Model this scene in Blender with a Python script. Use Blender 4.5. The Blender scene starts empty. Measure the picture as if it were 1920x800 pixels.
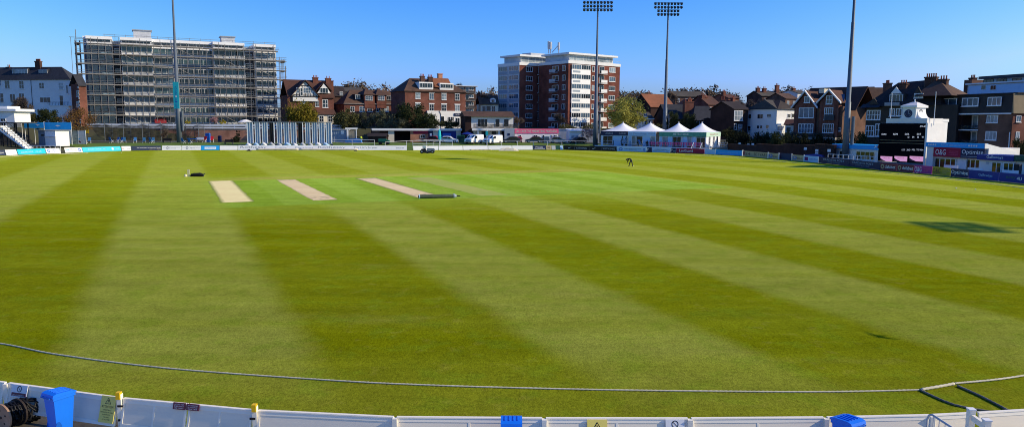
import bpy, math, random
from mathutils import Vector, Matrix
random.seed(11)
SC = bpy.context.scene
COL = SC.collection
R = math.radians
# ------------------------------------------------------------------ camera survey
FPX, CAMZ = 1387.0, 6.4
TH, RO = R(7.03), R(.3)
CAM = Vector((0, 0, CAMZ))
FW = Vector((0, math.cos(TH), -math.sin(TH)))
UP0 = Vector((0, math.sin(TH), math.cos(TH)))
RT = Vector((1, 0, 0)) * math.cos(RO) + UP0 * math.sin(RO)
UP = UP0 * math.cos(RO) - Vector((1, 0, 0)) * math.sin(RO)

def ray(px, py):
    return FW * FPX + RT * (px - 960) - UP * (py - 400)
def AY(px, py, Y):
    d = ray(px, py); return CAM + d * (Y / d.y)
def GZ(px, py, z=0.0):
    d = ray(px, py); return CAM + d * ((z - CAMZ) / d.z)
def G(px, py, z=0.0):
    p = GZ(px, py, z); return p

cd = bpy.data.cameras.new('camera'); cam = bpy.data.objects.new('camera', cd); COL.objects.link(cam)
cd.sensor_width = 36; cd.lens = FPX / 1920 * 36; cd.clip_start = .1; cd.clip_end = 6000
m = Matrix((RT, UP, -FW)).transposed().to_4x4(); m.translation = CAM
cam.matrix_world = m
SC.camera = cam

# ------------------------------------------------------------------ materials
MATS = {}
def nodes(mt):
    mt.use_nodes = True
    nt = mt.node_tree; return nt, nt.nodes, nt.links, nt.nodes['Principled BSDF']
def M(name, c, rough=.75, var=.18, scale=1.5, spec=.25, metal=0., bump=0., c2=None, detail=5, stretch=None):
    """procedural paint/stone/cloth: two tones mixed by noise, plus a broad weathering noise"""
    mt = bpy.data.materials.new(name); nt, N, L, b = nodes(mt)
    tc = N.new('ShaderNodeTexCoord'); src = tc.outputs['Object']
    if stretch:
        mp = N.new('ShaderNodeMapping'); mp.inputs['Scale'].default_value = stretch
        L.new(src, mp.inputs['Vector']); src = mp.outputs['Vector']
    n1 = N.new('ShaderNodeTexNoise'); n1.inputs['Scale'].default_value = scale; n1.inputs['Detail'].default_value = detail
    n1.inputs['Roughness'].default_value = .65
    n2 = N.new('ShaderNodeTexNoise'); n2.inputs['Scale'].default_value = scale * .17; n2.inputs['Detail'].default_value = 3
    L.new(src, n1.inputs['Vector']); L.new(src, n2.inputs['Vector'])
    ad = N.new('ShaderNodeMath'); ad.operation = 'ADD'; L.new(n1.outputs['Fac'], ad.inputs[0]); L.new(n2.outputs['Fac'], ad.inputs[1])
    mr = N.new('ShaderNodeMapRange'); mr.inputs['From Min'].default_value = .7; mr.inputs['From Max'].default_value = 1.3
    L.new(ad.outputs[0], mr.inputs['Value'])
    mx = N.new('ShaderNodeMix'); mx.data_type = 'RGBA'
    lo = c2 if c2 else tuple(x * (1 - var) for x in c); hi = c if c2 else tuple(min(1, x * (1 + var)) for x in c)
    mx.inputs['A'].default_value = (*lo, 1); mx.inputs['B'].default_value = (*hi, 1)
    L.new(mr.outputs[0], mx.inputs['Factor']); L.new(mx.outputs['Result'], b.inputs['Base Color'])
    b.inputs['Roughness'].default_value = rough; b.inputs['Metallic'].default_value = metal
    b.inputs['Specular IOR Level'].default_value = spec
    if bump:
        bp = N.new('ShaderNodeBump'); bp.inputs['Strength'].default_value = bump; bp.inputs['Distance'].default_value = .05
        L.new(n1.outputs['Fac'], bp.inputs['Height']); L.new(bp.outputs['Normal'], b.inputs['Normal'])
    MATS[name] = mt; return mt
def brick(name, c1, c2, mortar, scale=1.0):
    mt = bpy.data.materials.new(name); nt, N, L, b = nodes(mt)
    tc = N.new('ShaderNodeTexCoord')
    # use the sum of the horizontal axes so that every wall direction gets courses
    sx = N.new('ShaderNodeSeparateXYZ'); L.new(tc.outputs['Object'], sx.inputs[0])
    ad = N.new('ShaderNodeMath'); ad.operation = 'ADD'; L.new(sx.outputs['X'], ad.inputs[0]); L.new(sx.outputs['Y'], ad.inputs[1])
    cb = N.new('ShaderNodeCombineXYZ'); L.new(ad.outputs[0], cb.inputs['X']); L.new(sx.outputs['Z'], cb.inputs['Y'])
    bt = N.new('ShaderNodeTexBrick'); bt.inputs['Scale'].default_value = scale
    bt.inputs['Brick Width'].default_value = .23; bt.inputs['Row Height'].default_value = .075; bt.inputs['Mortar Size'].default_value = .008
    bt.inputs['Color1'].default_value = (*c1, 1); bt.inputs['Color2'].default_value = (*c2, 1); bt.inputs['Mortar'].default_value = (*mortar, 1)
    L.new(cb.outputs[0], bt.inputs['Vector'])
    n = N.new('ShaderNodeTexNoise'); n.inputs['Scale'].default_value = .45; n.inputs['Detail'].default_value = 6
    L.new(tc.outputs['Object'], n.inputs['Vector'])
    mr = N.new('ShaderNodeMapRange'); mr.inputs['From Min'].default_value = .3; mr.inputs['From Max'].default_value = .7
    mr.inputs['To Min'].default_value = .62; mr.inputs['To Max'].default_value = 1.25; L.new(n.outputs['Fac'], mr.inputs['Value'])
    mx = N.new('ShaderNodeMix'); mx.data_type = 'RGBA'; mx.blend_type = 'MULTIPLY'; mx.inputs['Factor'].default_value = 1
    L.new(bt.outputs['Color'], mx.inputs['A']); L.new(mr.outputs[0], mx.inputs['B']); L.new(mx.outputs['Result'], b.inputs['Base Color'])
    b.inputs['Roughness'].default_value = .9; b.inputs['Specular IOR Level'].default_value = .15
    MATS[name] = mt; return mt
def tiles(name, c, c2, rows=.28):
    """clay roof tiles: courses along z, patchy colour"""
    mt = M(name, c, rough=.85, c2=c2, scale=1.1, spec=.2)
    nt = mt.node_tree; N, L = nt.nodes, nt.links; b = N['Principled BSDF']
    tc = N.new('ShaderNodeTexCoord'); w = N.new('ShaderNodeTexWave'); w.bands_direction = 'Z'; w.wave_profile = 'SAW'
    w.inputs['Scale'].default_value = 1 / rows * .5; w.inputs['Distortion'].default_value = .4; L.new(tc.outputs['Object'], w.inputs['Vector'])
    bp = N.new('ShaderNodeBump'); bp.inputs['Strength'].default_value = .5; bp.inputs['Distance'].default_value = .04
    L.new(w.outputs['Fac'], bp.inputs['Height']); L.new(bp.outputs['Normal'], b.inputs['Normal'])
    return mt
def glass(name, c, rough=.08, c2=None):
    mt = M(name, c, rough=rough, var=.5, scale=.9, spec=.6, c2=c2, detail=1); return mt
def net(name, c, alpha):
    mt = bpy.data.materials.new(name); nt, N, L, b = nodes(mt)
    b.inputs['Base Color'].default_value = (*c, 1); b.inputs['Roughness'].default_value = .9
    tc = N.new('ShaderNodeTexCoord'); n = N.new('ShaderNodeTexNoise'); n.inputs['Scale'].default_value = .8; n.inputs['Detail'].default_value = 5
    mp = N.new('ShaderNodeMapping'); mp.inputs['Scale'].default_value = (1, 1, 2.5)
    L.new(tc.outputs['Object'], mp.inputs['Vector']); L.new(mp.outputs['Vector'], n.inputs['Vector'])
    mr = N.new('ShaderNodeMapRange'); mr.inputs['To Min'].default_value = alpha - .28; mr.inputs['To Max'].default_value = min(1, alpha + .28)
    mr.inputs['From Min'].default_value = .3; mr.inputs['From Max'].default_value = .7
    L.new(n.outputs['Fac'], mr.inputs['Value'])
    tr = N.new('ShaderNodeBsdfTransparent'); mx = N.new('ShaderNodeMixShader')
    L.new(mr.outputs[0], mx.inputs['Fac']); L.new(tr.outputs[0], mx.inputs[1]); L.new(b.outputs[0], mx.inputs[2])
    L.new(mx.outputs[0], N['Material Output'].inputs['Surface']); MATS[name] = mt; return mt
def leafm(name, c, c2, scale=.6, transl=.25):
    mt = bpy.data.materials.new(name); nt, N, L, b = nodes(mt)
    tc = N.new('ShaderNodeTexCoord'); n = N.new('ShaderNodeTexNoise'); n.inputs['Scale'].default_value = scale; n.inputs['Detail'].default_value = 4
    L.new(tc.outputs['Object'], n.inputs['Vector'])
    gi = N.new('ShaderNodeObjectInfo')
    mr = N.new('ShaderNodeMapRange'); mr.inputs['From Min'].default_value = .35; mr.inputs['From Max'].default_value = .65; L.new(n.outputs['Fac'], mr.inputs['Value'])
    mx = N.new('ShaderNodeMix'); mx.data_type = 'RGBA'; mx.inputs['A'].default_value = (*c, 1); mx.inputs['B'].default_value = (*c2, 1)
    L.new(mr.outputs[0], mx.inputs['Factor'])
    hs = N.new('ShaderNodeHueSaturation'); L.new(mx.outputs['Result'], hs.inputs['Color'])
    m2 = N.new('ShaderNodeMapRange'); m2.inputs['To Min'].default_value = .75; m2.inputs['To Max'].default_value = 1.25; L.new(gi.outputs['Random'], m2.inputs['Value'])
    L.new(m2.outputs[0], hs.inputs['Value']); L.new(hs.outputs[0], b.inputs['Base Color'])
    b.inputs['Roughness'].default_value = .75; b.inputs['Specular IOR Level'].default_value = .12
    if transl:
        t = N.new('ShaderNodeBsdfTranslucent'); L.new(hs.outputs[0], t.inputs['Color']); ms = N.new('ShaderNodeMixShader'); ms.inputs['Fac'].default_value = transl
        L.new(b.outputs[0], ms.inputs[1]); L.new(t.outputs[0], ms.inputs[2]); L.new(ms.outputs[0], N['Material Output'].inputs['Surface'])
    MATS[name] = mt; return mt
def emit(name, c, s=1.0):
    mt = bpy.data.materials.new(name); nt, N, L, b = nodes(mt)
    b.inputs['Base Color'].default_value = (*c, 1); b.inputs['Emission Color'].default_value = (*c, 1); b.inputs['Emission Strength'].default_value = s
    b.inputs['Roughness'].default_value = .4; MATS[name] = mt; return mt

# ------------------------------------------------------------------ mesh helpers
class Fr:
    """a local frame: u along a facade, v away from the viewer, w up"""
    def __init__(s, o, u):
        s.o = Vector((o[0], o[1], 0)); u = Vector((u[0], u[1], 0)); s.u = u.normalized(); s.v = Vector((-s.u.y, s.u.x, 0)); s.tilt = 0.0          # tilt: lean away from the viewer per metre of height
    def P(s, u, v, w): return s.o + s.u * u + s.v * (v + s.tilt * w) + Vector((0, 0, w))
    def uw(s, px, py, v=0.0):
        d = ray(px, py); o = s.o + s.v * v; t = (o - CAM).dot(s.v) / d.dot(s.v); p = CAM + d * t
        return (p - s.o).dot(s.u), p.z
    def r(s, x0, y0, x1, y1, v=0.0):
        xm, ym = (x0 + x1) / 2, (y0 + y1) / 2
        return s.uw(x0, ym, v)[0], s.uw(x1, ym, v)[0], s.uw(xm, y1, v)[1], s.uw(xm, y0, v)[1]
    def sub(s, u, v=0.0): f = Fr(s.P(u, v, 0), s.u); return f
def FY(pl, Yl, pr, Yr, py=245):
    a = AY(pl, py, Yl); b = AY(pr, py, Yr); f = Fr(a, b - a); f.L = (Vector((b.x, b.y)) - Vector((a.x, a.y))).length; return f
def F2(a, b):
    f = Fr(a, Vector(b) - Vector(a)); f.L = (Vector((b[0], b[1])) - Vector((a[0], a[1]))).length; return f
WORLD = Fr((0, 0), (1, 0))

class MB:
    def __init__(s): s.V, s.F, s.K = [], [], []
    def add(s, vs, fs, k=0):
        n = len(s.V); s.V += [Vector(v) for v in vs]; s.F += [tuple(i + n for i in f) for f in fs]; s.K += [k] * len(fs); return s
    def box(s, f, u0, u1, v0, v1, w0, w1, k=0):
        p = [f.P(u, v, w) for w in (w0, w1) for v in (v0, v1) for u in (u0, u1)]
        return s.add(p, [(0, 2, 3, 1), (4, 5, 7, 6), (0, 1, 5, 4), (2, 6, 7, 3), (0, 4, 6, 2), (1, 3, 7, 5)], k)
    def prism_v(s, f, pts, v0, v1, k=0):      # polygon in (u, w), anticlockwise seen from the front
        n = len(pts); a = [f.P(u, v0, w) for u, w in pts] + [f.P(u, v1, w) for u, w in pts]
        fs = [tuple(range(n)), tuple(range(2 * n - 1, n - 1, -1))] + [(i, i + n, (i + 1) % n + n, (i + 1) % n) for i in range(n)]
        return s.add(a, fs, k)
    def prism_u(s, f, pts, u0, u1, k=0):      # polygon in (v, w)
        n = len(pts); a = [f.P(u0, v, w) for v, w in pts] + [f.P(u1, v, w) for v, w in pts]
        fs = [tuple(range(n - 1, -1, -1)), tuple(range(n, 2 * n))] + [(i, (i + 1) % n, (i + 1) % n + n, i + n) for i in range(n)]
        return s.add(a, fs, k)
    def prism_w(s, f, pts, w0, w1, k=0):      # polygon in (u, v)
        n = len(pts); a = [f.P(u, v, w0) for u, v in pts] + [f.P(u, v, w1) for u, v in pts]
        fs = [tuple(range(n - 1, -1, -1)), tuple(range(n, 2 * n))] + [(i, (i + 1) % n, (i + 1) % n + n, i + n) for i in range(n)]
        return s.add(a, fs, k)
    def tube(s, p, q, r0, r1=None, n=6, k=0):
        p, q = Vector(p), Vector(q); r1 = r0 if r1 is None else r1
        d = (q - p).normalized(); a = d.orthogonal().normalized(); b = d.cross(a)
        vs = []
        for c, r in ((p, r0), (q, r1)):
            for i in range(n):
                t = 2 * math.pi * i / n; vs.append(c + (a * math.cos(t) + b * math.sin(t)) * r)
        fs = [(i, (i + 1) % n, (i + 1) % n + n, i + n) for i in range(n)] + [tuple(range(n - 1, -1, -1)), tuple(range(n, 2 * n))]
        return s.add(vs, fs, k)
    def path(s, pts, r, n=6, k=0):
        """one swept tube through many points"""
        pts = [Vector(p) for p in pts]; N = len(pts); base = len(s.V); rr = r if isinstance(r, (list, tuple)) else [r] * N
        for i, p in enumerate(pts):
            d = (pts[min(i + 1, N - 1)] - pts[max(i - 1, 0)]).normalized()
            a = d.cross(Vector((0, 0, 1))); a = a.normalized() if a.length > 1e-4 else Vector((1, 0, 0)); b = a.cross(d)
            for j in range(n):
                t = 2 * math.pi * j / n; s.V.append(p + (a * math.cos(t) + b * math.sin(t)) * rr[i])
        for i in range(N - 1):
            for j in range(n):
                j2 = (j + 1) % n
                s.F.append((base + i * n + j, base + i * n + j2, base + (i + 1) * n + j2, base + (i + 1) * n + j)); s.K.append(k)
        s.F.append(tuple(base + j for j in range(n - 1, -1, -1))); s.K.append(k)
        s.F.append(tuple(base + (N - 1) * n + j for j in range(n))); s.K.append(k); return s
    def lathe(s, c, prof, n=12, axis=(0, 0, 1), k=0):
        c = Vector(c); ax = Vector(axis).normalized(); a = ax.orthogonal().normalized(); b = ax.cross(a); vs = []
        for h, r in prof:
            for i in range(n):
                t = 2 * math.pi * i / n; vs.append(c + ax * h + (a * math.cos(t) + b * math.sin(t)) * r)
        m_ = len(prof); fs = []
        for j in range(m_ - 1):
            for i in range(n): fs.append((j * n + i, j * n + (i + 1) % n, (j + 1) * n + (i + 1) % n, (j + 1) * n + i))
        fs += [tuple(range(n - 1, -1, -1)), tuple(range((m_ - 1) * n, m_ * n))]
        return s.add(vs, fs, k)

OFF = {}
def tag(o, label=None, cat=None, group=None, kind=None):
    if label: o['label'] = label
    if cat: o['category'] = cat
    if group: o['group'] = group
    if kind: o['kind'] = kind
    return o
def thing(name, label, cat, loc=(0, 0, 0), group=None):
    o = bpy.data.objects.new(name, None); COL.objects.link(o); o.location = loc; o.empty_display_size = .2
    OFF[o] = Vector(loc); return tag(o, label, cat, group)
def obj(name, mb, mats, parent=None, smooth=False, label=None, origin=None):
    if isinstance(mats, str): mats = [mats]
    off = OFF[parent] if parent is not None else (Vector(origin) if origin is not None else Vector((0, 0, 0)))
    me = bpy.data.meshes.new(name); me.from_pydata([v - off for v in mb.V], [], mb.F)
    for x in mats: me.materials.append(MATS[x])
    if len(mats) > 1: me.polygons.foreach_set('material_index', mb.K)
    if smooth: me.polygons.foreach_set('use_smooth', [True] * len(mb.F))
    me.update()
    o = bpy.data.objects.new(name, me); COL.objects.link(o)
    if parent is not None: o.parent = parent
    else: o.location = off
    OFF[o] = off
    if label: o['label'] = label
    return o
def struct(name, mb, mats, smooth=False):
    o = obj(name, mb, mats, smooth=smooth); o['kind'] = 'structure'; return o
def solo(name, mb, mats, label, cat, group=None, smooth=False, origin=None):
    if origin is None:
        xs = mb.V; origin = Vector((sum(v.x for v in xs) / len(xs), sum(v.y for v in xs) / len(xs), min(v.z for v in xs)))
    return tag(obj(name, mb, mats, None, smooth, origin=origin), label, cat, group)
def dup(o, loc, rz=0, sc=1, label=None, group=None, name=None):
    c = o.copy(); COL.objects.link(c); c.location = loc; c.rotation_euler = (0, 0, rz)
    c.scale = (sc, sc, sc) if not isinstance(sc, tuple) else sc
    if label: c['label'] = label
    if group: c['group'] = group
    def kids(a, b):
        for ch in list(a.children):
            k = ch.copy(); COL.objects.link(k); k.parent = b; kids(ch, k)
    kids(o, c); return c

_TX = {}
def text_geo(s):
    if s not in _TX:
        cu = bpy.data.curves.new('lettering', 'FONT'); cu.body = s; cu.resolution_u = 2
        o = bpy.data.objects.new('lettering', cu); COL.objects.link(o)
        dg = bpy.context.evaluated_depsgraph_get(); dg.update(); ev = o.evaluated_get(dg); me = ev.to_mesh()
        v = [(p.co.x, p.co.y) for p in me.vertices]; f = [tuple(p.vertices) for p in me.polygons]
        ev.to_mesh_clear(); bpy.data.objects.remove(o); bpy.data.curves.remove(cu)
        x0 = min(p[0] for p in v); x1 = max(p[0] for p in v); y0 = min(p[1] for p in v); y1 = max(p[1] for p in v)
        _TX[s] = ([((p[0] - x0) / (x1 - x0), (p[1] - y0) / (y1 - y0)) for p in v], f)
    return _TX[s]
def put_text(mb, s, f, u0, u1, w0, w1, v=-.02, k=0):
    vs, fs = text_geo(s); mb.add([f.P(u0 + a * (u1 - u0), v, w0 + b * (w1 - w0)) for a, b in vs], fs, k)
def disc(mb, f, u, w, r, v, n=16, k=0, r2=0):
    if r2:
        vs = [f.P(u + math.cos(2 * math.pi * i / n) * q, v, w + math.sin(2 * math.pi * i / n) * q) for q in (r, r2) for i in range(n)]
        mb.add(vs, [(i, (i + 1) % n, (i + 1) % n + n, i + n) for i in range(n)], k)
    else:
        mb.add([f.P(u + math.cos(2 * math.pi * i / n) * r, v, w + math.sin(2 * math.pi * i / n) * r) for i in range(n)], [tuple(range(n))], k)

GL = ['glass_dark', 'glass_blue', 'glass_dark', 'glass_pale']
def window(root, f, r, nx=2, ny=1, v=0., fm='white_paint', gm=None, bar=.07, sill=True, name='window'):
    u0, u1, w0, w1 = r; b = bar; mb = MB(); d0, d1 = v - .07, v + .03
    mb.box(f, u0, u0 + b, d0, d1, w0, w1); mb.box(f, u1 - b, u1, d0, d1, w0, w1)
    mb.box(f, u0 + b, u1 - b, d0, d1, w1 - b, w1); mb.box(f, u0 + b, u1 - b, d0, d1, w0, w0 + b)
    for i in range(1, nx):
        c = u0 + (u1 - u0) * i / nx; mb.box(f, c - b * .4, c + b * .4, d0 + .01, d1 - .005, w0 + b, w1 - b)
    for j in range(1, ny):
        c = w0 + (w1 - w0) * j / ny
        for i in range(nx):
            a0 = u0 + b if i == 0 else u0 + (u1 - u0) * i / nx + b * .4; a1 = u1 - b if i == nx - 1 else u0 + (u1 - u0) * (i + 1) / nx - b * .4
            mb.box(f, a0, a1, d0 + .014, d1 - .01, c - b * .3, c + b * .3)
    if sill: mb.box(f, u0 - .08, u1 + .08, v - .16, d0 - .002, w0 - .08, w0 + .02)
    o = obj(name, mb, fm, root)
    g = MB().box(f, u0 + b, u1 - b, v - .03, v + .02, w0 + b, w1 - b)
    obj('pane', g, gm or random.choice(GL), o); return o
def chimney(root, f, u, v, w0, w1, a=.9, b=.6, pots=3, m_='brick_dark', parent=None):
    mb = MB().box(f, u - a / 2, u + a / 2, v - b / 2, v + b / 2, w0, w1 - .25)
    mb.box(f, u - a / 2 - .1, u + a / 2 + .1, v - b / 2 - .1, v + b / 2 + .1, w1 - .25, w1)
    c = obj('chimney', mb, m_, parent or root)
    p = MB()
    for i in range(pots):
        x = u + (i - (pots - 1) / 2) * a / max(pots, 1) * .95; p.lathe(f.P(x, v, w1), [(0, .13), (.4, .11), (.55, .14), (.6, .12)], 7)
    if pots and parent is None: obj('chimney_pot', p, 'terracotta', c)
    return c
def slab(mb, f, kind, u0, u1, v0, v1, ze, zr, ov=.35, t=.16):
    """pair of roof slabs; kind 'u' ridge along u, kind 'v' ridge along v (gable to the front)"""
    if kind == 'u':
        vm = (v0 + v1) / 2; s = (zr - ze) / (vm - v0)
        mb.prism_u(f, [(v0 - ov, ze - ov * s), (vm, zr), (vm, zr + t), (v0 - ov, ze - ov * s + t)], u0 - ov, u1 + ov)
        mb.prism_u(f, [(v1 + ov, ze - ov * s), (v1 + ov, ze - ov * s + t), (vm, zr + t), (vm, zr)], u0 - ov, u1 + ov)
    else:
        um = (u0 + u1) / 2; s = (zr - ze) / (um - u0)
        mb.prism_v(f, [(u0 - ov, ze - ov * s), (um, zr), (um, zr + t), (u0 - ov, ze - ov * s + t)], v0 - ov, v1)
        mb.prism_v(f, [(u1 + ov, ze - ov * s), (u1 + ov, ze - ov * s + t), (um, zr + t), (um, zr)], v0 - ov, v1)
    return mb
def hip(mb, f, u0, u1, v0, v1, ze, zr, il, ir, ov=.35):
    u0 -= ov; u1 += ov; v0 -= ov; v1 += ov; vm = (v0 + v1) / 2
    p = [f.P(u0, v0, ze), f.P(u1, v0, ze), f.P(u1, v1, ze), f.P(u0, v1, ze), f.P(u0 + il, vm, zr), f.P(u1 - ir, vm, zr)]
    return mb.add(p, [(0, 3, 2, 1), (0, 1, 5, 4), (1, 2, 5), (2, 3, 4, 5), (3, 0, 4)])
M('white_paint', (.78, .78, .76), var=.06); M('white_render', (.82, .80, .75), var=.1, scale=.7, c2=(.70, .68, .64))
M('white_board', (.90, .89, .86), var=.05, rough=.5); M('cream', (.74, .66, .50), var=.1); M('fence_white', (.95, .88, .71), c2=(.84, .78, .64), scale=1.2, stretch=(.5, 1, 3), rough=.5)
M('fence_panel', (.94, .84, .64), c2=(.76, .68, .54), scale=1.3, stretch=(.35, 1, 4), rough=.55)
M('grey_paint', (.30, .32, .34)); M('light_grey', (.48, .50, .52)); M('dark_grey', (.06, .065, .07)); M('black_paint', (.012, .012, .014), rough=.5); M('steel', (.36, .38, .40), rough=.4, metal=.6)
M('mast_steel', (.13, .155, .18), rough=.5, metal=.15, var=.1); M('lamp_dark', (.035, .055, .08), rough=.3, spec=.5)
M('concrete', (.36, .34, .31), c2=(.24, .23, .21), bump=.3); M('tarmac', (.09, .09, .09), c2=(.05, .05, .052), scale=4, bump=.3)
M('scaff_steel', (.26, .26, .26), rough=.6, metal=.2, c2=(.13, .13, .13)); M('chair_blue', (.04, .17, .42), var=.1); M('scaff_board', (.40, .37, .33), c2=(.20, .185, .165), scale=2)
M('teal', (.03, .55, .58), var=.05, rough=.5); M('turquoise', (.0, .50, .62), var=.05, rough=.45); M('sky_blue', (.02, .36, .80), var=.06, rough=.45); M('royal_blue', (.015, .12, .48), var=.06, rough=.45)
M('navy', (.012, .022, .075), var=.1, rough=.45); M('slate_blue', (.03, .045, .09), var=.1); M('deep_blue', (.012, .03, .22), var=.1, rough=.5); M('pale_blue', (.42, .62, .82), var=.06, rough=.5)
M('bin_blue', (.006, .17, .80), rough=.42, var=.1, spec=.45); M('bin_blue_dark', (.005, .10, .50), rough=.45, var=.1)
M('pink', (.80, .12, .25), var=.06, rough=.5); M('magenta', (.42, .04, .22), var=.06, rough=.5); M('crimson', (.34, .02, .05), var=.08); M('maroon', (.16, .035, .05), var=.1, rough=.5); M('red_paint', (.5, .02, .02), rough=.4)
M('yellow', (.80, .48, .01), var=.05, rough=.5); M('dull_yellow', (.42, .33, .03), var=.1); M('sign_yellow', (.85, .70, .16), var=.05, rough=.5); M('lime', (.65, .85, .05)); M('tan', (.50, .40, .22), var=.1); M('green_paint', (.02, .16, .10), rough=.4); M('dark_green', (.01, .07, .05), rough=.5)
M('mint', (.14, .42, .30), var=.12, scale=2, c2=(.05, .22, .15)); M('mint_pale', (.50, .72, .58), var=.08); M('purple', (.16, .02, .12))
brick('brick_red', (.20, .058, .036), (.14, .042, .03), (.19, .13, .10)); brick('brick_orange', (.52, .21, .11), (.42, .16, .085), (.40, .30, .22)); brick('brick_dark', (.10, .045, .032), (.07, .033, .025), (.10, .08, .07))
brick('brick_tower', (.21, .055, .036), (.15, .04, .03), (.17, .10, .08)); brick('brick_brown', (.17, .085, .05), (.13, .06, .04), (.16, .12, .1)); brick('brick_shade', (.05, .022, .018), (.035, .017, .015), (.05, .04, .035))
tiles('tile_brown', (.13, .075, .05), (.065, .038, .028)); tiles('tile_orange', (.30, .11, .055), (.18, .075, .04)); tiles('tile_dark', (.05, .038, .035), (.028, .022, .022)); tiles('slate', (.045, .048, .06), (.025, .027, .034)); tiles('tile_grey', (.10, .09, .075), (.055, .048, .042)); tiles('tile_red', (.12, .055, .038), (.07, .036, .028)); tiles('tile_moss', (.20, .16, .07), (.12, .07, .04))
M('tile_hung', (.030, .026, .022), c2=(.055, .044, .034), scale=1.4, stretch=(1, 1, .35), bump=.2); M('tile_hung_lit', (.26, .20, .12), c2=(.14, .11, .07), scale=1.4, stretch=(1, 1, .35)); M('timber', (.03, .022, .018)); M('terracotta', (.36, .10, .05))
glass('glass_dark', (.012, .018, .026)); glass('glass_blue', (.06, .10, .15)); glass('glass_pale', (.22, .27, .30), rough=.15); glass('glass_olive', (.045, .045, .012), c2=(.02, .025, .012)); glass('glass_green', (.05, .09, .10))
M('bare_bark', (.16, .115, .085), c2=(.09, .062, .048), scale=2); M('bark', (.10, .075, .055), c2=(.05, .04, .03), scale=3); M('pale_bark', (.30, .24, .19), c2=(.14, .11, .09), scale=3)
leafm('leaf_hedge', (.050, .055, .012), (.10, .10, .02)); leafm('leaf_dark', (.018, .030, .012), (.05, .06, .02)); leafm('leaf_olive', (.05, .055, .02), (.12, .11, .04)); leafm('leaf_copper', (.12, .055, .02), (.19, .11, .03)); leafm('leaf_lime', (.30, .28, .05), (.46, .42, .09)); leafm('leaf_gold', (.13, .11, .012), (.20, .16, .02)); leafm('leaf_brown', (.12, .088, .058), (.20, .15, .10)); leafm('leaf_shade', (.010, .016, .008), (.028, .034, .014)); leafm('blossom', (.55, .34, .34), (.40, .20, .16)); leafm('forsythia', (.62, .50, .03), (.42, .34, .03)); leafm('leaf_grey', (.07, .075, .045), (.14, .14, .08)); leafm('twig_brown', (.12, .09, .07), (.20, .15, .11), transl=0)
net('netting', (.03, .022, .016), .60); net('net_light', (.03, .035, .035), .42); net('scaffold_net', (.05, .09, .13), .45)
M('skin', (.45, .25, .17)); M('cloth_black', (.008, .008, .011)); M('cloth_navy', (.015, .018, .06)); M('hair', (.02, .013, .01)); M('hi_vis', (.70, .85, .06)); M('jeans', (.03, .05, .10))
M('rope_cream', (.72, .66, .50), c2=(.50, .46, .34), scale=14, rough=.9); M('rope_grey', (.30, .26, .20), c2=(.10, .09, .07), scale=14, rough=.9); M('rubber', (.012, .012, .012), rough=.85); M('tent_white', (.84, .85, .86), var=.04, rough=.6); M('wood_reel', (.42, .27, .17), c2=(.24, .14, .09), scale=5); M('cable_black', (.008, .008, .008), rough=.5)
M('car_white', (.75, .77, .80), var=.03, rough=.25, spec=.5); M('car_dark', (.02, .022, .03), rough=.2, spec=.5); M('car_red', (.30, .012, .015), rough=.25, spec=.5); M('car_grey', (.35, .36, .37), rough=.3, spec=.5); M('headlamp', (.7, .72, .75), rough=.1, spec=.8); M('rim', (.4, .4, .42), metal=.7, rough=.35)
M('roller_green', (.11, .14, .085), c2=(.06, .075, .05), scale=6); M('mural', (.55, .56, .50), c2=(.06, .10, .06), scale=3.2, detail=2); M('screen_black', (.004, .004, .006), rough=.7, var=.1, spec=.04)
emit('led_white', (.85, .85, .88), .55); emit('led_pink', (.95, .42, .62), .55); M('spandrel', (.62, .63, .63), c2=(.40, .43, .46)); M('spandrel_blue', (.16, .20, .25)); M('awning_red', (.26, .03, .035)); M('container', (.34, .40, .46), c2=(.28, .33, .38)); M('shaded_slat', (.50, .57, .63), c2=(.42, .48, .54)); M('tarp', (.05, .20, .55)); M('mud', (.10, .085, .06), c2=(.05, .042, .03), scale=6, bump=.4); M('timber_grey', (.42, .38, .30), c2=(.26, .23, .18), scale=3)
# ------------------------------------------------------------------ sky and sun
SUN_EL, SUN_AZ = R(29), R(-5)           # azimuth measured from +X towards +Y
w = bpy.data.worlds.new('World'); SC.world = w; w.use_nodes = True
nt = w.node_tree; N, L = nt.nodes, nt.links; bg = N['Background']
sky = N.new('ShaderNodeTexSky'); sky.sky_type = 'NISHITA'; sky.sun_disc = False
sky.sun_elevation = SUN_EL; sky.sun_rotation = R(90) - SUN_AZ
sky.air_density = 1.0; sky.dust_density = 1.0; sky.ozone_density = 2.2; sky.altitude = 20
sr = N.new('ShaderNodeSeparateColor'); L.new(sky.outputs[0], sr.inputs[0]); cr = N.new('ShaderNodeCombineColor')
for ch, g_, k_ in (('Red', 2.3, 1.55), ('Green', 1.5, 1.23), ('Blue', 1.6, 2.9)):      # the camera's own rendering of the clear spring sky
    a_ = N.new('ShaderNodeMath'); a_.operation = 'MULTIPLY'; L.new(sr.outputs[ch], a_.inputs[0]); a_.inputs[1].default_value = .125
    b_ = N.new('ShaderNodeMath'); b_.operation = 'POWER'; L.new(a_.outputs[0], b_.inputs[0]); b_.inputs[1].default_value = g_
    c_ = N.new('ShaderNodeMath'); c_.operation = 'MULTIPLY'; L.new(b_.outputs[0], c_.inputs[0]); c_.inputs[1].default_value = k_ * 8
    d_ = N.new('ShaderNodeMath'); d_.operation = 'MINIMUM'; L.new(c_.outputs[0], d_.inputs[0]); d_.inputs[1].default_value = {'Red': .42, 'Green': .74, 'Blue': 1.0}[ch] * 8
    L.new(d_.outputs[0], cr.inputs[ch])
L.new(cr.outputs[0], bg.inputs['Color']); bg.inputs['Strength'].default_value = .125
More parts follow.
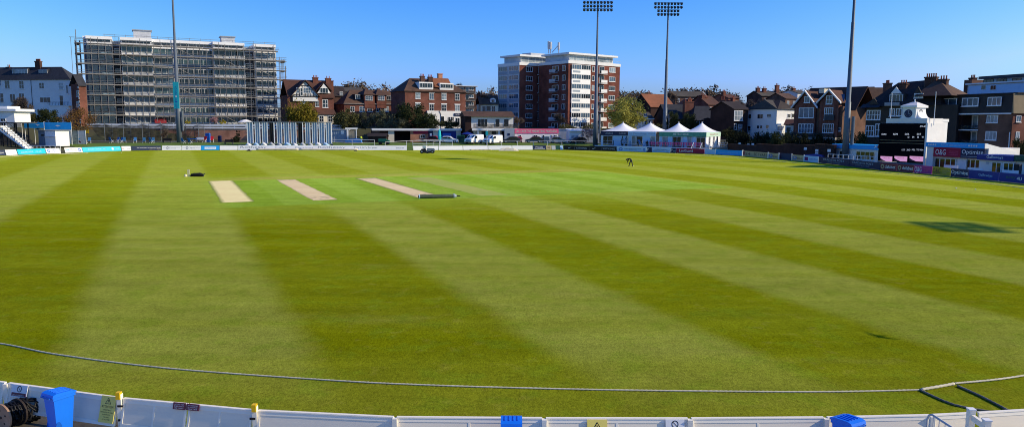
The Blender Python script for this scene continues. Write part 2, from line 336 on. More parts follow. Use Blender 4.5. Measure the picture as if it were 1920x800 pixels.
sd = bpy.data.lights.new('sun', 'SUN'); sd.energy = 5.0; sd.angle = R(.45); sd.color = (1, .85, .62)
so = bpy.data.objects.new('sun', sd); COL.objects.link(so)
tosun = Vector((math.cos(SUN_EL) * math.cos(SUN_AZ), math.cos(SUN_EL) * math.sin(SUN_AZ), math.sin(SUN_EL)))
so.rotation_euler = tosun.to_track_quat('Z', 'Y').to_euler(); so.location = (60, 40, 60)
SC.render.engine = 'CYCLES'; SC.cycles.filter_width = 1.0
SC.view_settings.view_transform = 'Standard'; SC.view_settings.look = 'None'; SC.view_settings.exposure = 0

# ------------------------------------------------------------------ boundary line of the ground
BPX = [(0, 292), (60, 289.3), (120, 287), (180, 284.8), (232, 283), (303, 282), (440, 281.6), (600, 281.8), (765, 282), (900, 281.3), (1060, 281), (1130, 283), (1240, 286), (1320, 289), (1392, 292.5), (1460, 299), (1484, 301), (1560, 308), (1650, 319), (1747, 327), (1782, 331), (1840, 337), (1920, 345)]
def base_px(px):
    for (a, ya), (b, yb) in zip(BPX, BPX[1:]):
        if px <= b or b == 1920: return ya + (yb - ya) * (px - a) / (b - a)
def bnd(px):
    p = GZ(px, base_px(px)); return Vector((p.x, p.y))
far = [bnd(p) for p, _ in BPX]
FENCE_TOP = .72
near = [GZ(x, y, FENCE_TOP) for x, y in [(1920, 768), (1740, 777), (1560, 781), (1290, 783), (960, 782.5), (740, 780.5), (480, 768), (228, 745), (10, 716)]]
near = [Vector((p.x, p.y)) for p in near]
BOUND = far + [Vector(p) for p in [(56, 66), (52, 50), (43, 34), (30, 23), (18, 16.4)]] + near + [Vector(p) for p in [(-22, 20.5), (-40, 31), (-60, 46), (-78, 70), (-90, 98), (-93, 116)]]
CEN = Vector((-14, 85))
def rad_of(th):
    d = Vector((math.cos(th), math.sin(th))); n = len(BOUND); best = None
    for i in range(n):
        a, b = BOUND[i] - CEN, BOUND[(i + 1) % n] - CEN; e = b - a; den = d.x * e.y - d.y * e.x
        if abs(den) < 1e-9: continue
        t = (a.x * e.y - a.y * e.x) / den; s = (a.x * d.y - a.y * d.x) / den
        if t > 0 and -1e-6 <= s <= 1 + 1e-6: best = t if best is None else max(best, t)
    return best
def smooth(a, b, x):
    t = max(0, min(1, (x - a) / (b - a))); return t * t * (3 - 2 * t)
PROF_FAR = [(0, 0), (1.5, .05), (8, .7), (14, 1.2), (26, 1.25), (36, 1.3), (40, 4.4), (60, 5.2), (110, 6), (200, 8), (320, 11), (480, 17), (700, 20), (1200, 20), (4000, 0)]
PROF_RIGHT = [(0, 0), (1.5, 0), (8, 0), (14, .1), (26, .6), (36, .9), (40, 1.6), (60, 3.5), (110, 6), (200, 10), (320, 14), (480, 19), (700, 22), (1200, 20), (4000, 0)]
NTH = 240
def zof(th, d):
    """height of the land d metres beyond the boundary in direction th"""
    def lin(P):
        for (a, za), (b, zb) in zip(P, P[1:]):
            if d <= b: return za + (zb - za) * max(0, d - a) / (b - a)
        return 0
    y = math.sin(th); x = math.cos(th)
    wn = smooth(-.35, .15, y)                        # 0 on the camera's side
    wr = smooth(.25, .55, x)
    return wn * (lin(PROF_FAR) * (1 - wr) + lin(PROF_RIGHT) * wr)
def ground_z(x, y):
    p = Vector((x, y)) - CEN; th = math.atan2(p.y, p.x); d = p.length - rad_of(th); return zof(th, d) if d > 0 else 0
ths = [2 * math.pi * i / NTH for i in range(NTH)]; rads = [rad_of(t) for t in ths]
g = MB(); ds = [p[0] for p in PROF_FAR]
g.V.append(Vector((CEN.x, CEN.y, -.03)))
for j, d in enumerate([-6] + ds):
    for i, t in enumerate(ths):
        r = rads[i] + d; g.V.append(Vector((CEN.x + math.cos(t) * r, CEN.y + math.sin(t) * r, zof(t, d) - .03 if d > 0 else -.03)))
for i in range(NTH):
    g.F.append((0, 1 + i, 1 + (i + 1) % NTH)); g.K.append(0)
for j in range(len(ds)):
    for i in range(NTH):
        a = 1 + j * NTH; b = a + NTH; k = (i + 1) % NTH; g.F.append((a + i, b + i, b + k, a + k)); g.K.append(0)
M('ground_earth', (.075, .085, .03), c2=(.05, .042, .025), scale=.15, bump=.2); M('bank_grass', (.13, .20, .022), c2=(.08, .13, .015), scale=1.2, bump=.3)
struct('ground', g, 'ground_earth', smooth=True)
bk = MB(); sel = [i for i, t in enumerate(ths) if R(48) < t < R(139)]
dl = [.35, 1.5, 4, 8, 14, 17]
for d in dl:
    for i in sel:
        r = rads[i] + d; t = ths[i]; bk.V.append(Vector((CEN.x + math.cos(t) * r, CEN.y + math.sin(t) * r, zof(t, d) + .012)))
n = len(sel)
for j in range(len(dl) - 1):
    for i in range(n - 1): bk.F.append((j * n + i, (j + 1) * n + i, (j + 1) * n + i + 1, j * n + i + 1)); bk.K.append(0)
struct('grass_bank', bk, 'bank_grass', smooth=True)

# ------------------------------------------------------------------ the mown outfield
PA = R(-24.6); PD = Vector((math.sin(PA), math.cos(PA))); PP = Vector((math.cos(PA), -math.sin(PA)))   # along and across the wickets
def st(p): return p[0] * PP.x + p[1] * PP.y, p[0] * PD.x + p[1] * PD.y
def ST(s, t, z=0): return Vector((PP.x * s + PD.x * t, PP.y * s + PD.y * t, z))
def grass_material():
    mt = bpy.data.materials.new('mown_grass'); nt, N, L, b = nodes(mt); MATS['mown_grass'] = mt
    def mth(op, a, c=None, cl=False):
        n = N.new('ShaderNodeMath'); n.operation = op; n.use_clamp = cl
        for i, v in enumerate((a, c)):
            if v is None: continue
            if isinstance(v, (int, float)): n.inputs[i].default_value = v
            else: L.new(v, n.inputs[i])
        return n.outputs[0]
    def noise(sc, det=4, vec=None, rough=.6, stretch=None):
        n = N.new('ShaderNodeTexNoise'); n.inputs['Scale'].default_value = sc; n.inputs['Detail'].default_value = det; n.inputs['Roughness'].default_value = rough
        v = vec or pos
        if stretch:
            mp = N.new('ShaderNodeMapping'); mp.inputs['Scale'].default_value = stretch; L.new(v, mp.inputs['Vector']); v = mp.outputs['Vector']
        L.new(v, n.inputs['Vector']); return n.outputs['Fac']
    def mix(f, a, c, blend='MIX'):
        n = N.new('ShaderNodeMix'); n.data_type = 'RGBA'; n.blend_type = blend
        for key, v in (('Factor', f), ('A', a), ('B', c)):
            if isinstance(v, (int, float)): n.inputs[key].default_value = v
            elif isinstance(v, tuple): n.inputs[key].default_value = (*v, 1)
            else: L.new(v, n.inputs[key])
        return n.outputs['Result']
    def sstep(x, a, c):
        n = N.new('ShaderNodeMapRange'); n.interpolation_type = 'SMOOTHSTEP'; n.inputs['From Min'].default_value = a; n.inputs['From Max'].default_value = c; L.new(x, n.inputs['Value']); return n.outputs[0]
    tc = N.new('ShaderNodeTexCoord'); pos = tc.outputs['Object']
    sp = N.new('ShaderNodeSeparateXYZ'); L.new(pos, sp.inputs[0]); X, Y = sp.outputs['X'], sp.outputs['Y']
    s0 = mth('ADD', mth('MULTIPLY', X, PP.x), mth('MULTIPLY', Y, PP.y)); t = mth('ADD', mth('MULTIPLY', X, PD.x), mth('MULTIPLY', Y, PD.y))
    wob = mth('MULTIPLY', mth('SUBTRACT', noise(.35, 3), .5), .9)
    s = mth('ADD', mth('DIVIDE', s0, mth('ADD', mth('MULTIPLY', mth('SUBTRACT', mth('MINIMUM', t, 60), 25), .0026), 1)), wob)
    d = mth('SUBTRACT', s, 9.6)
    q = mth('ADD', mth('DIVIDE', mth('MAXIMUM', d, 0), 5.45), mth('DIVIDE', mth('MINIMUM', d, 0), 6.35))
    fr_ = mth('PINGPONG', q, 1.0)                      # triangle 0..1..0 with period 2: shift so that light/dark alternate
    tri = mth('PINGPONG', mth('ADD', q, 100.5), 1.0)     # q in (0,1) -> light
    stripe = sstep(tri, .40, .60)                      # 1 on a light stripe
    # stripes near the camera fade out along the fence and pick up a crossways cut
    cross = noise(.09, 3, stretch=(.16, 1.0, 1)); cross2 = noise(.34, 4, stretch=(.10, 1.2, 1)); broad = noise(.045, 4)
    fade = mth('MULTIPLY', sstep(Y, 13.5, 21.0), mth('ADD', mth('MULTIPLY', sstep(cross, .30, .62), .35), .65))
    fade = mth('MULTIPLY', fade, mth('SUBTRACT', 1.0, mth('MULTIPLY', sstep(Y, 35, 120), .5)))
    stripe = mth('ADD', mth('MULTIPLY', stripe, fade), mth('MULTIPLY', mth('SUBTRACT', 1.0, fade), .42))
    light, dark = (.250, .276, .040), (.156, .176, .002)
    col = mix(stripe, dark, light)
    col = mix(mth('MULTIPLY', sstep(cross2, .42, .66), .30), col, (.215, .25, .010))
    col = mix(mth('MULTIPLY', sstep(broad, .45, .7), .35), col, (.19, .25, .008))
    dry = noise(.22, 5, stretch=(.5, 1.3, 1)); col = mix(mth('MULTIPLY', sstep(dry, .58, .78), .35), col, (.34, .32, .07))
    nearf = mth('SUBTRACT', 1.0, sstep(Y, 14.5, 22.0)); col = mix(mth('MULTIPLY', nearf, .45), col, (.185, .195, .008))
    mot = noise(.75, 5, rough=.7); col = mix(mth('MULTIPLY', sstep(mot, .48, .64), .38), col, (.15, .235, .012)); mot2 = noise(1.3, 5, rough=.7); col = mix(mth('MULTIPLY', sstep(mot2, .54, .70), .26), col, (.30, .27, .045))
    # the square: greener, finely striped rectangle across the wickets
    edge = mth('MULTIPLY', mth('SUBTRACT', noise(1.1, 3), .5), .6)
    te = mth('ADD', t, edge); se = mth('ADD', s0, edge)
    msk = mth('MULTIPLY', mth('MULTIPLY', sstep(te, 57.6, 58.8), mth('SUBTRACT', 1.0, sstep(te, 84.2, 85.2))), mth('MULTIPLY', sstep(se, 2.2, 4.2), mth('SUBTRACT', 1.0, sstep(se, 50.0, 52.5))))
    pg = mth('PINGPONG', mth('DIVIDE', s0, 3.05), 1.0); gs = sstep(pg, .42, .58)
    sq = mix(gs, (.165, .27, .022), (.205, .315, .038)); sq = mix(sstep(noise(.35, 4), .45, .68), sq, (.19, .29, .03))
    strip_far = sstep(te, 72, 86)
    col = mix(mth('MULTIPLY', msk, .82), col, sq)
    halo = mth('MULTIPLY', mth('MULTIPLY', sstep(te, 47, 58), mth('SUBTRACT', 1.0, msk)), mth('MULTIPLY', sstep(se, -6, 6), mth('SUBTRACT', 1.0, sstep(se, 34, 54))))
    halo = mth('MULTIPLY', halo, mth('SUBTRACT', 1.0, sstep(te, 88, 94)))
    col = mix(mth('MULTIPLY', halo, .40), col, (.205, .285, .030))
    rim = mth('MULTIPLY', mth('MULTIPLY', sstep(te, 84.6, 85.4), mth('SUBTRACT', 1.0, sstep(te, 87.5, 90.5))), mth('MULTIPLY', sstep(se, 0, 8), mth('SUBTRACT', 1.0, sstep(se, 44, 56))))
    col = mix(mth('MULTIPLY', rim, .45), col, (.30, .26, .06))
    # blades: fine speckle
    f1 = noise(34, 3, rough=.8, stretch=(1, .7, 1)); f2 = noise(13, 4, rough=.75, stretch=(1, .55, 1)); f3 = noise(2.6, 5, rough=.75, stretch=(1, .7, 1))
    k = mth('ADD', mth('MULTIPLY', mth('SUBTRACT', f1, .5), 2.1), mth('ADD', mth('MULTIPLY', mth('SUBTRACT', f2, .5), 1.7), mth('MULTIPLY', mth('SUBTRACT', f3, .5), .75)))
    hv = N.new('ShaderNodeHueSaturation'); L.new(col, hv.inputs['Color']); strk = noise(.55, 5, rough=.7, stretch=(.22, 1.3, 1)); blot = noise(.40, 5, rough=.72)
    lay = mth('ADD', 1.0, mth('ADD', mth('MULTIPLY', mth('SUBTRACT', strk, .5), .62), mth('MULTIPLY', mth('SUBTRACT', blot, .5), .50)))
    L.new(mth('MULTIPLY', mth('MULTIPLY', mth('MAXIMUM', mth('ADD', k, 1.0), .25), lay), mth('ADD', mth('MULTIPLY', sstep(Y, 18, 95), .72), .97)), hv.inputs['Value'])  # turf colour brightened with distance, standing in for sheen at a grazing view
    L.new(hv.outputs[0], b.inputs['Base Color']); b.inputs['Roughness'].default_value = .95; b.inputs['Specular IOR Level'].default_value = 0
    bp = N.new('ShaderNodeBump'); bp.inputs['Strength'].default_value = .35; bp.inputs['Distance'].default_value = .02
    L.new(mth('ADD', f1, f2), bp.inputs['Height']); L.new(bp.outputs['Normal'], b.inputs['Normal'])
grass_material()
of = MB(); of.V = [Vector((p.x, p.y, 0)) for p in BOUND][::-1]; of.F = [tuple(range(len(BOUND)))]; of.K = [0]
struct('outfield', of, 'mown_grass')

def clay_material(name, c, c2, half, worn):
    """dry rolled clay in object space: x across, y along the strip; worn = list of (y0, y1) bowlers' footmarks"""
    mt = M(name, c, c2=c2, scale=1.6, rough=.95, spec=.08, detail=6); nt = mt.node_tree; N, Lk = nt.nodes, nt.links; b = N['Principled BSDF']
    base = b.inputs['Base Color'].links[0].from_socket
    tc = N.new('ShaderNodeTexCoord'); sp = N.new('ShaderNodeSeparateXYZ'); Lk.new(tc.outputs['Object'], sp.inputs[0])
    n = N.new('ShaderNodeTexNoise'); n.inputs['Scale'].default_value = 1.5; n.inputs['Detail'].default_value = 5; n.inputs['Roughness'].default_value = .7; Lk.new(tc.outputs['Object'], n.inputs['Vector'])
    cur = base
    for (y0, y1) in worn:
        a = N.new('ShaderNodeMapRange'); a.interpolation_type = 'SMOOTHSTEP'; a.inputs['From Min'].default_value = 0; a.inputs['From Max'].default_value = abs(y1 - y0) / 2
        ds_ = N.new('ShaderNodeMath'); ds_.operation = 'SUBTRACT'; Lk.new(sp.outputs['Y'], ds_.inputs[0]); ds_.inputs[1].default_value = (y0 + y1) / 2
        ab = N.new('ShaderNodeMath'); ab.operation = 'ABSOLUTE'; Lk.new(ds_.outputs[0], ab.inputs[0]); Lk.new(ab.outputs[0], a.inputs['Value'])
        a.inputs['To Min'].default_value = 1; a.inputs['To Max'].default_value = 0
        m1 = N.new('ShaderNodeMapRange'); m1.inputs['From Min'].default_value = .50; m1.inputs['From Max'].default_value = .60; Lk.new(n.outputs['Fac'], m1.inputs['Value'])
        mu = N.new('ShaderNodeMath'); mu.operation = 'MULTIPLY'; Lk.new(a.outputs[0], mu.inputs[0]); Lk.new(m1.outputs[0], mu.inputs[1])
        m2 = N.new('ShaderNodeMath'); m2.operation = 'MULTIPLY'; Lk.new(mu.outputs[0], m2.inputs[0]); m2.inputs[1].default_value = .75
        mx = N.new('ShaderNodeMix'); mx.data_type = 'RGBA'; Lk.new(m2.outputs[0], mx.inputs['Factor']); Lk.new(cur, mx.inputs['A']); mx.inputs['B'].default_value = (.20, .16, .13, 1); cur = mx.outputs['Result']
    # grass creeping in over ragged edges and ends
    def dist(sock, lim):
        ab = N.new('ShaderNodeMath'); ab.operation = 'ABSOLUTE'; Lk.new(sp.outputs[sock], ab.inputs[0]); mr = N.new('ShaderNodeMapRange'); mr.inputs['From Min'].default_value = lim - .75; mr.inputs['From Max'].default_value = lim; Lk.new(ab.outputs[0], mr.inputs['Value']); return mr.outputs[0]
    mxm = N.new('ShaderNodeMath'); mxm.operation = 'MAXIMUM'; Lk.new(dist('X', half), mxm.inputs[0]); Lk.new(dist('Y', 11.6), mxm.inputs[1])
    n3 = N.new('ShaderNodeTexNoise'); n3.inputs['Scale'].default_value = 3.5; n3.inputs['Detail'].default_value = 5; n3.inputs['Roughness'].default_value = .75; Lk.new(tc.outputs['Object'], n3.inputs['Vector'])
    sm = N.new('ShaderNodeMath'); sm.operation = 'ADD'; Lk.new(mxm.outputs[0], sm.inputs[0]); Lk.new(n3.outputs['Fac'], sm.inputs[1])
    m3 = N.new('ShaderNodeMapRange'); m3.inputs['From Min'].default_value = .98; m3.inputs['From Max'].default_value = 1.42; Lk.new(sm.outputs[0], m3.inputs['Value'])
    mx = N.new('ShaderNodeMix'); mx.data_type = 'RGBA'; Lk.new(m3.outputs[0], mx.inputs['Factor']); Lk.new(cur, mx.inputs['A']); mx.inputs['B'].default_value = (.24, .29, .045, 1); cur = mx.outputs['Result']
    Lk.new(cur, b.inputs['Base Color'])
def strip(s0, s1, t0, t1, mname):
    mb = MB(); random.seed(int(s0 * 10)); c = ST((s0 + s1) / 2, (t0 + t1) / 2); n = 26; left, right = [], []
    for i in range(n + 1):
        t = t0 + (t1 - t0) * i / n; left.append((s0 + random.uniform(-.09, .09), t)); right.append((s1 + random.uniform(-.09, .09), t))
    loc = [(a - (s0 + s1) / 2, t - (t0 + t1) / 2) for a, t in left + right[::-1]]
    mb.V = [Vector((x, y, 0)) for x, y in loc[::-1]]; mb.F = [tuple(range(len(loc)))]; mb.K = [0]
    o = obj('cricket_pitch', mb, mname); o.location = (c.x, c.y, .005); o.rotation_euler = (0, 0, -PA); o['kind'] = 'structure'; return o
clay_material('clay_left', (.96, .84, .38), (.88, .71, .32), 1.28, [])
clay_material('clay_worn', (.88, .70, .38), (.74, .55, .29), 1.22, [(-12, -7), (9.2, 12.5)])
strip(3.25, 5.75, 62.0, 84.9, 'clay_left'); strip(10.15, 12.15, 60.8, 84.3, 'clay_worn'); strip(18.55, 21.1, 60.0, 83.4, 'clay_worn')
M('mown_strip', (.44, .46, .085), c2=(.34, .42, .055), scale=.8, rough=.95)
strip(24.3, 27.0, 59.5, 82.2, 'mown_strip')
# chalk-worn patches left by old creases are thin lines of bare grass
# terrace behind the near fence
tr = MB(); pts = [(p.x, p.y - .25) for p in near][::-1]; pts = [(-26, 20.3)] + pts + [(24, 17.5), (24, -4), (-26, -4)]
tr.V = [Vector((x, y, -.005)) for x, y in pts][::-1]; tr.F = [tuple(range(len(pts)))]; tr.K = [0]
M('terrace_paving', (.52, .47, .39), c2=(.36, .32, .26), scale=2.5, bump=.35)
struct('terrace', tr, 'terrace_paving')
# ------------------------------------------------------------------ near fence, gate, signs, bins
def np_(px):       # point of the near fence line seen at this pixel column
    P_ = [(10, 716), (228, 745), (480, 768), (740, 780.5), (960, 782.5), (1290, 783), (1560, 781), (1740, 777), (1920, 768)]
    P_ = [(-60, 707)] + P_ + [(1990, 763)]
    for (a, ya), (b, yb) in zip(P_, P_[1:]):
        if px <= b: y = ya + (yb - ya) * (px - a) / (b - a); break
    p = GZ(px, y, FENCE_TOP); return Vector((p.x, p.y - .06))
LEAN = .28  # fence tipped back in shape so its face catches more sun
def panel(root, a, b, top=FENCE_TOP, bot=.18, framed=True, mids=()):
    f = F2(a, b); f.tilt = LEAN; f.o -= f.v * LEAN * top; Lq = f.L; mb = MB()
    mb.box(f, 0, Lq, 0, .04, top - .07, top); mb.box(f, 0, Lq, 0, .04, bot, bot + .07)
    mb.box(f, 0, .045, 0, .04, bot + .07, top - .07); mb.box(f, Lq - .045, Lq, 0, .04, bot + .07, top - .07)
    for m_ in mids: mb.box(f, m_ * Lq - .02, m_ * Lq + .02, .002, .04, bot + .07, top - .07)
    mb.box(f, -.005, Lq + .005, -.012, .052, top + .001, top + .022)
    fr_ = obj('frame', mb, 'fence_white', root)
    obj('board', MB().box(f, .045, Lq - .045, .009, .034, bot + .07, top - .07), 'fence_panel', fr_); return f
def fpost(root, px, capped, h=.82, dv=0):
    p = np_(px); f = Fr(p, (1, 0)); mb = MB().box(f, -.045, .045, -.07 + dv, .03 + dv, 0, h)
    o = obj('post', mb, 'fence_white', root)
    if capped:
        c = MB().box(f, -.043, .043, -.101 + dv, .003 + dv, h - .10, h - .002); obj('cap_band', c, 'yellow', o)
        c = MB().box(f, -.043, .043, -.101 + dv, .003 + dv, h - .001, h + .045); obj('cap', c, 'yellow', o)
fence = thing('perimeter_fence', 'low white boarded fence running along the near edge of the outfield', 'fence', (*np_(960), 0))
for a, b, mids in [(-58, 12, ()), (19, 224, (.5,)), (486, 738, ()), (745, 1016, (.5,)), (1024, 1288, (.5,)), (1296, 1542, (.5,)), (1550, 1740, ()), (1746, 1812, ()), (1832, 1985, ())]:
    panel(fence, np_(a), np_(b), mids=mids)
for p_, c_ in [(16, 0), (228.5, 1), (481, 1), (741.5, 0), (1020, 0), (1292, 0), (1546, 0), (1743, 0)]:
    fpost(fence, p_, c_, .84 if c_ else .725)
gate = thing('field_gate', 'double white gate with two boarded leaves between yellow capped posts', 'gate', (*np_(355), 0))
panel(gate, np_(234), np_(353), mids=(.5,)); panel(gate, np_(356.5), np_(475), mids=(.5,))
for q in (231.5, 478): 
    p = np_(q); f = Fr(p, (1, 0)); 
    for z in (.28, .58): obj('hinge', MB().box(f, -.06, .05, -.09, -.072, z, z + .04), 'black_paint', gate)
def fsign(name, label, cat, px0, px1, y0, y1, mat_, draw, grp=None):
    a, b = np_(px0), np_(px1); f = F2(a, b); z1 = f.uw((px0 + px1) / 2, y0, -.03)[1]; z0 = f.uw((px0 + px1) / 2, y1, -.03 - LEAN * .45)[1]; f.tilt = LEAN; f.o -= f.v * LEAN * FENCE_TOP
    r = thing(name, label, cat, f.P(f.L / 2, -.03, z0), grp)
    obj('plate', MB().box(f, 0, f.L, -.032, -.018, z0, z1), mat_, r); draw(r, f, f.L, z0, z1); return r
def no_smoking(r, f, Lw, z0, z1):
    zs = z0 + (z1 - z0) * .36
    obj('lower_band', MB().box(f, .02, Lw - .02, -.036, -.0325, z0 + .02, zs), 'maroon', r)
    h = (zs - z0 - .04) / 3.2
    for i, s_ in enumerate(('NO SMOKING', 'IN THIS AREA')): t = MB(); put_text(t, s_, f, .06, Lw - .06, zs - .03 - (i + 1) * h * 1.3, zs - .03 - i * h * 1.3 - h * .35, -.038); obj('lettering', t, 'white_paint', r)
    cz = (zs + z1) / 2; rr = (z1 - zs) * .40; g_ = MB(); disc(g_, f, Lw / 2, cz, rr, -.035, 20, r2=rr * .78)
    for sx in (1, -1): g_.add([f.P(Lw / 2 + rr * (-.62 * sx + dx), -.0345 - .0005 * sx, cz + rr * (.62 + dz)) for dx, dz in ((-.06, -.06), (.06, .06))] + [f.P(Lw / 2 + rr * (.62 * sx + dx), -.0345 - .0005 * sx, cz + rr * (-.62 + dz)) for dx, dz in ((.06, .06), (-.06, -.06))], [(0, 1, 2, 3)])
    obj('emblem', g_, 'black_paint', r)
def attention(r, f, Lw, z0, z1):
    H = z1 - z0; b = MB(); cx = Lw / 2; h = H * .24; t0 = z1 - H * .05 - h
    def tri(s, v, k):  b.add([f.P(cx - h * .62 * s, v, t0 + h * (.5 - .5 * s) * .66), f.P(cx + h * .62 * s, v, t0 + h * (.5 - .5 * s) * .66), f.P(cx, v, t0 + h * (.5 + .5 * s) - (1 - s) * h * .1)], [(0, 1, 2)], k)
    tri(1, -.035, 0); tri(.72, -.036, 1); b.box(f, cx - .008, cx + .008, -.038, -.0365, t0 + h * .3, t0 + h * .62, 0); b.box(f, cx - .008, cx + .008, -.038, -.0365, t0 + h * .2, t0 + h * .26, 0)
    obj('warning_triangle', b, ['black_paint', 'sign_yellow'], r)
    t = MB(); put_text(t, 'ATTENTION', f, Lw * .1, Lw * .9, z0 + H * .56, z0 + H * .65, -.035); obj('lettering', t, 'black_paint', r)
    for i, s_ in enumerate(('CRICKET BALLS', 'MAY ENTER THIS AREA', 'PLEASE WATCH', 'THE GAME', 'AT ALL TIMES')):
        ln = len(s_) / 19 * Lw * .84; t = MB(); put_text(t, s_, f, cx - ln / 2, cx + ln / 2, z0 + H * (.46 - .09 * i), z0 + H * (.505 - .09 * i), -.035); obj('lettering', t, 'black_paint', r)
def maroon(l1):
    def d(r, f, Lw, z0, z1):
        H = z1 - z0
        for i, s_ in enumerate(l1): t = MB(); put_text(t, s_, f, Lw * .12, Lw * .88, z0 + H * (.68 - .27 * i), z0 + H * (.84 - .27 * i), -.035); obj('lettering', t, 'white_paint', r)
    return d
fsign('no_smoking_sign', 'white no smoking sign with maroon band above the wooden cable drum', 'sign', 29, 58, 722, 748, 'white_paint', no_smoking)
fsign('no_smoking_sign', 'white no smoking sign between the middle and right blue bins', 'sign', 1246, 1281, 785.5, 815, 'white_paint', no_smoking)
fsign('warning_sign', 'tall yellow warning sign about cricket balls beside the gate post', 'sign', 196, 223, 743, 793, 'sign_yellow', attention)
fsign('warning_sign', 'yellow warning sign with triangle right of the middle blue bin', 'sign', 1100, 1137, 786, 856, 'sign_yellow', attention)
fsign('gate_notice', 'small maroon notice on the gate, left of a pair', 'sign', 329, 352, 755, 771.5, 'maroon', maroon(('ACCESS FOR', 'EMERGENCY', 'USE ONLY')))
fsign('gate_notice', 'small maroon notice on the gate, right of a pair', 'sign', 354, 377.5, 757.5, 773.5, 'maroon', maroon(('NO PARKING', 'IN FRONT OF', 'GATES')))

def make_bin(x, y, rz, label):
    r = thing('wheelie_bin', label, 'bin', (0, 0, 0), 'blue wheelie bins by the fence'); f = WORLD
    def ring(w_, d_, z, dy=0): return [Vector((sx * w_ / 2, sy * d_ / 2 + dy, z)) for sx, sy in ((-1, -1), (1, -1), (1, 1), (-1, 1))]
    b = MB(); rings = [ring(.42, .46, .06, .02), ring(.45, .50, .35, .01), ring(.52, .60, .93), ring(.575, .66, .935), ring(.575, .66, 1.0)]
    for q in rings: b.V += q
    b.F.append((3, 2, 1, 0)); b.F += [(j * 4 + i, j * 4 + (i + 1) % 4, j * 4 + 4 + (i + 1) % 4, j * 4 + 4 + i) for j in range(4) for i in range(4)]; b.F.append((16, 17, 18, 19)); b.K = [0] * len(b.F)
    body = obj('body', b, 'bin_blue', r)
    lid = MB(); P_ = [(-.36, 1.003), (-.36, 1.035), (-.20, 1.075), (.22, 1.095), (.33, 1.07), (.36, 1.003)]
    lid.prism_u(f, P_, -.30, .30)
    for sx in (-.18, -.06, .06, .18): lid.prism_u(f, [(-.19, 1.074), (-.19, 1.09), (.2, 1.11), (.2, 1.092)], sx - .015, sx + .015)
    obj('lid', lid, 'bin_blue', r)
    h = MB(); h.tube((-.2, .40, 1.0), (.2, .40, 1.0), .017, n=8); h.box(f, -.22, -.18, .33, .42, .985, 1.015); h.box(f, .18, .22, .33, .42, .985, 1.015); obj('handle', h, 'bin_blue_dark', r)
    for sx in (-1, 1):
        w_ = MB(); w_.lathe((sx * .235, .24, .10), [(0, .10), (.05, .10)], 14, (sx, 0, 0)); obj('wheel', w_, 'rubber', r)
        a_ = MB(); a_.prism_u(f, [(.10, .08), (.10, .30), (.16, .40), (.24, .40), (.285, .30), (.285, .20), (.2, .22), (.15, .08)], sx * .226 - .012, sx * .226 + .012); obj('wheel_arch', a_, 'bin_blue_dark', r)
    bx = MB().box(f, -.12, .12, -.31, -.30, .55, .72); obj('front_badge', bx, 'bin_blue_dark', r)
    r.location = (x, y, 0); r.rotation_euler = (0, 0, rz); r.scale = (.66, .68, .87); return r
p = AY(112, 740, 14.4); make_bin(p.x - .08, 14.5, R(152), 'blue wheelie bin at the left end of the fence near the cable drum')
p = AY(959, 790, 13.15); make_bin(p.x, 13.18, R(180), 'blue wheelie bin before the middle of the fence between warning signs')
p = AY(1594, 790, 13.1); make_bin(p.x + .05, 13.3, R(208), 'blue wheelie bin with pale sticker near the grey crowd barrier')
# cable drum
p = AY(14, 770, 14.85); c = Vector((p.x + .06, 14.85, .285))
rl = thing('cable_drum', 'wooden cable drum lying against the fence at far left', 'cable drum', (c.x, c.y, 0))
ax = Vector((.38, .92, 0)).normalized(); 
for s_ in (-.20, .14):
    fl = MB(); fl.lathe(c + ax * s_, [(0, .285), (.04, .285)], 28, ax)
    for k in range(6):
        a_ = k * math.pi / 3; q = ax.cross(Vector((0, 0, 1))) * math.cos(a_) * .15 + Vector((0, 0, 1)) * math.sin(a_) * .15
    obj('flange', fl, 'wood_reel' if s_ < 0 else 'timber', rl)
obj('hub', MB().lathe(c - ax * .21, [(0, .028), (.012, .028)], 10, ax), 'black_paint', rl)
for k in range(5):
    a_ = k * 1.2566 + .4; q = ax.cross(Vector((0, 0, 1))) * math.cos(a_) * .15 + Vector((0, 0, 1)) * math.sin(a_) * .15
    obj('bolt', MB().lathe(c - ax * .207 + q, [(0, .02), (.01, .02)], 8, ax), 'black_paint', rl)
cb = MB(); pts = []
for i in range(220):
    a_ = i * .35; rr = .19 + .012 * (i % 5) + .02 * math.sin(i); s_ = -.14 + .26 * ((i / 220 * 3) % 1)
    pts.append(c + ax * s_ + ax.cross(Vector((0, 0, 1))) * math.cos(a_) * rr + Vector((0, 0, 1)) * math.sin(a_) * rr)
cb.path(pts, .022, 6); obj('cable', cb, 'cable_black', rl, smooth=True)
cc = MB(); pts = []
q0 = c + ax * .34 + Vector((.02, -.02, -.02))
for i in range(150):
    a_ = i * .30; rr = .25 + .035 * math.sin(i * 1.7) ; tl = .13 * math.sin(i * .37)
    pts.append(q0 + ax * tl + (ax.cross(Vector((0, 0, 1))) * math.cos(a_) + Vector((0, 0, 1)) * math.sin(a_)) * rr)
cc.path(pts, .02, 6); solo('cable_coil', cc, 'cable_black', 'loose coil of thick black cable hung beside the wooden drum', 'cable', smooth=True)
# soil strip in the shade below the fence
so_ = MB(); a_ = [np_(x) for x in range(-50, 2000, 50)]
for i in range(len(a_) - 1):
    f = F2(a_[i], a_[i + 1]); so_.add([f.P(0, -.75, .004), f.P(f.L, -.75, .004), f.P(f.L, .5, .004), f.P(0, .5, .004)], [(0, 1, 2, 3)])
struct('soil_strip', so_, 'mud')
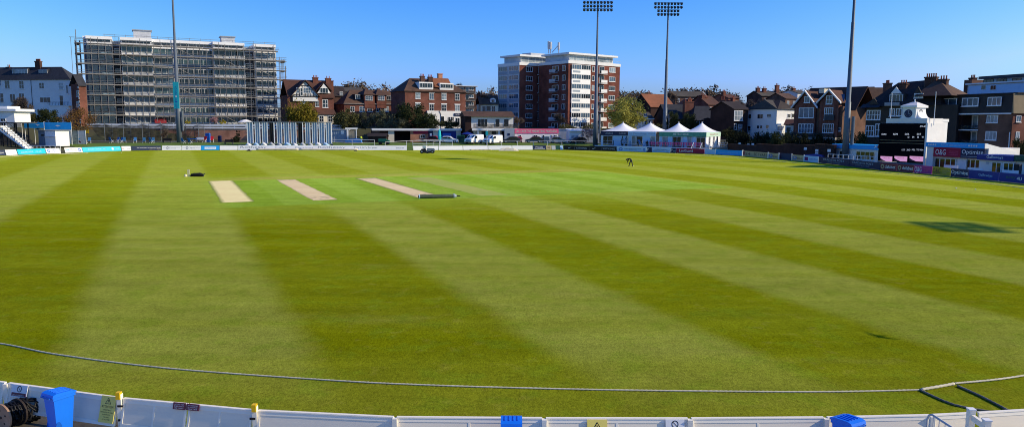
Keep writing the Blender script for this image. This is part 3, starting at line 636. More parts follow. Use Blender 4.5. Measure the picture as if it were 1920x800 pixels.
# crowd barrier
cbp = [AY(1739, 790, 12.9), AY(1832, 800, 11.6)]
f = F2(cbp[0], cbp[1]); br = thing('crowd_barrier', 'grey metal crowd barrier at the lower right by the fence', 'barrier', f.P(f.L / 2, 0, 0))
f2 = f; Lb = f.L + .7
mb = MB(); H_ = 1.22
mb.path([f.P(0, 0, .02), f.P(0, 0, H_ - .14), f.P(.03, 0, H_ - .05), f.P(.12, 0, H_), f.P(Lb - .12, 0, H_), f.P(Lb - .03, 0, H_ - .05), f.P(Lb, 0, H_ - .14), f.P(Lb, 0, .02)], .021, 8); mb.tube(f.P(0, 0, .18), f.P(Lb, 0, .18), .016)
obj('frame', mb, 'light_grey', br, smooth=True)
for i in range(1, 12): obj('bar', MB().tube(f.P(Lb * i / 12, 0, .19), f.P(Lb * i / 12, 0, H_ - .01), .009, n=5), 'light_grey', br)
for u in (.25, Lb - .25): obj('foot', MB().box(f, u - .02, u + .02, -.25, .25, 0, .025), 'light_grey', br)
# white side gate returning towards the camera
wg = thing('side_gate', 'white timber gate section with two square posts at lower right', 'gate', (*AY(1822, 790, 13.3).xy, 0))
pa, pb = AY(1821, 770, 13.25), AY(1850, 790, 12.75); f = F2(pa, pb)
for q in (0, f.L):
    o = obj('post', MB().box(f, q - .055, q + .055, -.055, .055, 0, 1.13), 'fence_white', wg); obj('cap', MB().box(f, q - .065, q + .065, -.065, .065, 1.131, 1.155), 'white_paint', o)
obj('rail', MB().box(f, .075, f.L - .075, -.03, .03, .95, 1.06), 'fence_white', wg); obj('panel', MB().box(f, .075, f.L - .075, -.015, .015, .1, .70), 'fence_panel', wg)
g2 = F2(pb, pb + Vector((1.5, -.12, 0))); obj('rail', MB().box(g2, .08, 1.5, -.025, .025, .86, .92), 'fence_white', wg); obj('panel', MB().box(g2, .08, 1.5, -.012, .012, .1, .66), 'fence_panel', wg)

# ------------------------------------------------------------------ boundary ropes
def rope(pix, r, mat_, label, extra=None):
    pts = [GZ(x, y, r) for x, y in pix] if not extra else extra
    P_ = []
    for i in range(len(pts) - 1):                                # Catmull-Rom through the surveyed points
        p0, p1, p2, p3 = pts[max(i - 1, 0)], pts[i], pts[i + 1], pts[min(i + 2, len(pts) - 1)]; n = max(2, int((p2 - p1).length / .22))
        for k in range(n):
            t = k / n; P_.append(.5 * ((2 * p1) + (p2 - p0) * t + (2 * p0 - 5 * p1 + 4 * p2 - p3) * t * t + (3 * p1 - p0 - 3 * p2 + p3) * t ** 3))
    P_.append(pts[-1]); Q = []
    for i, p in enumerate(P_):                                   # strands: fine alternating bulges
        Q.append(p)
        if i + 1 < len(P_) and p.y < 40: Q += [p.lerp(P_[i + 1], k / 4) for k in (1, 2, 3)]
    mb = MB(); mb.path(Q, [r * (1.12 if i % 2 else .85) for i in range(len(Q))], 7)
    return solo('boundary_rope', mb, mat_, label, 'rope', 'ropes marking the boundary', smooth=True, origin=pts[0])
rope([(-160, 622), (0, 643), (110, 664), (320, 690), (620, 712), (800, 721), (1000, 727), (1200, 731), (1450, 733.5), (1600, 733), (1725, 730)], .021, 'rope_cream', 'long thick boundary rope curving across the near outfield')
rope([(1725, 730), (1790, 758), (1868, 772)], .024, 'rope_grey', 'dark rope tail running to the fence, left of the two')
rope([(1727, 729.5), (1760, 724), (1789, 718.5)], .036, 'rope_cream', 'short doubled length of cream rope bridging the rope joins')
rope([(1795, 722), (1840, 742), (1893, 769.5)], .026, 'rope_grey', 'dark rope tail running to the fence, right of the two')
far_r = [bnd(p) for p in (1900, 1800, 1700, 1600)]
rope(None, .025, 'rope_cream', 'boundary rope leaving the right edge of the picture', [GZ(1790, 718, .035), GZ(1920, 703, .035), Vector((17.5, 20.3, .035)), Vector((28, 27, .035)), Vector((38, 38, .035)), Vector((46, 52, .035)), Vector((50.5, 66, .035)), Vector((52, 78, .035)), Vector((51, 90, .035)), Vector((48, 104, .035)), Vector((46.5, 118, .035)), Vector((43, 136, .035)), Vector((35, 150, .035))])
rope(None, .04, 'rope_cream', 'pale boundary rope on the far left in front of turquoise boards', [GZ(-80, 297, .04), GZ(0, 291.8 + 2, .04), GZ(60, 290.3, .04), GZ(115, 288.6, .04), GZ(165, 287.2, .04)])
# ------------------------------------------------------------------ advertising boards round the boundary
def board(px0, px1, mat_, label, texts=(), h=1.05, cat='advert board', extra=None, posts=False):
    """texts: (string, x0, x1, y0, y1, material) as fractions of the face"""
    a, b = bnd(px0), bnd(px1); f = F2(a, b); r = thing('advert_board', label, cat, f.P(f.L / 2, 0, 0), 'advert boards round the boundary')
    obj('panel', MB().box(f, .02, f.L - .02, 0, .06, .05, h), mat_, r)
    fb = MB()
    for u in (.25, f.L - .25): fb.box(f, u - .05, u + .05, .065, .5, 0, .05); fb.box(f, u - .04, u + .04, .065, .12, .051, h - .1)
    for i, u in enumerate((.25, f.L - .25)): obj('stand', MB().box(f, u - .05, u + .05, .065, .4, 0, .05).box(f, u - .04, u + .04, .065, .12, .051, h - .1), 'grey_paint', r)
    if posts:
        for u in (.04, f.L - .04): obj('post', MB().box(f, u - .07, u + .07, -.01, .1, 0, h + .12), 'white_paint', r)
    for s_, x0, x1, y0, y1, m_ in texts:
        t = MB(); put_text(t, s_, f, f.L * x0, f.L * x1, .05 + (h - .05) * y0, .05 + (h - .05) * y1, -.015); obj('lettering', t, m_, r)
    if extra: extra(r, f, f.L, h)
    if px1 < 1060: r.rotation_mode = 'QUATERNION'; r.rotation_quaternion = Matrix.Rotation(R(-20), 3, f.u).to_quaternion()      # tipped back in shape to catch more sun and come out whiter
    return r
def block(x0, x1, y0, y1, m_, name='coloured_field'):
    return lambda r, f, Lq, h: obj(name, MB().box(f, Lq * x0, Lq * x1, -.008, -.002, .05 + (h - .05) * y0, .05 + (h - .05) * y1), m_, r)
def many(*fs):
    def d(r, f, Lq, h):
        for q in fs: q(r, f, Lq, h)
    return d
def ellipse(cx, wd, m_, hollow=True):
    def d(r, f, Lq, h):
        mb = MB(); n = 20; cz = .05 + (h - .05) / 2; A = Lq * wd / 2; B_ = h * .3
        vs = [f.P(Lq * cx + math.cos(2 * math.pi * i / n) * A * q, -.012, cz + math.sin(2 * math.pi * i / n) * B_ * q) for q in ((1, .55) if hollow else (1, .01)) for i in range(n)]
        mb.add(vs, [(i, (i + 1) % n, (i + 1) % n + n, i + n) for i in range(n)]); obj('emblem', mb, m_, r)
    return d
def swoosh(cx, wd, m_='white_paint'):
    def d(r, f, Lq, h):
        z = .05 + (h - .05) * .5; W = Lq * wd; x = Lq * cx - W / 2; H = h * .2; mb = MB()
        P_ = [(0, .25), (.08, -.75), (.28, -.9), (1, .9), (.32, -.25), (.15, -.3)]
        mb.add([f.P(x + W * a, -.012, z + H * b) for a, b in P_], [(0, 1, 5), (1, 2, 4, 5), (2, 3, 4)]); obj('emblem', mb, m_, r)
    return d
board(-40, 11.5, 'slate_blue', 'blue grey board at the far left edge', [('ROTHESAY', .6, .95, .35, .6, 'white_board')])
board(12.5, 33.5, 'white_board', 'short blank white board at far left beside the turquoise board')
board(34.5, 87, 'turquoise', 'turquoise board in front of the white staircase', [('sussexcricket', .12, .55, .3, .7, 'pale_blue'), ('.co.uk', .62, .85, .35, .65, 'pale_blue')])
board(88, 114.5, 'white_board', 'white board with small blue oval emblem by the staircase railing', [('ENERGY', .35, .9, .52, .78, 'royal_blue'), ('SUPPLY', .35, .9, .2, .45, 'royal_blue')], extra=ellipse(.18, .22, 'royal_blue'))
board(123, 155.5, 'white_board', 'white board with blue and grey wording beneath the round brown tree', [('BREWIN', .32, .68, .55, .82, 'grey_paint'), ('DOLPHIN', .32, .68, .2, .46, 'grey_paint')], extra=many(ellipse(.84, .2, 'royal_blue'), block(.05, .26, .42, .6, 'sky_blue')))
board(156, 228, 'turquoise', 'long turquoise board in front of the practice nets', [('Sussex Cricket', .14, .48, .42, .74, 'pale_blue'), ('Academy', .52, .60, .42, .66, 'pale_blue'), ('JOIN', .86, .95, .32, .62, 'pale_blue')], extra=many(block(.755, .80, .3, .7, 'white_board')))
board(228.6, 246, 'white_board', 'small white board with red mark beside the navy board', [('PPP', .05, .32, .3, .6, 'red_paint'), ('foods', .55, .95, .25, .55, 'grey_paint')])
board(246.5, 303, 'slate_blue', 'dark slate board with one thin white line of words', [('The investment in respected hands', .18, .97, .45, .68, 'white_board'), ('since 1850', .6, .97, .14, .3, 'tan')])
board(303.5, 339.5, 'white_board', 'white board with grey wording, left of the floodlight mast foot', [('Davis', .38, .72, .34, .68, 'grey_paint')], extra=many(block(.05, .3, .46, .54, 'light_grey'), ellipse(.29, .12, 'grey_paint'), block(.75, .95, .46, .54, 'light_grey')))
board(340, 376.5, 'white_board', 'white board with grey wording, right of the floodlight mast foot', [('Davis', .38, .72, .34, .68, 'grey_paint')], extra=many(block(.05, .3, .46, .54, 'light_grey'), ellipse(.29, .12, 'grey_paint'), block(.75, .95, .46, .54, 'light_grey')))
board(377, 411.5, 'sky_blue', 'blue board with white box in front of two red chairs', [('SUSSEX', .24, .76, .34, .6, 'sky_blue')], extra=block(.19, .81, .2, .72, 'white_board'))
board(412, 445.5, 'white_board', 'plain white board just left of the sight screen board')
board(446, 538, 'white_board', 'white board with large grey wording at the left of the sight screen', [('Rothesay', .05, .58, .25, .85, 'grey_paint'), ('Protecting', .76, .99, .36, .72, 'light_grey')], h=1.12)
board(538, 690, 'white_board', 'long white board with grey wording beneath the right of the sight screen', [('Pensions', .10, .32, .36, .72, 'light_grey'), ('Rothesay', .38, .72, .28, .85, 'grey_paint'), ('The UK\'s', .82, .985, .36, .75, 'grey_paint')], h=1.12)
board(690, 763, 'white_board', 'white board whose wording ends just before the gap', [('largest', .01, .24, .34, .72, 'grey_paint'), ('insurer', .72, .93, .34, .66, 'grey_paint')], h=1.12)
for i, (a, b, lab) in enumerate([(775, 822, 'blank white board behind the ride-on mower'), (822.6, 868, 'blank white board below the white hatchback'), (868.6, 915, 'blank white board below the two white vans'), (915.6, 960, 'blank white board behind the pile of cream sheeting'), (960.6, 999, 'blank white board just left of the navy boards')]):
    board(a, b, 'white_board', lab)
board(1000, 1024, 'navy', 'small navy board with white car outline', [('Frosts', .2, .75, .45, .8, 'white_board')], extra=block(.1, .9, .2, .36, 'light_grey'))
board(1024.5, 1034, 'tan', 'small tan board with dark shape', [('vs', .2, .8, .25, .7, 'black_paint')]); board(1034.5, 1042, 'light_grey', 'narrow pale grey board between tan and dark boards'); board(1042.5, 1050, 'dark_green', 'narrow dark green board'); board(1050.5, 1056, 'pale_blue', 'narrow pale board left of the long black board')
board(1056.5, 1105.5, 'black_paint', 'black board with white tick, left of two alike', [('/', .42, .45, .2, .8, 'light_grey'), ('KITKING', .50, .90, .28, .66, 'light_grey')], extra=swoosh(.24, .12))
board(1106, 1156, 'black_paint', 'black board with white tick, right of two alike by the tents', [('/', .44, .47, .2, .8, 'light_grey'), ('KITKING', .51, .94, .28, .66, 'light_grey')], extra=swoosh(.16, .14))
board(1156.5, 1212, 'pale_blue', 'pale blue board with dark wording below the left tents', [('SUSSEX CRICKET FOUNDATION', .26, .82, .48, .68, 'navy'), ('community', .42, .68, .2, .4, 'navy')], extra=many(ellipse(.13, .14, 'royal_blue'), ellipse(.92, .06, 'royal_blue')))
board(1212.5, 1222, 'navy', 'tiny black board with white letter, left one', [('P', .1, .35, .2, .8, 'white_board')])
board(1222.5, 1256.5, 'pale_blue', 'pale blue board with thin wording below the green fronted tents', [('FAIRER FINANCE', .15, .85, .5, .7, 'navy'), ('independent since 1989', .08, .92, .18, .36, 'navy')])
board(1257, 1267, 'navy', 'tiny black board with white letter, right one', [('P', .1, .35, .2, .8, 'white_board'), ('os', .5, .95, .2, .5, 'light_grey')])
board(1267.5, 1320.5, 'crimson', 'dark red board with white wording', [('LanGuard', .12, .60, .26, .80, 'white_board')])
board(1321, 1340.5, 'pale_blue', 'plain pale blue board right of the dark red board')
board(1341, 1391.5, 'sky_blue', 'bright blue board with faint white figures', [('sussexcricket.co.uk', .1, .85, .38, .58, 'pale_blue')], posts=True)
board(1392.5, 1439.5, 'tan', 'tan tyre board with bold black wording', [('SETYRES', .46, .98, .25, .78, 'black_paint'), ('24', .1, .32, .25, .75, 'maroon')], extra=block(.02, .42, .1, .95, 'crimson', 'red_field') and block(.02, .08, .2, .9, 'crimson'), posts=True)
board(1440, 1460, 'tan', 'short tan board with blue emblem at the end of the line', [('bar', .45, .9, .3, .65, 'maroon')], extra=ellipse(.25, .35, 'royal_blue'), posts=True)
board(1484, 1507, 'tan', 'short tan board with blue emblem after the gap', [('bar', .45, .9, .3, .65, 'maroon')], extra=ellipse(.25, .35, 'royal_blue'), posts=True)
board(1507.5, 1534, 'pale_blue', 'pale board with dark slanted wording after the gap', [('cyberline', .35, .95, .3, .65, 'royal_blue')], extra=block(.03, .28, .2, .8, 'purple'))
board(1534.5, 1592, 'navy', 'navy board with spaced white capitals, left of two', [('TRADING POST', .15, .85, .5, .78, 'light_grey'), ('COFFEE ROASTERS', .3, .72, .18, .34, 'grey_paint')])
board(1592.5, 1649, 'navy', 'navy board with spaced white capitals before the blue pavilion', [('TRADING POST', .08, .80, .5, .78, 'light_grey'), ('COFFEE ROASTERS', .2, .66, .18, .34, 'grey_paint')])
board(1649.5, 1681, 'maroon', 'dark maroon board with bold white wording, left below the scoreboard', [('dafabet', .30, .92, .3, .74, 'white_board')], extra=ellipse(.15, .2, 'tan'))
board(1681.5, 1713, 'maroon', 'dark maroon board with bold white wording, right below the scoreboard', [('dafabet', .30, .96, .3, .74, 'white_board')], extra=ellipse(.15, .2, 'tan'))
board(1713.5, 1747, 'magenta', 'magenta board with big white initials', [('O&G', .03, .42, .18, .82, 'white_board'), ('CREATIVE MARKETING', .55, .96, .5, .66, 'pink'), ('PARTNERS', .55, .8, .26, .42, 'pink')])
board(1747.5, 1781.5, 'dull_yellow', 'mustard yellow board with big dark initials', [('O&G', .03, .46, .18, .82, 'maroon'), ('CREATIVE MARKETING', .56, .96, .5, .66, 'tan'), ('PARTNERS', .56, .8, .26, .42, 'tan')])
board(1782, 1815, 'navy', 'navy board with large rounded white wording', [('Optimise', .03, .98, .2, .8, 'white_board')])
board(1815.5, 1872, 'deep_blue', 'deep blue board with small white wording', [('Galloways', .34, .80, .30, .68, 'pale_blue')])
board(1872.5, 1970, 'deep_blue', 'dark blue board with green and white wording at the right edge', [('easy', .14, .34, .3, .66, 'green_paint'), ('4U', .36, .46, .3, .66, 'white_board')])

# ------------------------------------------------------------------ things on the field
P0 = GZ(354, 331)
wk = thing('training_stumps', 'set of cream spring stumps standing beside a black bag on the outfield', 'stumps', (P0.x, P0.y, 0)); f = Fr(P0, (1, 0))
for i, dx in enumerate((-.11, 0, .11)): obj('stump', MB().tube(f.P(dx, 0, .05), f.P(dx, 0, .76), .028, n=7), 'cream', wk)
obj('base', MB().box(f, -.24, .24, -.12, .12, 0, .05), 'cream', wk); obj('bail', MB().tube(f.P(-.12, 0, .775), f.P(.12, 0, .775), .02, n=6), 'cream', wk)
obj('helmet', MB().lathe(f.P(-.32, -.1, 0), [(0, .16), (.14, .17), (.24, .12), (.28, .02)], 10), 'cream', wk)
P0 = GZ(369, 331); f = Fr(P0, (1, .08)); bg_ = MB()
prof = [(-.75, .05), (-.6, .17), (-.2, .19), (.3, .21), (.62, .19), (.78, .08)]
for i, (u, r_) in enumerate(prof):
    for j in range(10):
        a = 2 * math.pi * j / 10; bg_.V.append(f.P(u, math.cos(a) * r_ * 1.1, max(0, r_ + math.sin(a) * r_)))
for i in range(len(prof) - 1):
    for j in range(10): bg_.F.append((i * 10 + j, i * 10 + (j + 1) % 10, (i + 1) * 10 + (j + 1) % 10, (i + 1) * 10 + j)); bg_.K.append(0)
bg_.F += [tuple(range(9, -1, -1)), tuple(range(50, 60))]; bg_.K += [0, 0]
kb = thing('kit_bag', 'long black kit bag lying on the grass next to the stumps', 'bag', f.P(0, 0, 0)); obj('body', bg_, 'cloth_black', kb, smooth=True)
obj('strap', MB().path([f.P(-.4, -.1, .36), f.P(-.1, -.1, .47), f.P(.3, -.1, .47), f.P(.55, -.1, .40)], .02), 'dark_grey', kb)
obj('shoe', MB().path([f.P(.72, -.1, .08), f.P(.85, -.12, .3), f.P(.98, -.1, .34)], [.07, .07, .04], 7), 'dark_grey', kb)
# rope-and-roller for drying the pitch
a, b = GZ(786, 372.2, 0), GZ(851, 370.8, 0); f = F2(a, b); rr = .165
ro = thing('pitch_roller', 'long grey green roller lying across the end of the third pitch', 'roller', f.P(f.L / 2, 0, 0))
obj('drum', MB().lathe(f.P(0.05, 0, rr), [(0, rr), (f.L - .1, rr)], 18, f.u), 'roller_green', ro, smooth=False)
obj('end_cap', MB().lathe(f.P(-.03, 0, rr), [(0, rr + .02), (.08, rr + .02)], 18, f.u), 'pale_blue', ro)
obj('end_cap', MB().lathe(f.P(f.L - .05, 0, rr), [(0, rr + .02), (.1, rr + .02), (.28, rr * .55)], 18, f.u), 'container', ro)
obj('axle', MB().tube(f.P(f.L + .2, 0, rr), f.P(f.L + .55, 0, rr - .02), .05), 'black_paint', ro); obj('axle', MB().tube(f.P(-.03, 0, rr), f.P(-.08, 0, rr), .1), 'black_paint', ro)
# ride-on mower
P0 = GZ(801, 287.5); f = Fr(P0, (1, 0)); s = 1.25
mw = thing('ride_on_mower', 'dark ride-on mower with white seat box parked before the boards', 'mower', f.P(0, 0, 0))
def pu(pts): return [(a * s, b * s) for a, b in pts]
obj('chassis', MB().prism_v(f, pu([(-1.0, .28), (1.15, .28), (1.15, .40), (-1.0, .42)]), -.45, .45), 'dark_grey', mw)
obj('bonnet', MB().prism_v(f, pu([(.0, .405), (1.25, .405), (1.28, .62), (1.1, .82), (.1, .86), (0, .8)]), -.42, .42), 'grey_paint', mw)
obj('engine_cover', MB().prism_v(f, pu([(-.95, .425), (-.2, .415), (-.22, .74), (-.5, .8), (-.95, .7)]), -.4, .4), 'black_paint', mw)
st_ = obj('seat', MB().box(f, -.72 * s, -.1 * s, -.32, .32, .81 * s, .92 * s), 'white_paint', mw)
obj('backrest', MB().prism_v(f, pu([(-.75, .925), (-.12, .925), (-.16, 1.28), (-.62, 1.32), (-.74, 1.2)]), -.34, .34), 'white_paint', st_)
obj('steering_wheel', MB().lathe(f.P(.12 * s, 0, 1.12 * s), [(0, .2), (.03, .2)], 12, (-.5, 0, .86)), 'black_paint', mw)
for u, r_ in ((-.82, .30), (.9, .27), (.05, .22)):
    for q in (-1, 1):
        wv = obj('wheel', MB().lathe(f.P(u * s, q * .45, r_ * s), [(0, r_ * s), (.16, r_ * s)], 14, f.v * q), 'rubber', mw); obj('rim', MB().lathe(f.P(u * s, q * .612, r_ * s), [(0, r_ * s * .5), (.012, r_ * s * .5)], 10, f.v * q), 'grey_paint', wv)
obj('cutting_deck', MB().box(f, -.5 * s, .6 * s, -.7, .7, .1, .25 * s), 'black_paint', mw)
# long covers rolled up at the foot of the boards, and loose sheets
def roll(px0, px1, r_, label, mat_='cream', name='rolled_cover'):
    a, b = bnd(px0), bnd(px1); f = F2(a, b); n = 16; mb = MB(); random.seed(int(px0))
    mb.path([f.P(f.L * i / n, -.55 + random.uniform(-.06, .06), r_ * .95) for i in range(n + 1)], [r_ * random.uniform(.85, 1.1) for _ in range(n + 1)], 9)
    solo(name, mb, mat_, label, 'pitch cover', smooth=True)
roll(482, 560, .22, 'rolled cream cover lying under the left sight screen boards'); roll(562, 671, .20, 'rolled cream cover lying under the right sight screen boards'); roll(880, 921, .10, 'thin flattened cream sheet along the blank white boards')
def heap(px, py, w_, h_, label, mat_, cat, seed=3, name='sheet_heap'):
    p = GZ(px, py); f = Fr(p, (1, 0)); random.seed(seed); mb = MB(); nx, ny = 9, 5
    for j in range(ny):
        for i in range(nx):
            u, v = (i / (nx - 1) * 2 - 1), (j / (ny - 1) * 2 - 1); q = max(0, 1 - u * u) * max(0, 1 - v * v)
            mb.V.append(f.P(u * w_ / 2, v * .5, q ** .6 * h_ * random.uniform(.6, 1.15)))
    for j in range(ny - 1):
        for i in range(nx - 1): mb.F.append((j * nx + i, j * nx + i + 1, (j + 1) * nx + i + 1, (j + 1) * nx + i)); mb.K.append(0)
    solo(name, mb, mat_, label, cat)
heap(954, 282.6, 4.6, .75, 'crumpled heap of cream sheeting against the white boards', 'cream', 'pitch cover', 5)
heap(467, 283, .9, .38, 'small dark sack in front of the sight screen board, left one', 'black_paint', 'sack', 7, 'sandbag'); heap(667, 283, .6, .30, 'small dark sack in front of the sight screen board, right one', 'black_paint', 'sack', 8, 'sandbag')
for px, py, lab in [(228, 286.5, 'white ball lying before the turquoise board'), (1187, 311.8, 'white ball lying by the feet of the bending person'), (1793, 353.5, 'white ball lying on the right outfield, left of two'), (1829, 356, 'white ball lying on the right outfield, right of two')]:
    p = GZ(px, py); solo('cricket_ball', MB().lathe(p, [(.0, .02), (.02, .05), (.055, .065), (.09, .05), (.11, .02)], 10), 'white_paint', lab, 'ball', smooth=True)
# ------------------------------------------------------------------ people
def person(name, label, loc, rz, J, cloth, extra=None, scale=1.0):
    """one continuous skinned body. J: joint -> (x, y, z); body faces -Y locally. cloth: list of (test(point) -> material index) handled by regions"""
    E_ = [('pelvis', 'chest'), ('chest', 'neck'), ('neck', 'head'), ('head', 'crown')]
    for s_ in 'LR': E_ += [('chest', 'shoulder' + s_), ('shoulder' + s_, 'elbow' + s_), ('elbow' + s_, 'wrist' + s_), ('wrist' + s_, 'hand' + s_), ('pelvis', 'hip' + s_), ('hip' + s_, 'knee' + s_), ('knee' + s_, 'ankle' + s_), ('ankle' + s_, 'toe' + s_)]
    RAD = dict(pelvis=(.165, .12), chest=(.185, .125), neck=(.058, .058), head=(.088, .098), crown=(.07, .08), shoulder=(.075, .075), elbow=(.052, .052), wrist=(.034, .034), hand=(.042, .024), hip=(.105, .105), knee=(.072, .072), ankle=(.048, .048), toe=(.042, .035))
    keys = list(J); me = bpy.data.meshes.new('body'); me.from_pydata([Vector(J[k]) for k in keys], [(keys.index(a), keys.index(b)) for a, b in E_], [])
    o = bpy.data.objects.new('body', me); COL.objects.link(o)
    md = o.modifiers.new('skin', 'SKIN'); md.use_smooth_shade = True
    lay = me.skin_vertices[0]
    for i, k in enumerate(keys):
        q = k[:-1] if k[-1] in 'LR' else k; lay.data[i].radius = RAD[q]; lay.data[i].use_root = (k == 'pelvis')
    o.modifiers.new('sub', 'SUBSURF').levels = 1; o.modifiers['sub'].render_levels = 1
    dg = bpy.context.evaluated_depsgraph_get(); dg.update(); ev = o.evaluated_get(dg); m2 = bpy.data.meshes.new_from_object(ev)
    bpy.data.objects.remove(o); bpy.data.meshes.remove(me)
    for x in ('skin', cloth[0], cloth[1], 'black_paint'): m2.materials.append(MATS[x])
    JV = {k: Vector(v) for k, v in J.items()}
    def reg(p):
        best = min(JV, key=lambda k: (JV[k] - p).length - {'chest': .12, 'pelvis': .08, 'head': .05, 'crown': .03}.get(k, 0)); b = best.rstrip('LR')
        return 0 if b in ('neck', 'head', 'crown', 'hand') else 3 if b in ('ankle', 'toe') else 2 if b in ('hip', 'knee', 'pelvis') else 1
    m2.polygons.foreach_set('material_index', [reg(q.center) for q in m2.polygons]); m2.polygons.foreach_set('use_smooth', [True] * len(m2.polygons))
    r = thing('person', label, 'person', loc); r.rotation_euler = (0, 0, rz); r.scale = (scale,) * 3
    b = bpy.data.objects.new('body', m2); COL.objects.link(b); b.parent = r; OFF[b] = OFF[r]
    hd, cr = JV['head'], JV['crown']; ax = (cr - hd).normalized(); h = MB(); off = OFF[r]
    side = ax.cross(Vector((1, 0, 0))).normalized()           # back of the head
    h.lathe(hd + ax * .02 + side * .02 + off, [(0, .098), (.06, .104), (.10, .085), (.135, .03)], 10, ax); obj('hair', h, 'hair', r, smooth=True)
    for s_, sx in (('L', -1), ('R', 1)):                         # five fingers rooted in each palm
        w_, hn = JV['wrist' + s_], JV['hand' + s_]; d = (hn - w_).normalized(); sd = d.cross(Vector((0, 1, 0))); sd = sd.normalized() if sd.length > .1 else Vector((1, 0, 0)); nr = d.cross(sd)
        for k in range(4): h_ = MB().path([hn + sd * (k - 1.5) * .019 + d * .02 + off, hn + sd * (k - 1.5) * .021 + d * (.06 + .008 * (k in (1, 2))) + off, hn + sd * (k - 1.5) * .02 + d * (.085 + .012 * (k in (1, 2))) + nr * .02 + off], [.0095, .0085, .006], 5); obj('finger', h_, 'skin', r, smooth=True)
        obj('thumb', MB().path([hn - d * .02 + sd * .03 + off, hn + sd * .055 + d * .02 + off, hn + sd * .052 + d * .05 + nr * .015 + off], [.011, .0095, .007], 5), 'skin', r, smooth=True)
    nose = side * -1; obj('nose', MB().path([hd + nose * .085 + ax * .02 + off, hd + nose * .108 - ax * .02 + off], [.012, .017], 5), 'skin', r)
    return r
STAND = dict(pelvis=(0, 0, .95), chest=(0, .01, 1.32), neck=(0, 0, 1.5), head=(0, -.02, 1.62), crown=(0, -.01, 1.73), shoulderL=(-.19, .01, 1.40), elbowL=(-.25, .03, 1.12), wristL=(-.25, -.04, .88), handL=(-.24, -.06, .80), shoulderR=(.19, .01, 1.40), elbowR=(.25, .03, 1.12), wristR=(.25, -.04, .88), handR=(.24, -.06, .80), hipL=(-.1, 0, .88), kneeL=(-.11, -.02, .49), ankleL=(-.12, .02, .08), toeL=(-.13, -.14, .035), hipR=(.1, 0, .88), kneeR=(.11, -.02, .49), ankleR=(.12, .02, .08), toeR=(.13, -.14, .035))
BEND = dict(pelvis=(0, .22, .92), chest=(0, -.16, 1.10), neck=(0, -.34, 1.06), head=(0, -.42, .98), crown=(0, -.49, .92), shoulderL=(-.18, -.20, 1.07), elbowL=(-.20, -.27, .80), wristL=(-.18, -.36, .57), handL=(-.17, -.38, .49), shoulderR=(.18, -.20, 1.07), elbowR=(.20, -.25, .80), wristR=(.18, -.32, .57), handR=(.17, -.34, .49), hipL=(-.1, .2, .85), kneeL=(-.13, .0, .48), ankleL=(-.14, -.04, .08), toeL=(-.15, -.2, .035), hipR=(.1, .2, .85), kneeR=(.13, .30, .47), ankleR=(.14, .40, .08), toeR=(.15, .24, .035))
SIT = dict(pelvis=(0, .1, .50), chest=(0, .14, .88), neck=(0, .1, 1.07), head=(0, .07, 1.19), crown=(0, .08, 1.30), shoulderL=(-.19, .13, .96), elbowL=(-.25, .06, .70), wristL=(-.19, -.17, .60), handL=(-.16, -.25, .59), shoulderR=(.19, .13, .96), elbowR=(.25, .06, .70), wristR=(.19, -.17, .60), handR=(.16, -.25, .59), hipL=(-.1, .05, .50), kneeL=(-.15, -.36, .50), ankleL=(-.15, -.36, .09), toeL=(-.15, -.52, .035), hipR=(.1, .05, .50), kneeR=(.15, -.36, .50), ankleR=(.15, -.36, .09), toeR=(.15, -.52, .035))
p = GZ(1182, 312); person('person', 'person in dark clothes bending over on the outfield to inspect the grass', (p.x - .1, p.y, 0), R(-90), BEND, ('cloth_black', 'cloth_navy'), scale=1.06)
p = AY(677, 268, 181); person('person', 'person in yellow hi-vis jacket standing behind the boards near the garages', (p.x, 181, ground_z(p.x, 181)), R(15), STAND, ('hi_vis', 'cloth_navy'))
# ------------------------------------------------------------------ far left: white house, stand, staircase
def gz2(p): return ground_z(p[0], p[1])
def wall_box(root, f, u0, u1, v0, v1, w0, w1, m_, name='wall'): return obj(name, MB().box(f, u0, u1, v0, v1, w0, w1), m_, root)

f = FY(-70, 202, 138, 196); zb = 3.0
h = thing('white_house', 'long white rendered house with dark slate roof at the far left', 'house', f.P(f.L / 2, 0, zb))
uq = lambda px, py, v=0: f.uw(px, py, v)
ze = uq(60, 150)[1]; zr = uq(60, 126, 2)[1]
wall_box(h, f, 0, f.L, 0, 4, zb, ze, 'white_render')
rf = obj('roof', hip(MB(), f, 0, f.L, 0, 4, ze + .01, zr, 5, 4.4, .3), 'slate', h)
for x0, x1, y0, y1 in [(23, 52, 129.5, 141), (73, 89, 131, 143.5)]:
    u0, u1, w0, w1 = f.r(x0, y0, x1, y1, .9); d = obj('dormer', MB().box(f, u0 - .15, u1 + .15, .9, 2.2, w0 - .3, w1 + .25), 'slate', h); window(h, f, (u0, u1, w0, w1), 5 if x1 < 60 else 2, 1, .9, sill=False)
for x0, x1, y0, y1, nx, ny in [(-14, 3, 150, 161, 2, 2), (9, 18.5, 151, 166, 2, 2), (36, 45, 151.5, 167, 2, 2), (73.5, 83, 155, 166.5, 2, 2), (110, 119, 155, 167.5, 2, 2), (124, 128, 160, 176, 1, 1), (-5, 7, 175, 192, 2, 2), (19, 29, 176, 192, 2, 1), (36, 46, 175, 192, 2, 1), (75, 95, 182.5, 192.5, 3, 1), (112, 119, 179, 198, 1, 2), (70, 80, 205, 216, 2, 1), (82, 93, 205, 216, 2, 1), (102, 111, 205, 223, 1, 2)]:
    window(h, f, f.r(x0, y0, x1, y1), nx, ny, gm='glass_dark' if y0 > 170 else None)
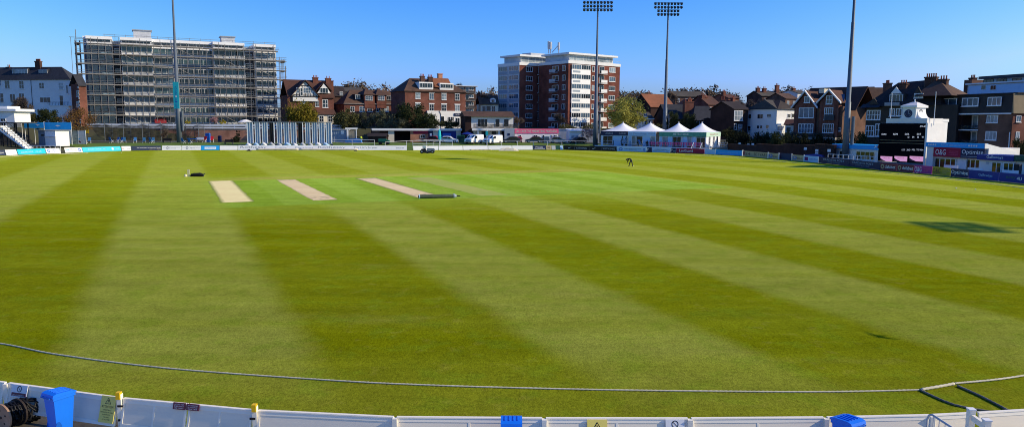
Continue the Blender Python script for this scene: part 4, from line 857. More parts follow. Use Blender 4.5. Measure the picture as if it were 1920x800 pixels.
u, z = uq(61, 124); chimney(h, f, u, 2.0, zr - 2.2, uq(61, 115, 2.0)[1], 1.5, .8, 5, 'brick_dark'); u = uq(4, 130)[0]; chimney(h, f, u, 2.2, zr - 1.4, uq(4, 126, 2.2)[1], 1.0, .8, 2, 'brick_dark')
pp = MB().tube(f.P(uq(58, 150)[0], -.08, zb), f.P(uq(58, 150)[0], -.08, ze), .06); obj('downpipe', pp, 'dark_grey', h)
u0, u1, w0, w1 = f.r(96, 192, 135, 199); bl = obj('balcony', MB().box(f, u0, u1, -1.1, 0, w0, w0 + .12), 'white_render', h)
rb = MB(); [rb.box(f, u0 + i * (u1 - u0) / 14, u0 + i * (u1 - u0) / 14 + .04, -1.1, -1.06, w0 + .12, w1) for i in range(15)]; rb.box(f, u0, u1, -1.1, -1.05, w1, w1 + .06); obj('railing', rb, 'black_paint', bl)
u0, u1, w0, w1 = f.r(97, 198.5, 134, 230); wall_box(h, f, u0, u1, -.9, -.01, zb, w1, 'white_render', 'extension')
# brick house tucked behind the scaffold
f = FY(138.6, 194.5, 153, 193); zb = 4.5; h = thing('brick_house', 'narrow red brick house between the white house and the scaffolded block', 'house', f.P(2, 0, zb)); ze = f.uw(142, 158)[1]
wall_box(h, f, 0, f.L, 0, 2, zb, ze, 'brick_red'); obj('roof', slab(MB(), f, 'v', 0, f.L, 0, 2, ze + .02, ze + 2.4), 'slate', h)
qm = MB(); [qm.box(f, f.L - .5, f.L + .03, -.03, 0, zb + i * .9, zb + i * .9 + .5) for i in range(int((ze - zb) / .9))]; obj('quoins', qm, 'cream', h)
for y in (170, 190): window(h, f, f.r(144, y, 148, y + 11), 1, 2)

# white spectator stand block with roof slab
f = FY(-24, 150, 29, 150); h = thing('stand_kiosk', 'flat roofed white building on a raised stand at the left edge', 'building', f.P(f.L / 2, 0, 3.5))
ze = f.uw(10, 209)[1]; z0 = f.uw(10, 229)[1]
wall_box(h, f, 0, f.L, 0, 5, z0, ze, 'white_paint'); obj('roof', MB().box(f, -.3, f.uw(33, 208)[0], -.6, 5.3, ze + .003, f.uw(10, 204)[1]), 'white_paint', h); u = f.uw(10, 200)[0]; obj('roof', MB().box(f, -.3, u, .5, 4.5, f.uw(10, 204)[1] + .003, f.uw(10, 199)[1]), 'white_paint', h)
window(h, f, f.r(1, 222, 11, 228), 2, 1)
lg = MB(); 
for u in (.5, f.L / 2, f.L - .4):
    for v in (.4, 4.6): obj('leg', MB().box(f, u - .1, u + .1, v - .1, v + .1, 0, z0 - .25), 'black_paint', h)
obj('deck', MB().box(f, -.3, f.L + 1.2, -1.4, 5.2, z0 - .25, z0 - .003), 'dark_grey', h)
# staircase
f = FY(-3, 146.5, 53, 145); sc_ = thing('staircase', 'white open staircase on black steel legs going down to the outfield', 'stairs', f.P(f.L, 0, 0))
zt = f.uw(0, 236)[1]; n = 13; L_ = f.L; stp = MB()
for i in range(n):
    u0 = L_ * i / n; w = zt * (1 - i / n); stp.box(f, u0, u0 + L_ / n * 1.05, 0, 1.6, w - .34, w)
obj('steps', stp, 'white_paint', sc_); 
for v in (-.06, 1.66): obj('stringer', MB().prism_v(f, [(0, zt - .75), (L_ * .98, .02), (L_ * 1.02, .12), (0, zt - .36)], v - .04, v + .04), 'white_paint', sc_)
for v in (-.02, 1.6):
    hr = MB(); hr.tube(f.P(.2, v, zt + .95), f.P(L_, v, 1.0), .04)
    for i in range(1, n, 3): u0 = L_ * i / n; hr.tube(f.P(u0, v, zt * (1 - i / n)), f.P(u0, v, zt * (1 - i / n) + .98), .035)
    obj('handrail', hr, 'black_paint', sc_)
for u in (.6, 2.4, 4.0): 
    for v in (.3, 1.3): obj('leg', MB().box(f, u - .07, u + .07, v - .07, v + .07, 0, max(.3, zt * (1 - u / L_) - .6)), 'black_paint', sc_)
# dark undercroft of the stand
fr2 = FY(-30, 151, 26, 151.5); us = thing('steel_frame', 'dark steel framework under the white stand at far left', 'frame', fr2.P(2, 0, 0))
for i in range(6):
    u = fr2.L * i / 5; obj('upright', MB().box(fr2, u - .08, u + .08, -.5, -.34, 0, 3.4), 'black_paint', us)
for z in (.9, 1.9, 2.9): obj('beam', MB().box(fr2, 0, fr2.L, -.52, -.36, z, z + .16), 'black_paint', us)
obj('back_panel', MB().box(fr2, 0, fr2.L, .8, .9, .05, 3.2), 'dark_grey', us)

def rail(pts, name, label, mat_='white_paint', rails=(1.0, .5), r=.045, step=2.2, cat='railing', zs=None, group=None):
    """post and rail barrier through ground points (x, y, z)"""
    pts = [Vector(p) for p in pts]; root = thing(name, label, cat, pts[0], group)
    for h_ in rails: obj('rail', MB().path([p + Vector((0, 0, h_)) for p in pts], r, 6), mat_, root)
    for a, b in zip(pts, pts[1:]):
        n_ = max(1, int((b - a).length / step))
        for i in range(n_): q = a.lerp(b, i / n_); obj('post', MB().tube(q, q + Vector((0, 0, rails[0])), r), mat_, root)
    obj('post', MB().tube(pts[-1], pts[-1] + Vector((0, 0, rails[0])), r), mat_, root); return root
def W(px, Y, z=None):
    p = AY(px, 260, Y); return Vector((p.x, p.y, ground_z(p.x, p.y) if z is None else z))
def Wz(px, py, Y): return AY(px, py, Y)
# banners and kiosk behind
def banner(px0, px1, y0, y1, Y, m_, label, texts=(), extra=None):
    f = FY(px0, Y, px1, Y); z1 = f.uw(px0, y0)[1]; z0 = f.uw(px0, y1)[1]; r = thing('banner', label, 'banner', f.P(f.L / 2, 0, 0))
    obj('cloth', MB().box(f, 0, f.L, 0, .03, z0, z1), m_, r)
    for u in (.06, f.L / 2, f.L - .06): obj('post', MB().tube(f.P(u, .1, gz2(f.P(u, .1, 0))), f.P(u, .1, z1 + .15), .05), 'white_paint', r)
    for s_, x0, x1, q0, q1, tm in texts:
        t = MB(); put_text(t, s_, f, f.L * x0, f.L * x1, z0 + (z1 - z0) * q0, z0 + (z1 - z0) * q1, -.02); obj('lettering', t, tm, r)
    if extra:
        e = MB(); extra(e, f, f.L, z0, z1); obj('emblem', e, 'white_paint', r)
    return r
def birds(cx):
    def d(e, f, Lq, z0, z1):
        for c_ in cx:
            x = Lq * c_; z = (z0 + z1) / 2; q = (z1 - z0) * .13; e.add([f.P(x - q * 3, -.02, z + q * .4), f.P(x, -.02, z - q * .7), f.P(x + q * 3, -.02, z + q * .4), f.P(x, -.02, z + q * 1.1)], [(0, 1, 2, 3)])
    return d
banner(3, 41.5, 229.5, 238.5, 156, 'white_board', 'white banner with blue wording above the stand staircase', [('BREWIN', .42, .70, .5, .8, 'sky_blue'), ('DOLPHIN', .42, .70, .1, .4, 'sky_blue')])
banner(46, 83, 229.5, 240, 157, 'sky_blue', 'blue banner with white bird, left of two joined', (), birds((.68,)))
banner(84, 134, 229.5, 243, 158, 'sky_blue', 'blue banner with white bird, right of two joined behind the round tree', (), birds((.5,)))
f = FY(70, 152, 103, 150); k = thing('ticket_kiosk', 'small white kiosk, left part coloured grey for shade, with serving hatch beside the staircase railing', 'kiosk', f.P(1, 0, gz2(f.P(1, 0, 0)))); z0 = gz2(f.P(1, 0, 0)); z1 = f.uw(90, 245)[1]
um = f.uw(84, 250)[0]; wall_box(k, f, 0, um - .002, .15, 3, z0, z1, 'spandrel_blue'); wall_box(k, f, um, f.L, 0, 3, z0, z1, 'white_paint'); obj('roof', MB().box(f, -.15, f.L + .2, -.2, 3.2, z1 + .002, z1 + .12), 'grey_paint', k)  # blue grey left wall is painted shade, white right wall the lit side
obj('counter', MB().box(f, um + .1, f.L + .3, -.3, -.002, f.uw(90, 256)[1] - .06, f.uw(90, 256)[1] + .05), 'light_grey', k); obj('vent', MB().box(f, um * .4, um * .75, .11, .15, z1 - 1.1, z1 - .75), 'black_paint', k)
f = FY(104, 160, 160, 160); k = thing('mural_fence', 'painted fence of players and crowd under the blue banners', 'fence', f.P(3, 0, 1)); z0 = gz2(f.P(3, 0, 0)); z1 = f.uw(130, 245)[1]
for i in range(4): obj('panel', MB().box(f, f.L * i / 4 + .03, f.L * (i + 1) / 4 - .03, 0, .06, z0, z1), ['mural', 'white_render', 'mural', 'light_grey'][i], k)
for i in range(5): obj('post', MB().box(f, f.L * i / 4 - .03, f.L * i / 4 + .03, -.02, .08, z0, z1 + .1), 'white_paint', k)
random.seed(4)
for i in range(9):
    u = random.uniform(.3, f.L - .3); w_ = z0 + random.uniform(.4, 1.3); mb = MB(); disc(mb, f, u, w_, random.uniform(.12, .3), -.012, 8); obj('painted_figure', mb, random.choice(['leaf_lime', 'navy', 'maroon', 'leaf_hedge', 'sky_blue']), k)
rail([W(53, 144, .05), W(83, 143, .05), W(112, 143, .05)], 'white_railing', 'white picket railing behind boards at the foot of the staircase', rails=(1.35, .8, .3), step=.8)

# ------------------------------------------------------------------ scaffolded apartment block
f = FY(160, 212, 519, 236); zb = 4.7; BL = f.L
zt = f.uw(340, 78)[1]; pent = f.uw(340, 91)[1]
ab = thing('apartment_block', 'nine storey pale apartment block wrapped in scaffolding', 'apartment block', f.P(BL / 2, 0, zb))
U = lambda px: f.uw(px, 150)[0]
cut = [(160, 166, 1.6), (166, 214, 0), (214, 230, 2.4), (230, 288, -.7), (288, 326, 1.1), (326, 402, .9), (402, 460, -.6), (460, 479, 2.4), (479, 519, .1)]
lev = [zb + (pent - zb) * i / 8 for i in range(9)]
for a, b, dv in cut: wall_box(ab, f, U(a), U(b) - .005, dv, 13 + dv * .1, zb, pent, 'dark_grey' if dv > 2 else 'spandrel_blue' if a < 210 else 'spandrel')  # bluish shade of the left bay put into its colour; recessed cores darker
for a, b, dv in cut:
    if dv > 2: 
        wall_box(ab, f, U(a), U(b) - .005, dv + .2, 12, pent + .003, zt - .6, 'grey_paint', 'parapet'); continue
    obj('penthouse', MB().box(f, U(a), U(b) - .005, dv + .5, 12, pent + .003, zt - .45), 'spandrel', ab)
    obj('fascia', MB().box(f, U(a) - .1, U(b) + .05, dv - .1, 12.3, zt - .447, zt + .35), 'white_board', ab)
    nw = max(2, int((U(b) - U(a)) / 2.0)) if b - a > 10 else 1
    wu0, wu1 = U(a) + .3, U(b) - .3
    if b - a > 10: window(ab, f, (wu0, wu1, pent + .65, zt - .5), nw, 1, dv + .5, gm='glass_dark', sill=False, bar=.12)
    obj('parapet', MB().box(f, U(a), U(b) - .01, dv - .35, dv - .2, pent - .25, pent + .55), 'white_board', ab)
random.seed(21)
for i in range(8):
    for a, b, dv in cut:
        if b - a < 10: continue
        u0, u1 = U(a) + .12, U(b) - .12; H = lev[i + 1] - lev[i]
        if dv > 2:
            window(ab, f, (u0 + .3, u1 - .3, lev[i] + .9, lev[i] + 2.2), 1, 2, dv, gm='glass_dark', bar=.09, sill=False); continue
        nw = max(2, int((u1 - u0) / 1.3)); gm = random.choice(['glass_dark', 'glass_green', 'glass_dark', 'glass_blue'])
        window(ab, f, (u0, u1, lev[i] + .98, lev[i] + H - .2), nw, 1, dv, gm=gm, bar=.09, sill=False)
        if a > 210: obj('spandrel_panel', MB().box(f, u0, u1, dv - .16, dv - .005, lev[i] + .06, lev[i] + .92), random.choice(['white_paint', 'spandrel', 'spandrel_blue', 'light_grey']), ab)
        else: obj('spandrel_panel', MB().box(f, u0, u1, dv - .12, dv - .005, lev[i] + .06, lev[i] + .92), 'pale_blue' if i % 2 else 'spandrel_blue', ab)  # left bay panels again carry the bluish shade in their colours
        if dv in (0, 1.1): obj('balcony', MB().box(f, u0, u1, dv - 1.1, dv - .17, lev[i] - .1, lev[i] + .05), 'light_grey', ab)
for px0, px1, y0 in ((250, 283, 58), (415, 440, 70)):
    u0, u1, w0, w1 = f.r(px0, y0, px1, y0 + 10, 5); pm = obj('plant_room', MB().box(f, u0, u1, 5, 9, zt - .1, w1), 'light_grey', ab); obj('plant_room_roof', MB().box(f, u0 - .3, u1 + .3, 4.7, 9.3, w1 + .002, w1 + .25), 'grey_paint', ab)
aw = MB(); u0, u1, w0, w1 = f.r(290, 222, 312, 231, -2); aw.prism_u(f, [(-3, w0), (-.2, w1 - .05), (-.2, w1), (-3, w0 + .1)], u0, u1); obj('awning', aw, 'awning_red', ab)
# scaffolding
sf = thing('scaffolding', 'steel and plank scaffolding covering the front of the apartment block', 'scaffolding', f.P(BL / 2, -2, zb))
VO, VI = -2.1, -1.0; e0, e1 = U(148), U(534)
us_ = [e0 + (e1 - e0) * i / 32 for i in range(33)]
for i, u in enumerate(us_):
    top = lev[8] + (1.2 if i % 3 else 3.2 if i < 3 else 1.6) if u < U(519) else lev[7 if i % 2 else 6] + 1
    top = top + random.uniform(-.2, .6)
    obj('upright', MB().tube(f.P(u, VO, zb - .5), f.P(u, VO, top), .075, n=5), 'scaff_steel', sf)
    if i % 2 == 0: obj('upright', MB().tube(f.P(u, VI, zb - .5), f.P(u, VI, top - .2), .06, n=5), 'scaff_steel', sf)
for i in range(9):
    z = lev[i] + .12 if i else zb + .1
    e = e1 if i < 8 else U(521)
    if i:
        for q in range(5):
            a_, b_ = e0 + (e - e0) * q / 5, e0 + (e - e0) * (q + 1) / 5; dz = random.uniform(-.04, .04)
            obj('deck', MB().box(f, a_ + .04, b_ - .04, VO - .05, VI + .1, z - .05 + dz, z + .06 + dz), 'scaff_board', sf)
            if random.random() < .8: obj('toe_board', MB().box(f, a_ + .05, b_ - .05, VO - .1, VO - .055, z + .061 + dz, z + .25 + dz), 'scaff_board', sf)
        for dz in (.62, 1.1): obj('ledger', MB().tube(f.P(e0 - .4, VO - .02, z + dz), f.P(e + .3, VO - .02, z + dz), .05, n=5), 'scaff_steel', sf)
        obj('ledger', MB().tube(f.P(e0 - .3, VI, z - .1), f.P(e + .2, VI, z - .1), .045, n=5), 'scaff_steel', sf)
    # end returns at both ends of the block
    for u, s_ in ((e0, 1), (e1, 1)):
        if i and (u == e0 or i < 8): obj('deck', MB().box(f, u - .6, u + .6, VI + .15, 6, z - .05, z + .06), 'scaff_board', sf)
for u in (e0 - .5, e0 + .6, e1 - .6, e1 + .5):
    for v in (1.5, 4, 6): obj('upright', MB().tube(f.P(u, v, zb - .5), f.P(u, v, lev[8 if u < 9 else 7] + 1.2), .07, n=5), 'scaff_steel', sf)
for i in range(8):
    for k_, px in enumerate((252, 345, 432, 500)):
        if (i + k_) % 2 == 0: u = U(px); obj('brace', MB().tube(f.P(u - 2, VO - .09, lev[i + 1]), f.P(u + 3.2, VO - .09, lev[i] + .15), .06, n=5), 'scaff_board', sf)
for z in (zt + .6, zt + 1.1): obj('ledger', MB().tube(f.P(U(198), 2, z), f.P(U(520), 2, z), .045, n=5), 'scaff_steel', sf)
for px in range(200, 521, 20): obj('upright', MB().tube(f.P(U(px), 2, zt), f.P(U(px), 2, zt + 1.3), .045, n=5), 'scaff_steel', sf)
obj('debris_net', MB().box(f, U(166), U(214), VO + .12, VO + .13, lev[0], lev[8]), 'scaffold_net', sf)
lf = MB().box(f, e0 - 1.3, e0 - 1.2, VO, VO + .1, zb, lev[8] + 1.5); lf.box(f, e0 - 1.6, e0 + 1.5, VO + .05, VO + .15, lev[8] + 1.5, lev[8] + 1.62); obj('hoist', lf, 'scaff_steel', sf)

# ------------------------------------------------------------------ wall, railing, nets, sight screen
f = FY(160, 190, 640, 197); zw0 = 1.0; zw = f.uw(400, 243)[1]
bw = thing('brick_wall', 'long orange brick retaining wall below the scaffolded block', 'wall', f.P(f.L / 2, 0, zw0)); obj('face', MB().box(f, 0, f.L, 0, .5, zw0, zw), 'brick_orange', bw); obj('coping', MB().box(f, -.05, f.L + .05, -.08, .58, zw + .002, zw + .16), 'concrete', bw)
tw = thing('terrace_railing', 'white two board railing along the top of the brick wall', 'railing', f.P(f.L / 2, .6, zw)); zr1 = f.uw(400, 233)[1]; zr0 = f.uw(400, 236.5)[1]; zr2 = f.uw(400, 238.2)[1]; zr3 = f.uw(400, 241)[1]
for a_, b_ in ((zr0, zr1), (zr3, zr2)): obj('rail', MB().box(f, 0, f.L, .55, .62, a_, b_), 'white_paint', tw)
for i in range(22): u = f.L * i / 21; obj('post', MB().box(f, u - .06, u + .06, .63, .75, zw + .17, zr1 + .12), 'white_paint', tw)
f = FY(196, 181, 372, 181.5); nt_ = thing('practice_nets', 'row of cricket practice nets with sagging dark netting', 'cricket nets', f.P(f.L / 2, 0, 1.2)); zg = gz2(f.P(f.L / 2, 0, 0)); zn = f.uw(270, 232)[1]
for i in range(6):
    u = f.L * i / 5; 
    for v in (0, 3.6): obj('post', MB().tube(f.P(u, v, zg), f.P(u, v, zn + (.5 if v == 0 else 0)), .07, n=6), 'mast_steel', nt_)
    if i < 5:
        mb = MB(); q = 10; u2 = f.L * (i + 1) / 5
        for j in range(q + 1):
            x = j / q; sag = .65 * 4 * x * (1 - x); mb.V += [f.P(u + (u2 - u) * x, .02, zn - sag), f.P(u + (u2 - u) * x, .02 + .25 * math.sin(x * 9), zg + .15)]
        for j in range(q): mb.F.append((2 * j, 2 * j + 1, 2 * j + 3, 2 * j + 2)); mb.K.append(0)
        obj('net', mb, 'netting', nt_)
    mb = MB(); mb.add([f.P(u, .05, zn), f.P(u, 3.6, zn - .5), f.P(u, 3.6, zg + .1), f.P(u, .05, zg + .1)], [(0, 1, 2, 3)]); obj('net', mb, 'net_light', nt_)
obj('top_cable', MB().tube(f.P(-3.5, 0, zn + .1), f.P(f.L, 0, zn + .1), .03, n=4), 'dark_grey', nt_)
mb = MB(); mb.add([f.P(-3.6, .02, zn - .4), f.P(-.05, .02, zn - .1), f.P(-.05, .02, zg + 1.2), f.P(-1.6, .02, zg + 1.1)], [(0, 1, 2, 3)]); obj('net', mb, 'netting', nt_)
yb = MB().box(f, f.uw(161, 250)[0], f.uw(167, 250)[0], -.1, -.05, f.uw(164, 250)[1], f.uw(164, 243.5)[1]); ys = thing('notice_board', 'small yellow notice on a post left of the practice nets', 'notice', f.P(f.uw(164, 250)[0], -.05, zg)); obj('plate', yb, 'yellow', ys); obj('post', MB().tube(f.P(f.uw(164, 250)[0], 0, zg), f.P(f.uw(164, 250)[0], 0, f.uw(164, 244)[1]), .05), 'dark_grey', ys)
obj('kerb', MB().box(f, -4, f.L, -.9, -.6, zg - .1, zg + .12), 'concrete', nt_)
# tripod frame
p0 = W(364, 184); tp = thing('tripod_frame', 'grey metal A-frame standing before the brick wall', 'frame', p0)
for dx, dy in ((-2.2, 0), (0, .6), (2.3, 0)): obj('leg', MB().tube(p0 + Vector((dx, dy, 0)), p0 + Vector((0, 0, 3.4)), .06), 'mast_steel', tp)

f = FY(463, 170, 622, 172); ss = thing('sight_screen', 'row of tall white folding sight screen panels coloured blue grey for shade', 'sight screen', f.P(f.L / 2, 0, 0)); zg = 1.1; z1 = f.uw(540, 230)[1]; z0 = f.uw(540, 268.5)[1]
pan = [(463, 473.5, 0), (478, 486.5, 0), (491.5, 500.5, 0), (505.5, 513.5, 1), (519, 527.5, 0), (532, 541, 0), (545, 554.5, 0), (559, 567, 1), (572.5, 580.5, 0), (585, 594, 0), (598, 607.5, 0), (611, 620.5, 0)]
for a_, b_, dk in pan:
    u0, u1 = f.uw(a_, 250)[0], f.uw(b_, 250)[0]; w_ = u1 - u0
    for q in range(2):
        g2 = F2(f.P(u0 + w_ * q * .5, .0, 0), f.P(u0 + w_ * (.40 + q * .5), .22 if q == 0 else .3, 0)); obj('panel', MB().box(g2, 0, w_ * .52, 0, .04, z0, z1), ('black_paint' if dk else 'shaded_slat'), ss)  # bluish shade on the white slats is put into their colour
    obj('lit_edge_strip', MB().box(f, u1 - .02, u1 + .14, -.05, .35, z0, z1), 'white_board', ss)  # white strip stands in for the sunlit right edge
for z in (z0 - .16, z1 + .01): obj('beam', MB().box(f, -.1, f.L + .1, .0, .4, z, z + .14), 'steel', ss)
for i in range(7): 
    u = f.L * i / 6; obj('wheel', MB().lathe(f.P(u, .1, z0 - .45), [(0, .28), (.2, .28)], 12, f.v), 'dark_grey', ss)
ht = thing('white_bags', 'row of white plastic covers bundled along the foot of the sight screen', 'covers', f.P(f.L / 2, -.8, zg)); random.seed(9)
for i in range(11):
    u = f.L * (i + .3) / 11; r_ = random.uniform(.5, .8); o = MB().path([f.P(u - r_, -.9, z0 - .6), f.P(u - .2, -1, z0 - .25 + random.uniform(-.1, .2)), f.P(u + r_, -.9, z0 - .55)], [.25, .42, .2], 7); obj('bundle', o, random.choice(['white_board', 'pale_blue', 'light_grey']), ht, smooth=True)
# folding chairs
def make_chair(m_, label, group, s=1.0):
    r = thing('folding_chair', label, 'chair', (0, 0, 0), group); f = WORLD
    obj('seat', MB().prism_u(f, [(-.28, .46), (.25, .38), (.25, .42), (-.28, .50)], -.26, .26), m_, r); obj('backrest', MB().prism_u(f, [(.24, .44), (.46, 1.12), (.50, 1.11), (.28, .43)], -.26, .26), m_, r)
    for sx in (-.27, .27):
        obj('leg', MB().tube((sx, -.3, 0), (sx, .30, .62), .022), 'white_paint', r); obj('leg', MB().tube((sx, .36, 0), (sx, -.2, .52), .022), 'white_paint', r)
    return r
ch = make_chair('chair_blue', 'blue folding chair on the grass behind the boards', 'blue folding chairs behind the boards'); places = [(136, 166), (155, 166.5), (167, 166), (209, 170), (219, 171), (226, 169), (233, 171), (253, 170), (270, 170), (284, 170), (287, 171), (344, 171), (357, 171)]
order = ['leftmost blue folding chair behind the white board', 'second blue folding chair from the left behind the boards', 'blue folding chair behind the turquoise board near the tree', 'blue folding chair at the left of the group below the nets', 'blue folding chair turned sideways in the group below the nets', 'blue folding chair near the end of the turquoise board', 'blue folding chair right at the turquoise board end', 'lone blue folding chair behind the navy board', 'blue folding chair in the middle behind the navy board', 'blue folding chair paired at the right of the navy board', 'blue folding chair just behind the paired one', 'blue folding chair right beside the floodlight mast', 'blue folding chair farther right of the floodlight mast']
for i, (px, Y) in enumerate(places):
    p = W(px, Y); c_ = ch if i == 0 else dup(ch, p); c_.location = p; c_.rotation_euler = (0, 0, R(random.choice([-150, 20, -20, 160, 40]))); c_['label'] = order[i]; c_.scale = (1.15,) * 3
ch2 = make_chair('red_paint', 'red folding chair, left of the pair beside the dark blue bin', 'red chairs by the brick wall'); c3 = dup(ch2, W(397, 176), R(15), 1.3, 'red folding chair, right of the pair beside the dark blue bin'); ch2.location = W(383, 176); ch2.scale = (1.3,) * 3; ch2.rotation_euler = (0, 0, R(-10))
def bin_(px, Y, m_, label, w_=.9, h_=1.6):
    p = W(px, Y); f = Fr(p, (1, 0)); r = thing('litter_bin', label, 'bin', p); obj('body', MB().box(f, -w_ / 2, w_ / 2, -.3, .3, p.z, p.z + h_ * .85), m_, r); obj('lid', MB().prism_v(f, [(-w_ / 2 - .05, p.z + h_ * .852), (w_ / 2 + .05, p.z + h_ * .852), (w_ / 2 - .1, p.z + h_), (-w_ / 2 + .1, p.z + h_)], -.35, .35), m_, r); return r
bin_(390, 178, 'royal_blue', 'dark blue bin between two red chairs', 1.0, 2.2); bin_(412, 182, 'navy', 'small dark bin against the brick wall', .7, 1.5)
tb = thing('bench_table', 'low blue topped table near the metal A-frame', 'table', W(360, 178)); p = W(360, 178); f = Fr(p, (1, 0)); obj('top', MB().box(f, -1, 1, -.4, .4, p.z + .72, p.z + .9), 'royal_blue', tb)
for dx in (-.85, .85): obj('leg', MB().box(f, dx - .05, dx + .05, -.3, .3, p.z, p.z + .72), 'dark_grey', tb)
p = W(377, 181); f = Fr(p, (1, 0)); tb = thing('bench', 'white bench against the brick wall', 'bench', p); obj('seat', MB().box(f, -1.2, 1.2, -.3, .2, p.z + .45, p.z + .52), 'white_paint', tb); obj('backrest', MB().box(f, -1.2, 1.2, .2, .26, p.z + .6, p.z + 1.1), 'white_paint', tb)
for dx in (-1.1, 1.1): obj('leg', MB().box(f, dx - .05, dx + .05, -.25, .25, p.z, p.z + .45), 'white_paint', tb)
for px, lab in ((429, 'dark slatted bench behind the plain white board'), (313, 'dark slatted bench left of the floodlight mast')):
    p = W(px, 172); f = Fr(p, (1, 0)); tb = thing('bench', lab, 'bench', p); obj('seat', MB().box(f, -1, 1, -.3, .2, p.z + .45, p.z + .52), 'timber', tb); obj('backrest', MB().box(f, -1, 1, .2, .26, p.z + .55, p.z + 1.05), 'timber', tb)
    for dx in (-.9, .9): obj('leg', MB().box(f, dx - .05, dx + .05, -.25, .25, p.z, p.z + .45), 'dark_grey', tb)
p = AY(460, 227, 205); pr = thing('parasol', 'white parasol on the terrace before the scaffolded block', 'parasol', (p.x, p.y, 4.6)); zc = p.z
obj('pole', MB().tube((p.x, p.y, 4.6), (p.x, p.y, zc + .3), .05), 'white_paint', pr); obj('canopy', MB().lathe((p.x, p.y, zc - .3), [(0, 2.0), (.05, 2.0), (.55, .9), (.75, .05)], 10), 'white_board', pr)

# ------------------------------------------------------------------ floodlights
def mast_profile(r, f, H, r0, zt_, zb_=0):
    obj('mast', MB().lathe(f.P(0, 0, zb_), [(0, r0), (H * .27, r0 * .82), (H * .271, r0 * .68), (H * .62, r0 * .50), (H * .621, r0 * .42), (H, r0 * .26)], 12), 'mast_steel', r, smooth=True)
def floodlight(px, py, Y, H, label, rows, zb_=0., cabinets=True, face=None, r0=.62, shadow_depth=0.):
    if H < 0: H = AY(px + 4, -H, Y).z - zb_ - .6
    p = AY(px, py, Y); f = Fr(p, face or (1, 0)); r = thing('floodlight', label, 'floodlight', f.P(0, 0, zb_), 'tall floodlight masts round the ground')
    mast_profile(r, f, H, r0, 0, zb_)
    W_ = 7.1
    for j, nl in enumerate(rows):
        z = zb_ + H + .6 - j * .86; b = obj('crossbar', MB().box(f, -W_ / 2 * nl / 9, W_ / 2 * nl / 9, -.06, .06, z + .22 - shadow_depth, z + .30 + shadow_depth * .5), 'lamp_dark', r)  # extra bar depth added to thicken the shadow of heads out of view
        for i in range(nl):
            u = (i - (nl - 1) / 2) * W_ / 9; t = Vector((0, -.75, -.66)) ; t = (f.v * -.75 + f.u * (u * .09) + Vector((0, 0, -.62))).normalized()
            obj('lamp', MB().lathe(f.P(u, -.05, z) - t * .3, [(0, .13), (.18, .28), (.52, .34), (.56, .30)], 9, t), 'lamp_dark', r)
    obj('head_frame', MB().box(f, -.1, .1, -.05, .05, zb_ + H - len(rows) * .86, zb_ + H + .9), 'lamp_dark', r)
    if cabinets:
        obj('cabinet', MB().lathe(f.P(.95, -.1, zb_ + 2.9), [(0, .26), (4.6, .26)], 10), 'mast_steel', r); obj('bracket', MB().box(f, .35, .9, -.15, -.05, zb_ + 5, zb_ + 5.15), 'mast_steel', r)
    return r, f
r, f = floodlight(337, 268, 174, 38.5, 'floodlight mast with turquoise banner in front of the scaffolded block', (9, 9, 9), 1.1)
zq0 = f.uw(334, 204)[1]; zq1 = f.uw(334, 154)[1]; bnr = obj('banner', MB().box(f, -.68, .62, -.62, -.56, zq0, zq1), 'teal', r); t = MB()
fv = Fr(f.P(.3, -.64, 0), f.u)
for i, s_ in enumerate('SUSSEX'): put_text(t, s_, f, -.28, .22, zq1 - 1.0 - i * .42 - .3, zq1 - 1.0 - i * .42, -.64)
for i, s_ in enumerate('CRICKET'): put_text(t, s_, f, -.28, .22, zq1 - 3.7 - i * .34 - .26, zq1 - 3.7 - i * .34, -.64)
obj('lettering', t, 'royal_blue', bnr); sq = MB().box(f, -.2, .14, -.645, -.625, zq1 - 3.5, zq1 - 3.15); obj('emblem', sq, 'white_paint', bnr)
floodlight(1116, 276, 179, -4.8, 'left floodlight mast of the two whose lamp heads show, by the brick tower', (9, 9, 9), .9)
floodlight(1246, 250, 186, -7.2, 'right floodlight mast of the two whose lamp heads show, behind the tents', (9, 9, 7, 7), 1.0)
floodlight(1584, 300, 123, 36.5, 'floodlight mast rising out of the picture behind the blue pavilion', (9, 9, 9, 9), .1, True, (math.cos(R(-35)), math.sin(R(-35))), .55, .25)
sl = 1 / math.tan(SUN_EL); q = GZ(1800, 425); Hm = 36.6
bx = Vector((q.x - 1.0 + tosun.x / tosun.z * Hm, q.y + tosun.y / tosun.z * Hm, 0)); 
r = floodlight(960, 400, 60, Hm - .3, 'floodlight mast outside the right edge whose shadow lies on the outfield', (6, 6, 6), 0, True, None, .62, .25)[0]; r.location = bx; r.rotation_euler = (0, 0, R(-90))
# gull passing over the outfield
q = GZ(1650, 630); hh = 7.5; gp = q + tosun / tosun.z * hh
GS = .62
gl = thing('gull', 'gull in flight over the outfield, seen by its shadow', 'bird', gp); fb = Fr(gp, (.8, .6)); g_ = MB()
g_.path([fb.P(-.33, 0, hh), fb.P(-.2, 0, hh), fb.P(0, 0, hh), fb.P(.2, 0, hh), fb.P(.33, 0, hh)], [.02, .07, .09, .05, .06], 7); obj('body', g_, 'white_paint', gl, smooth=True); gl.scale = (GS,) * 3
for sx in (-1, 1): wg_ = MB(); wg_.prism_w(fb, [(-.18, sx * .06), (-.1, sx * .4), (.22, sx * .85), (.27, sx * .84), (.1, sx * .4), (.1, sx * .06)][::sx], hh - .01, hh + .03); obj('wing', wg_, 'light_grey', gl)
# ------------------------------------------------------------------ middle: timbered house, terraces, hotel, garages, cars, tower, tents
def tri_wall(root, f, u0, u1, ze, zr, v, m_, name='gable'):
    return obj(name, MB().prism_v(f, [(u0, ze), (u1, ze), ((u0 + u1) / 2, zr)], v, v + .25), m_, root)
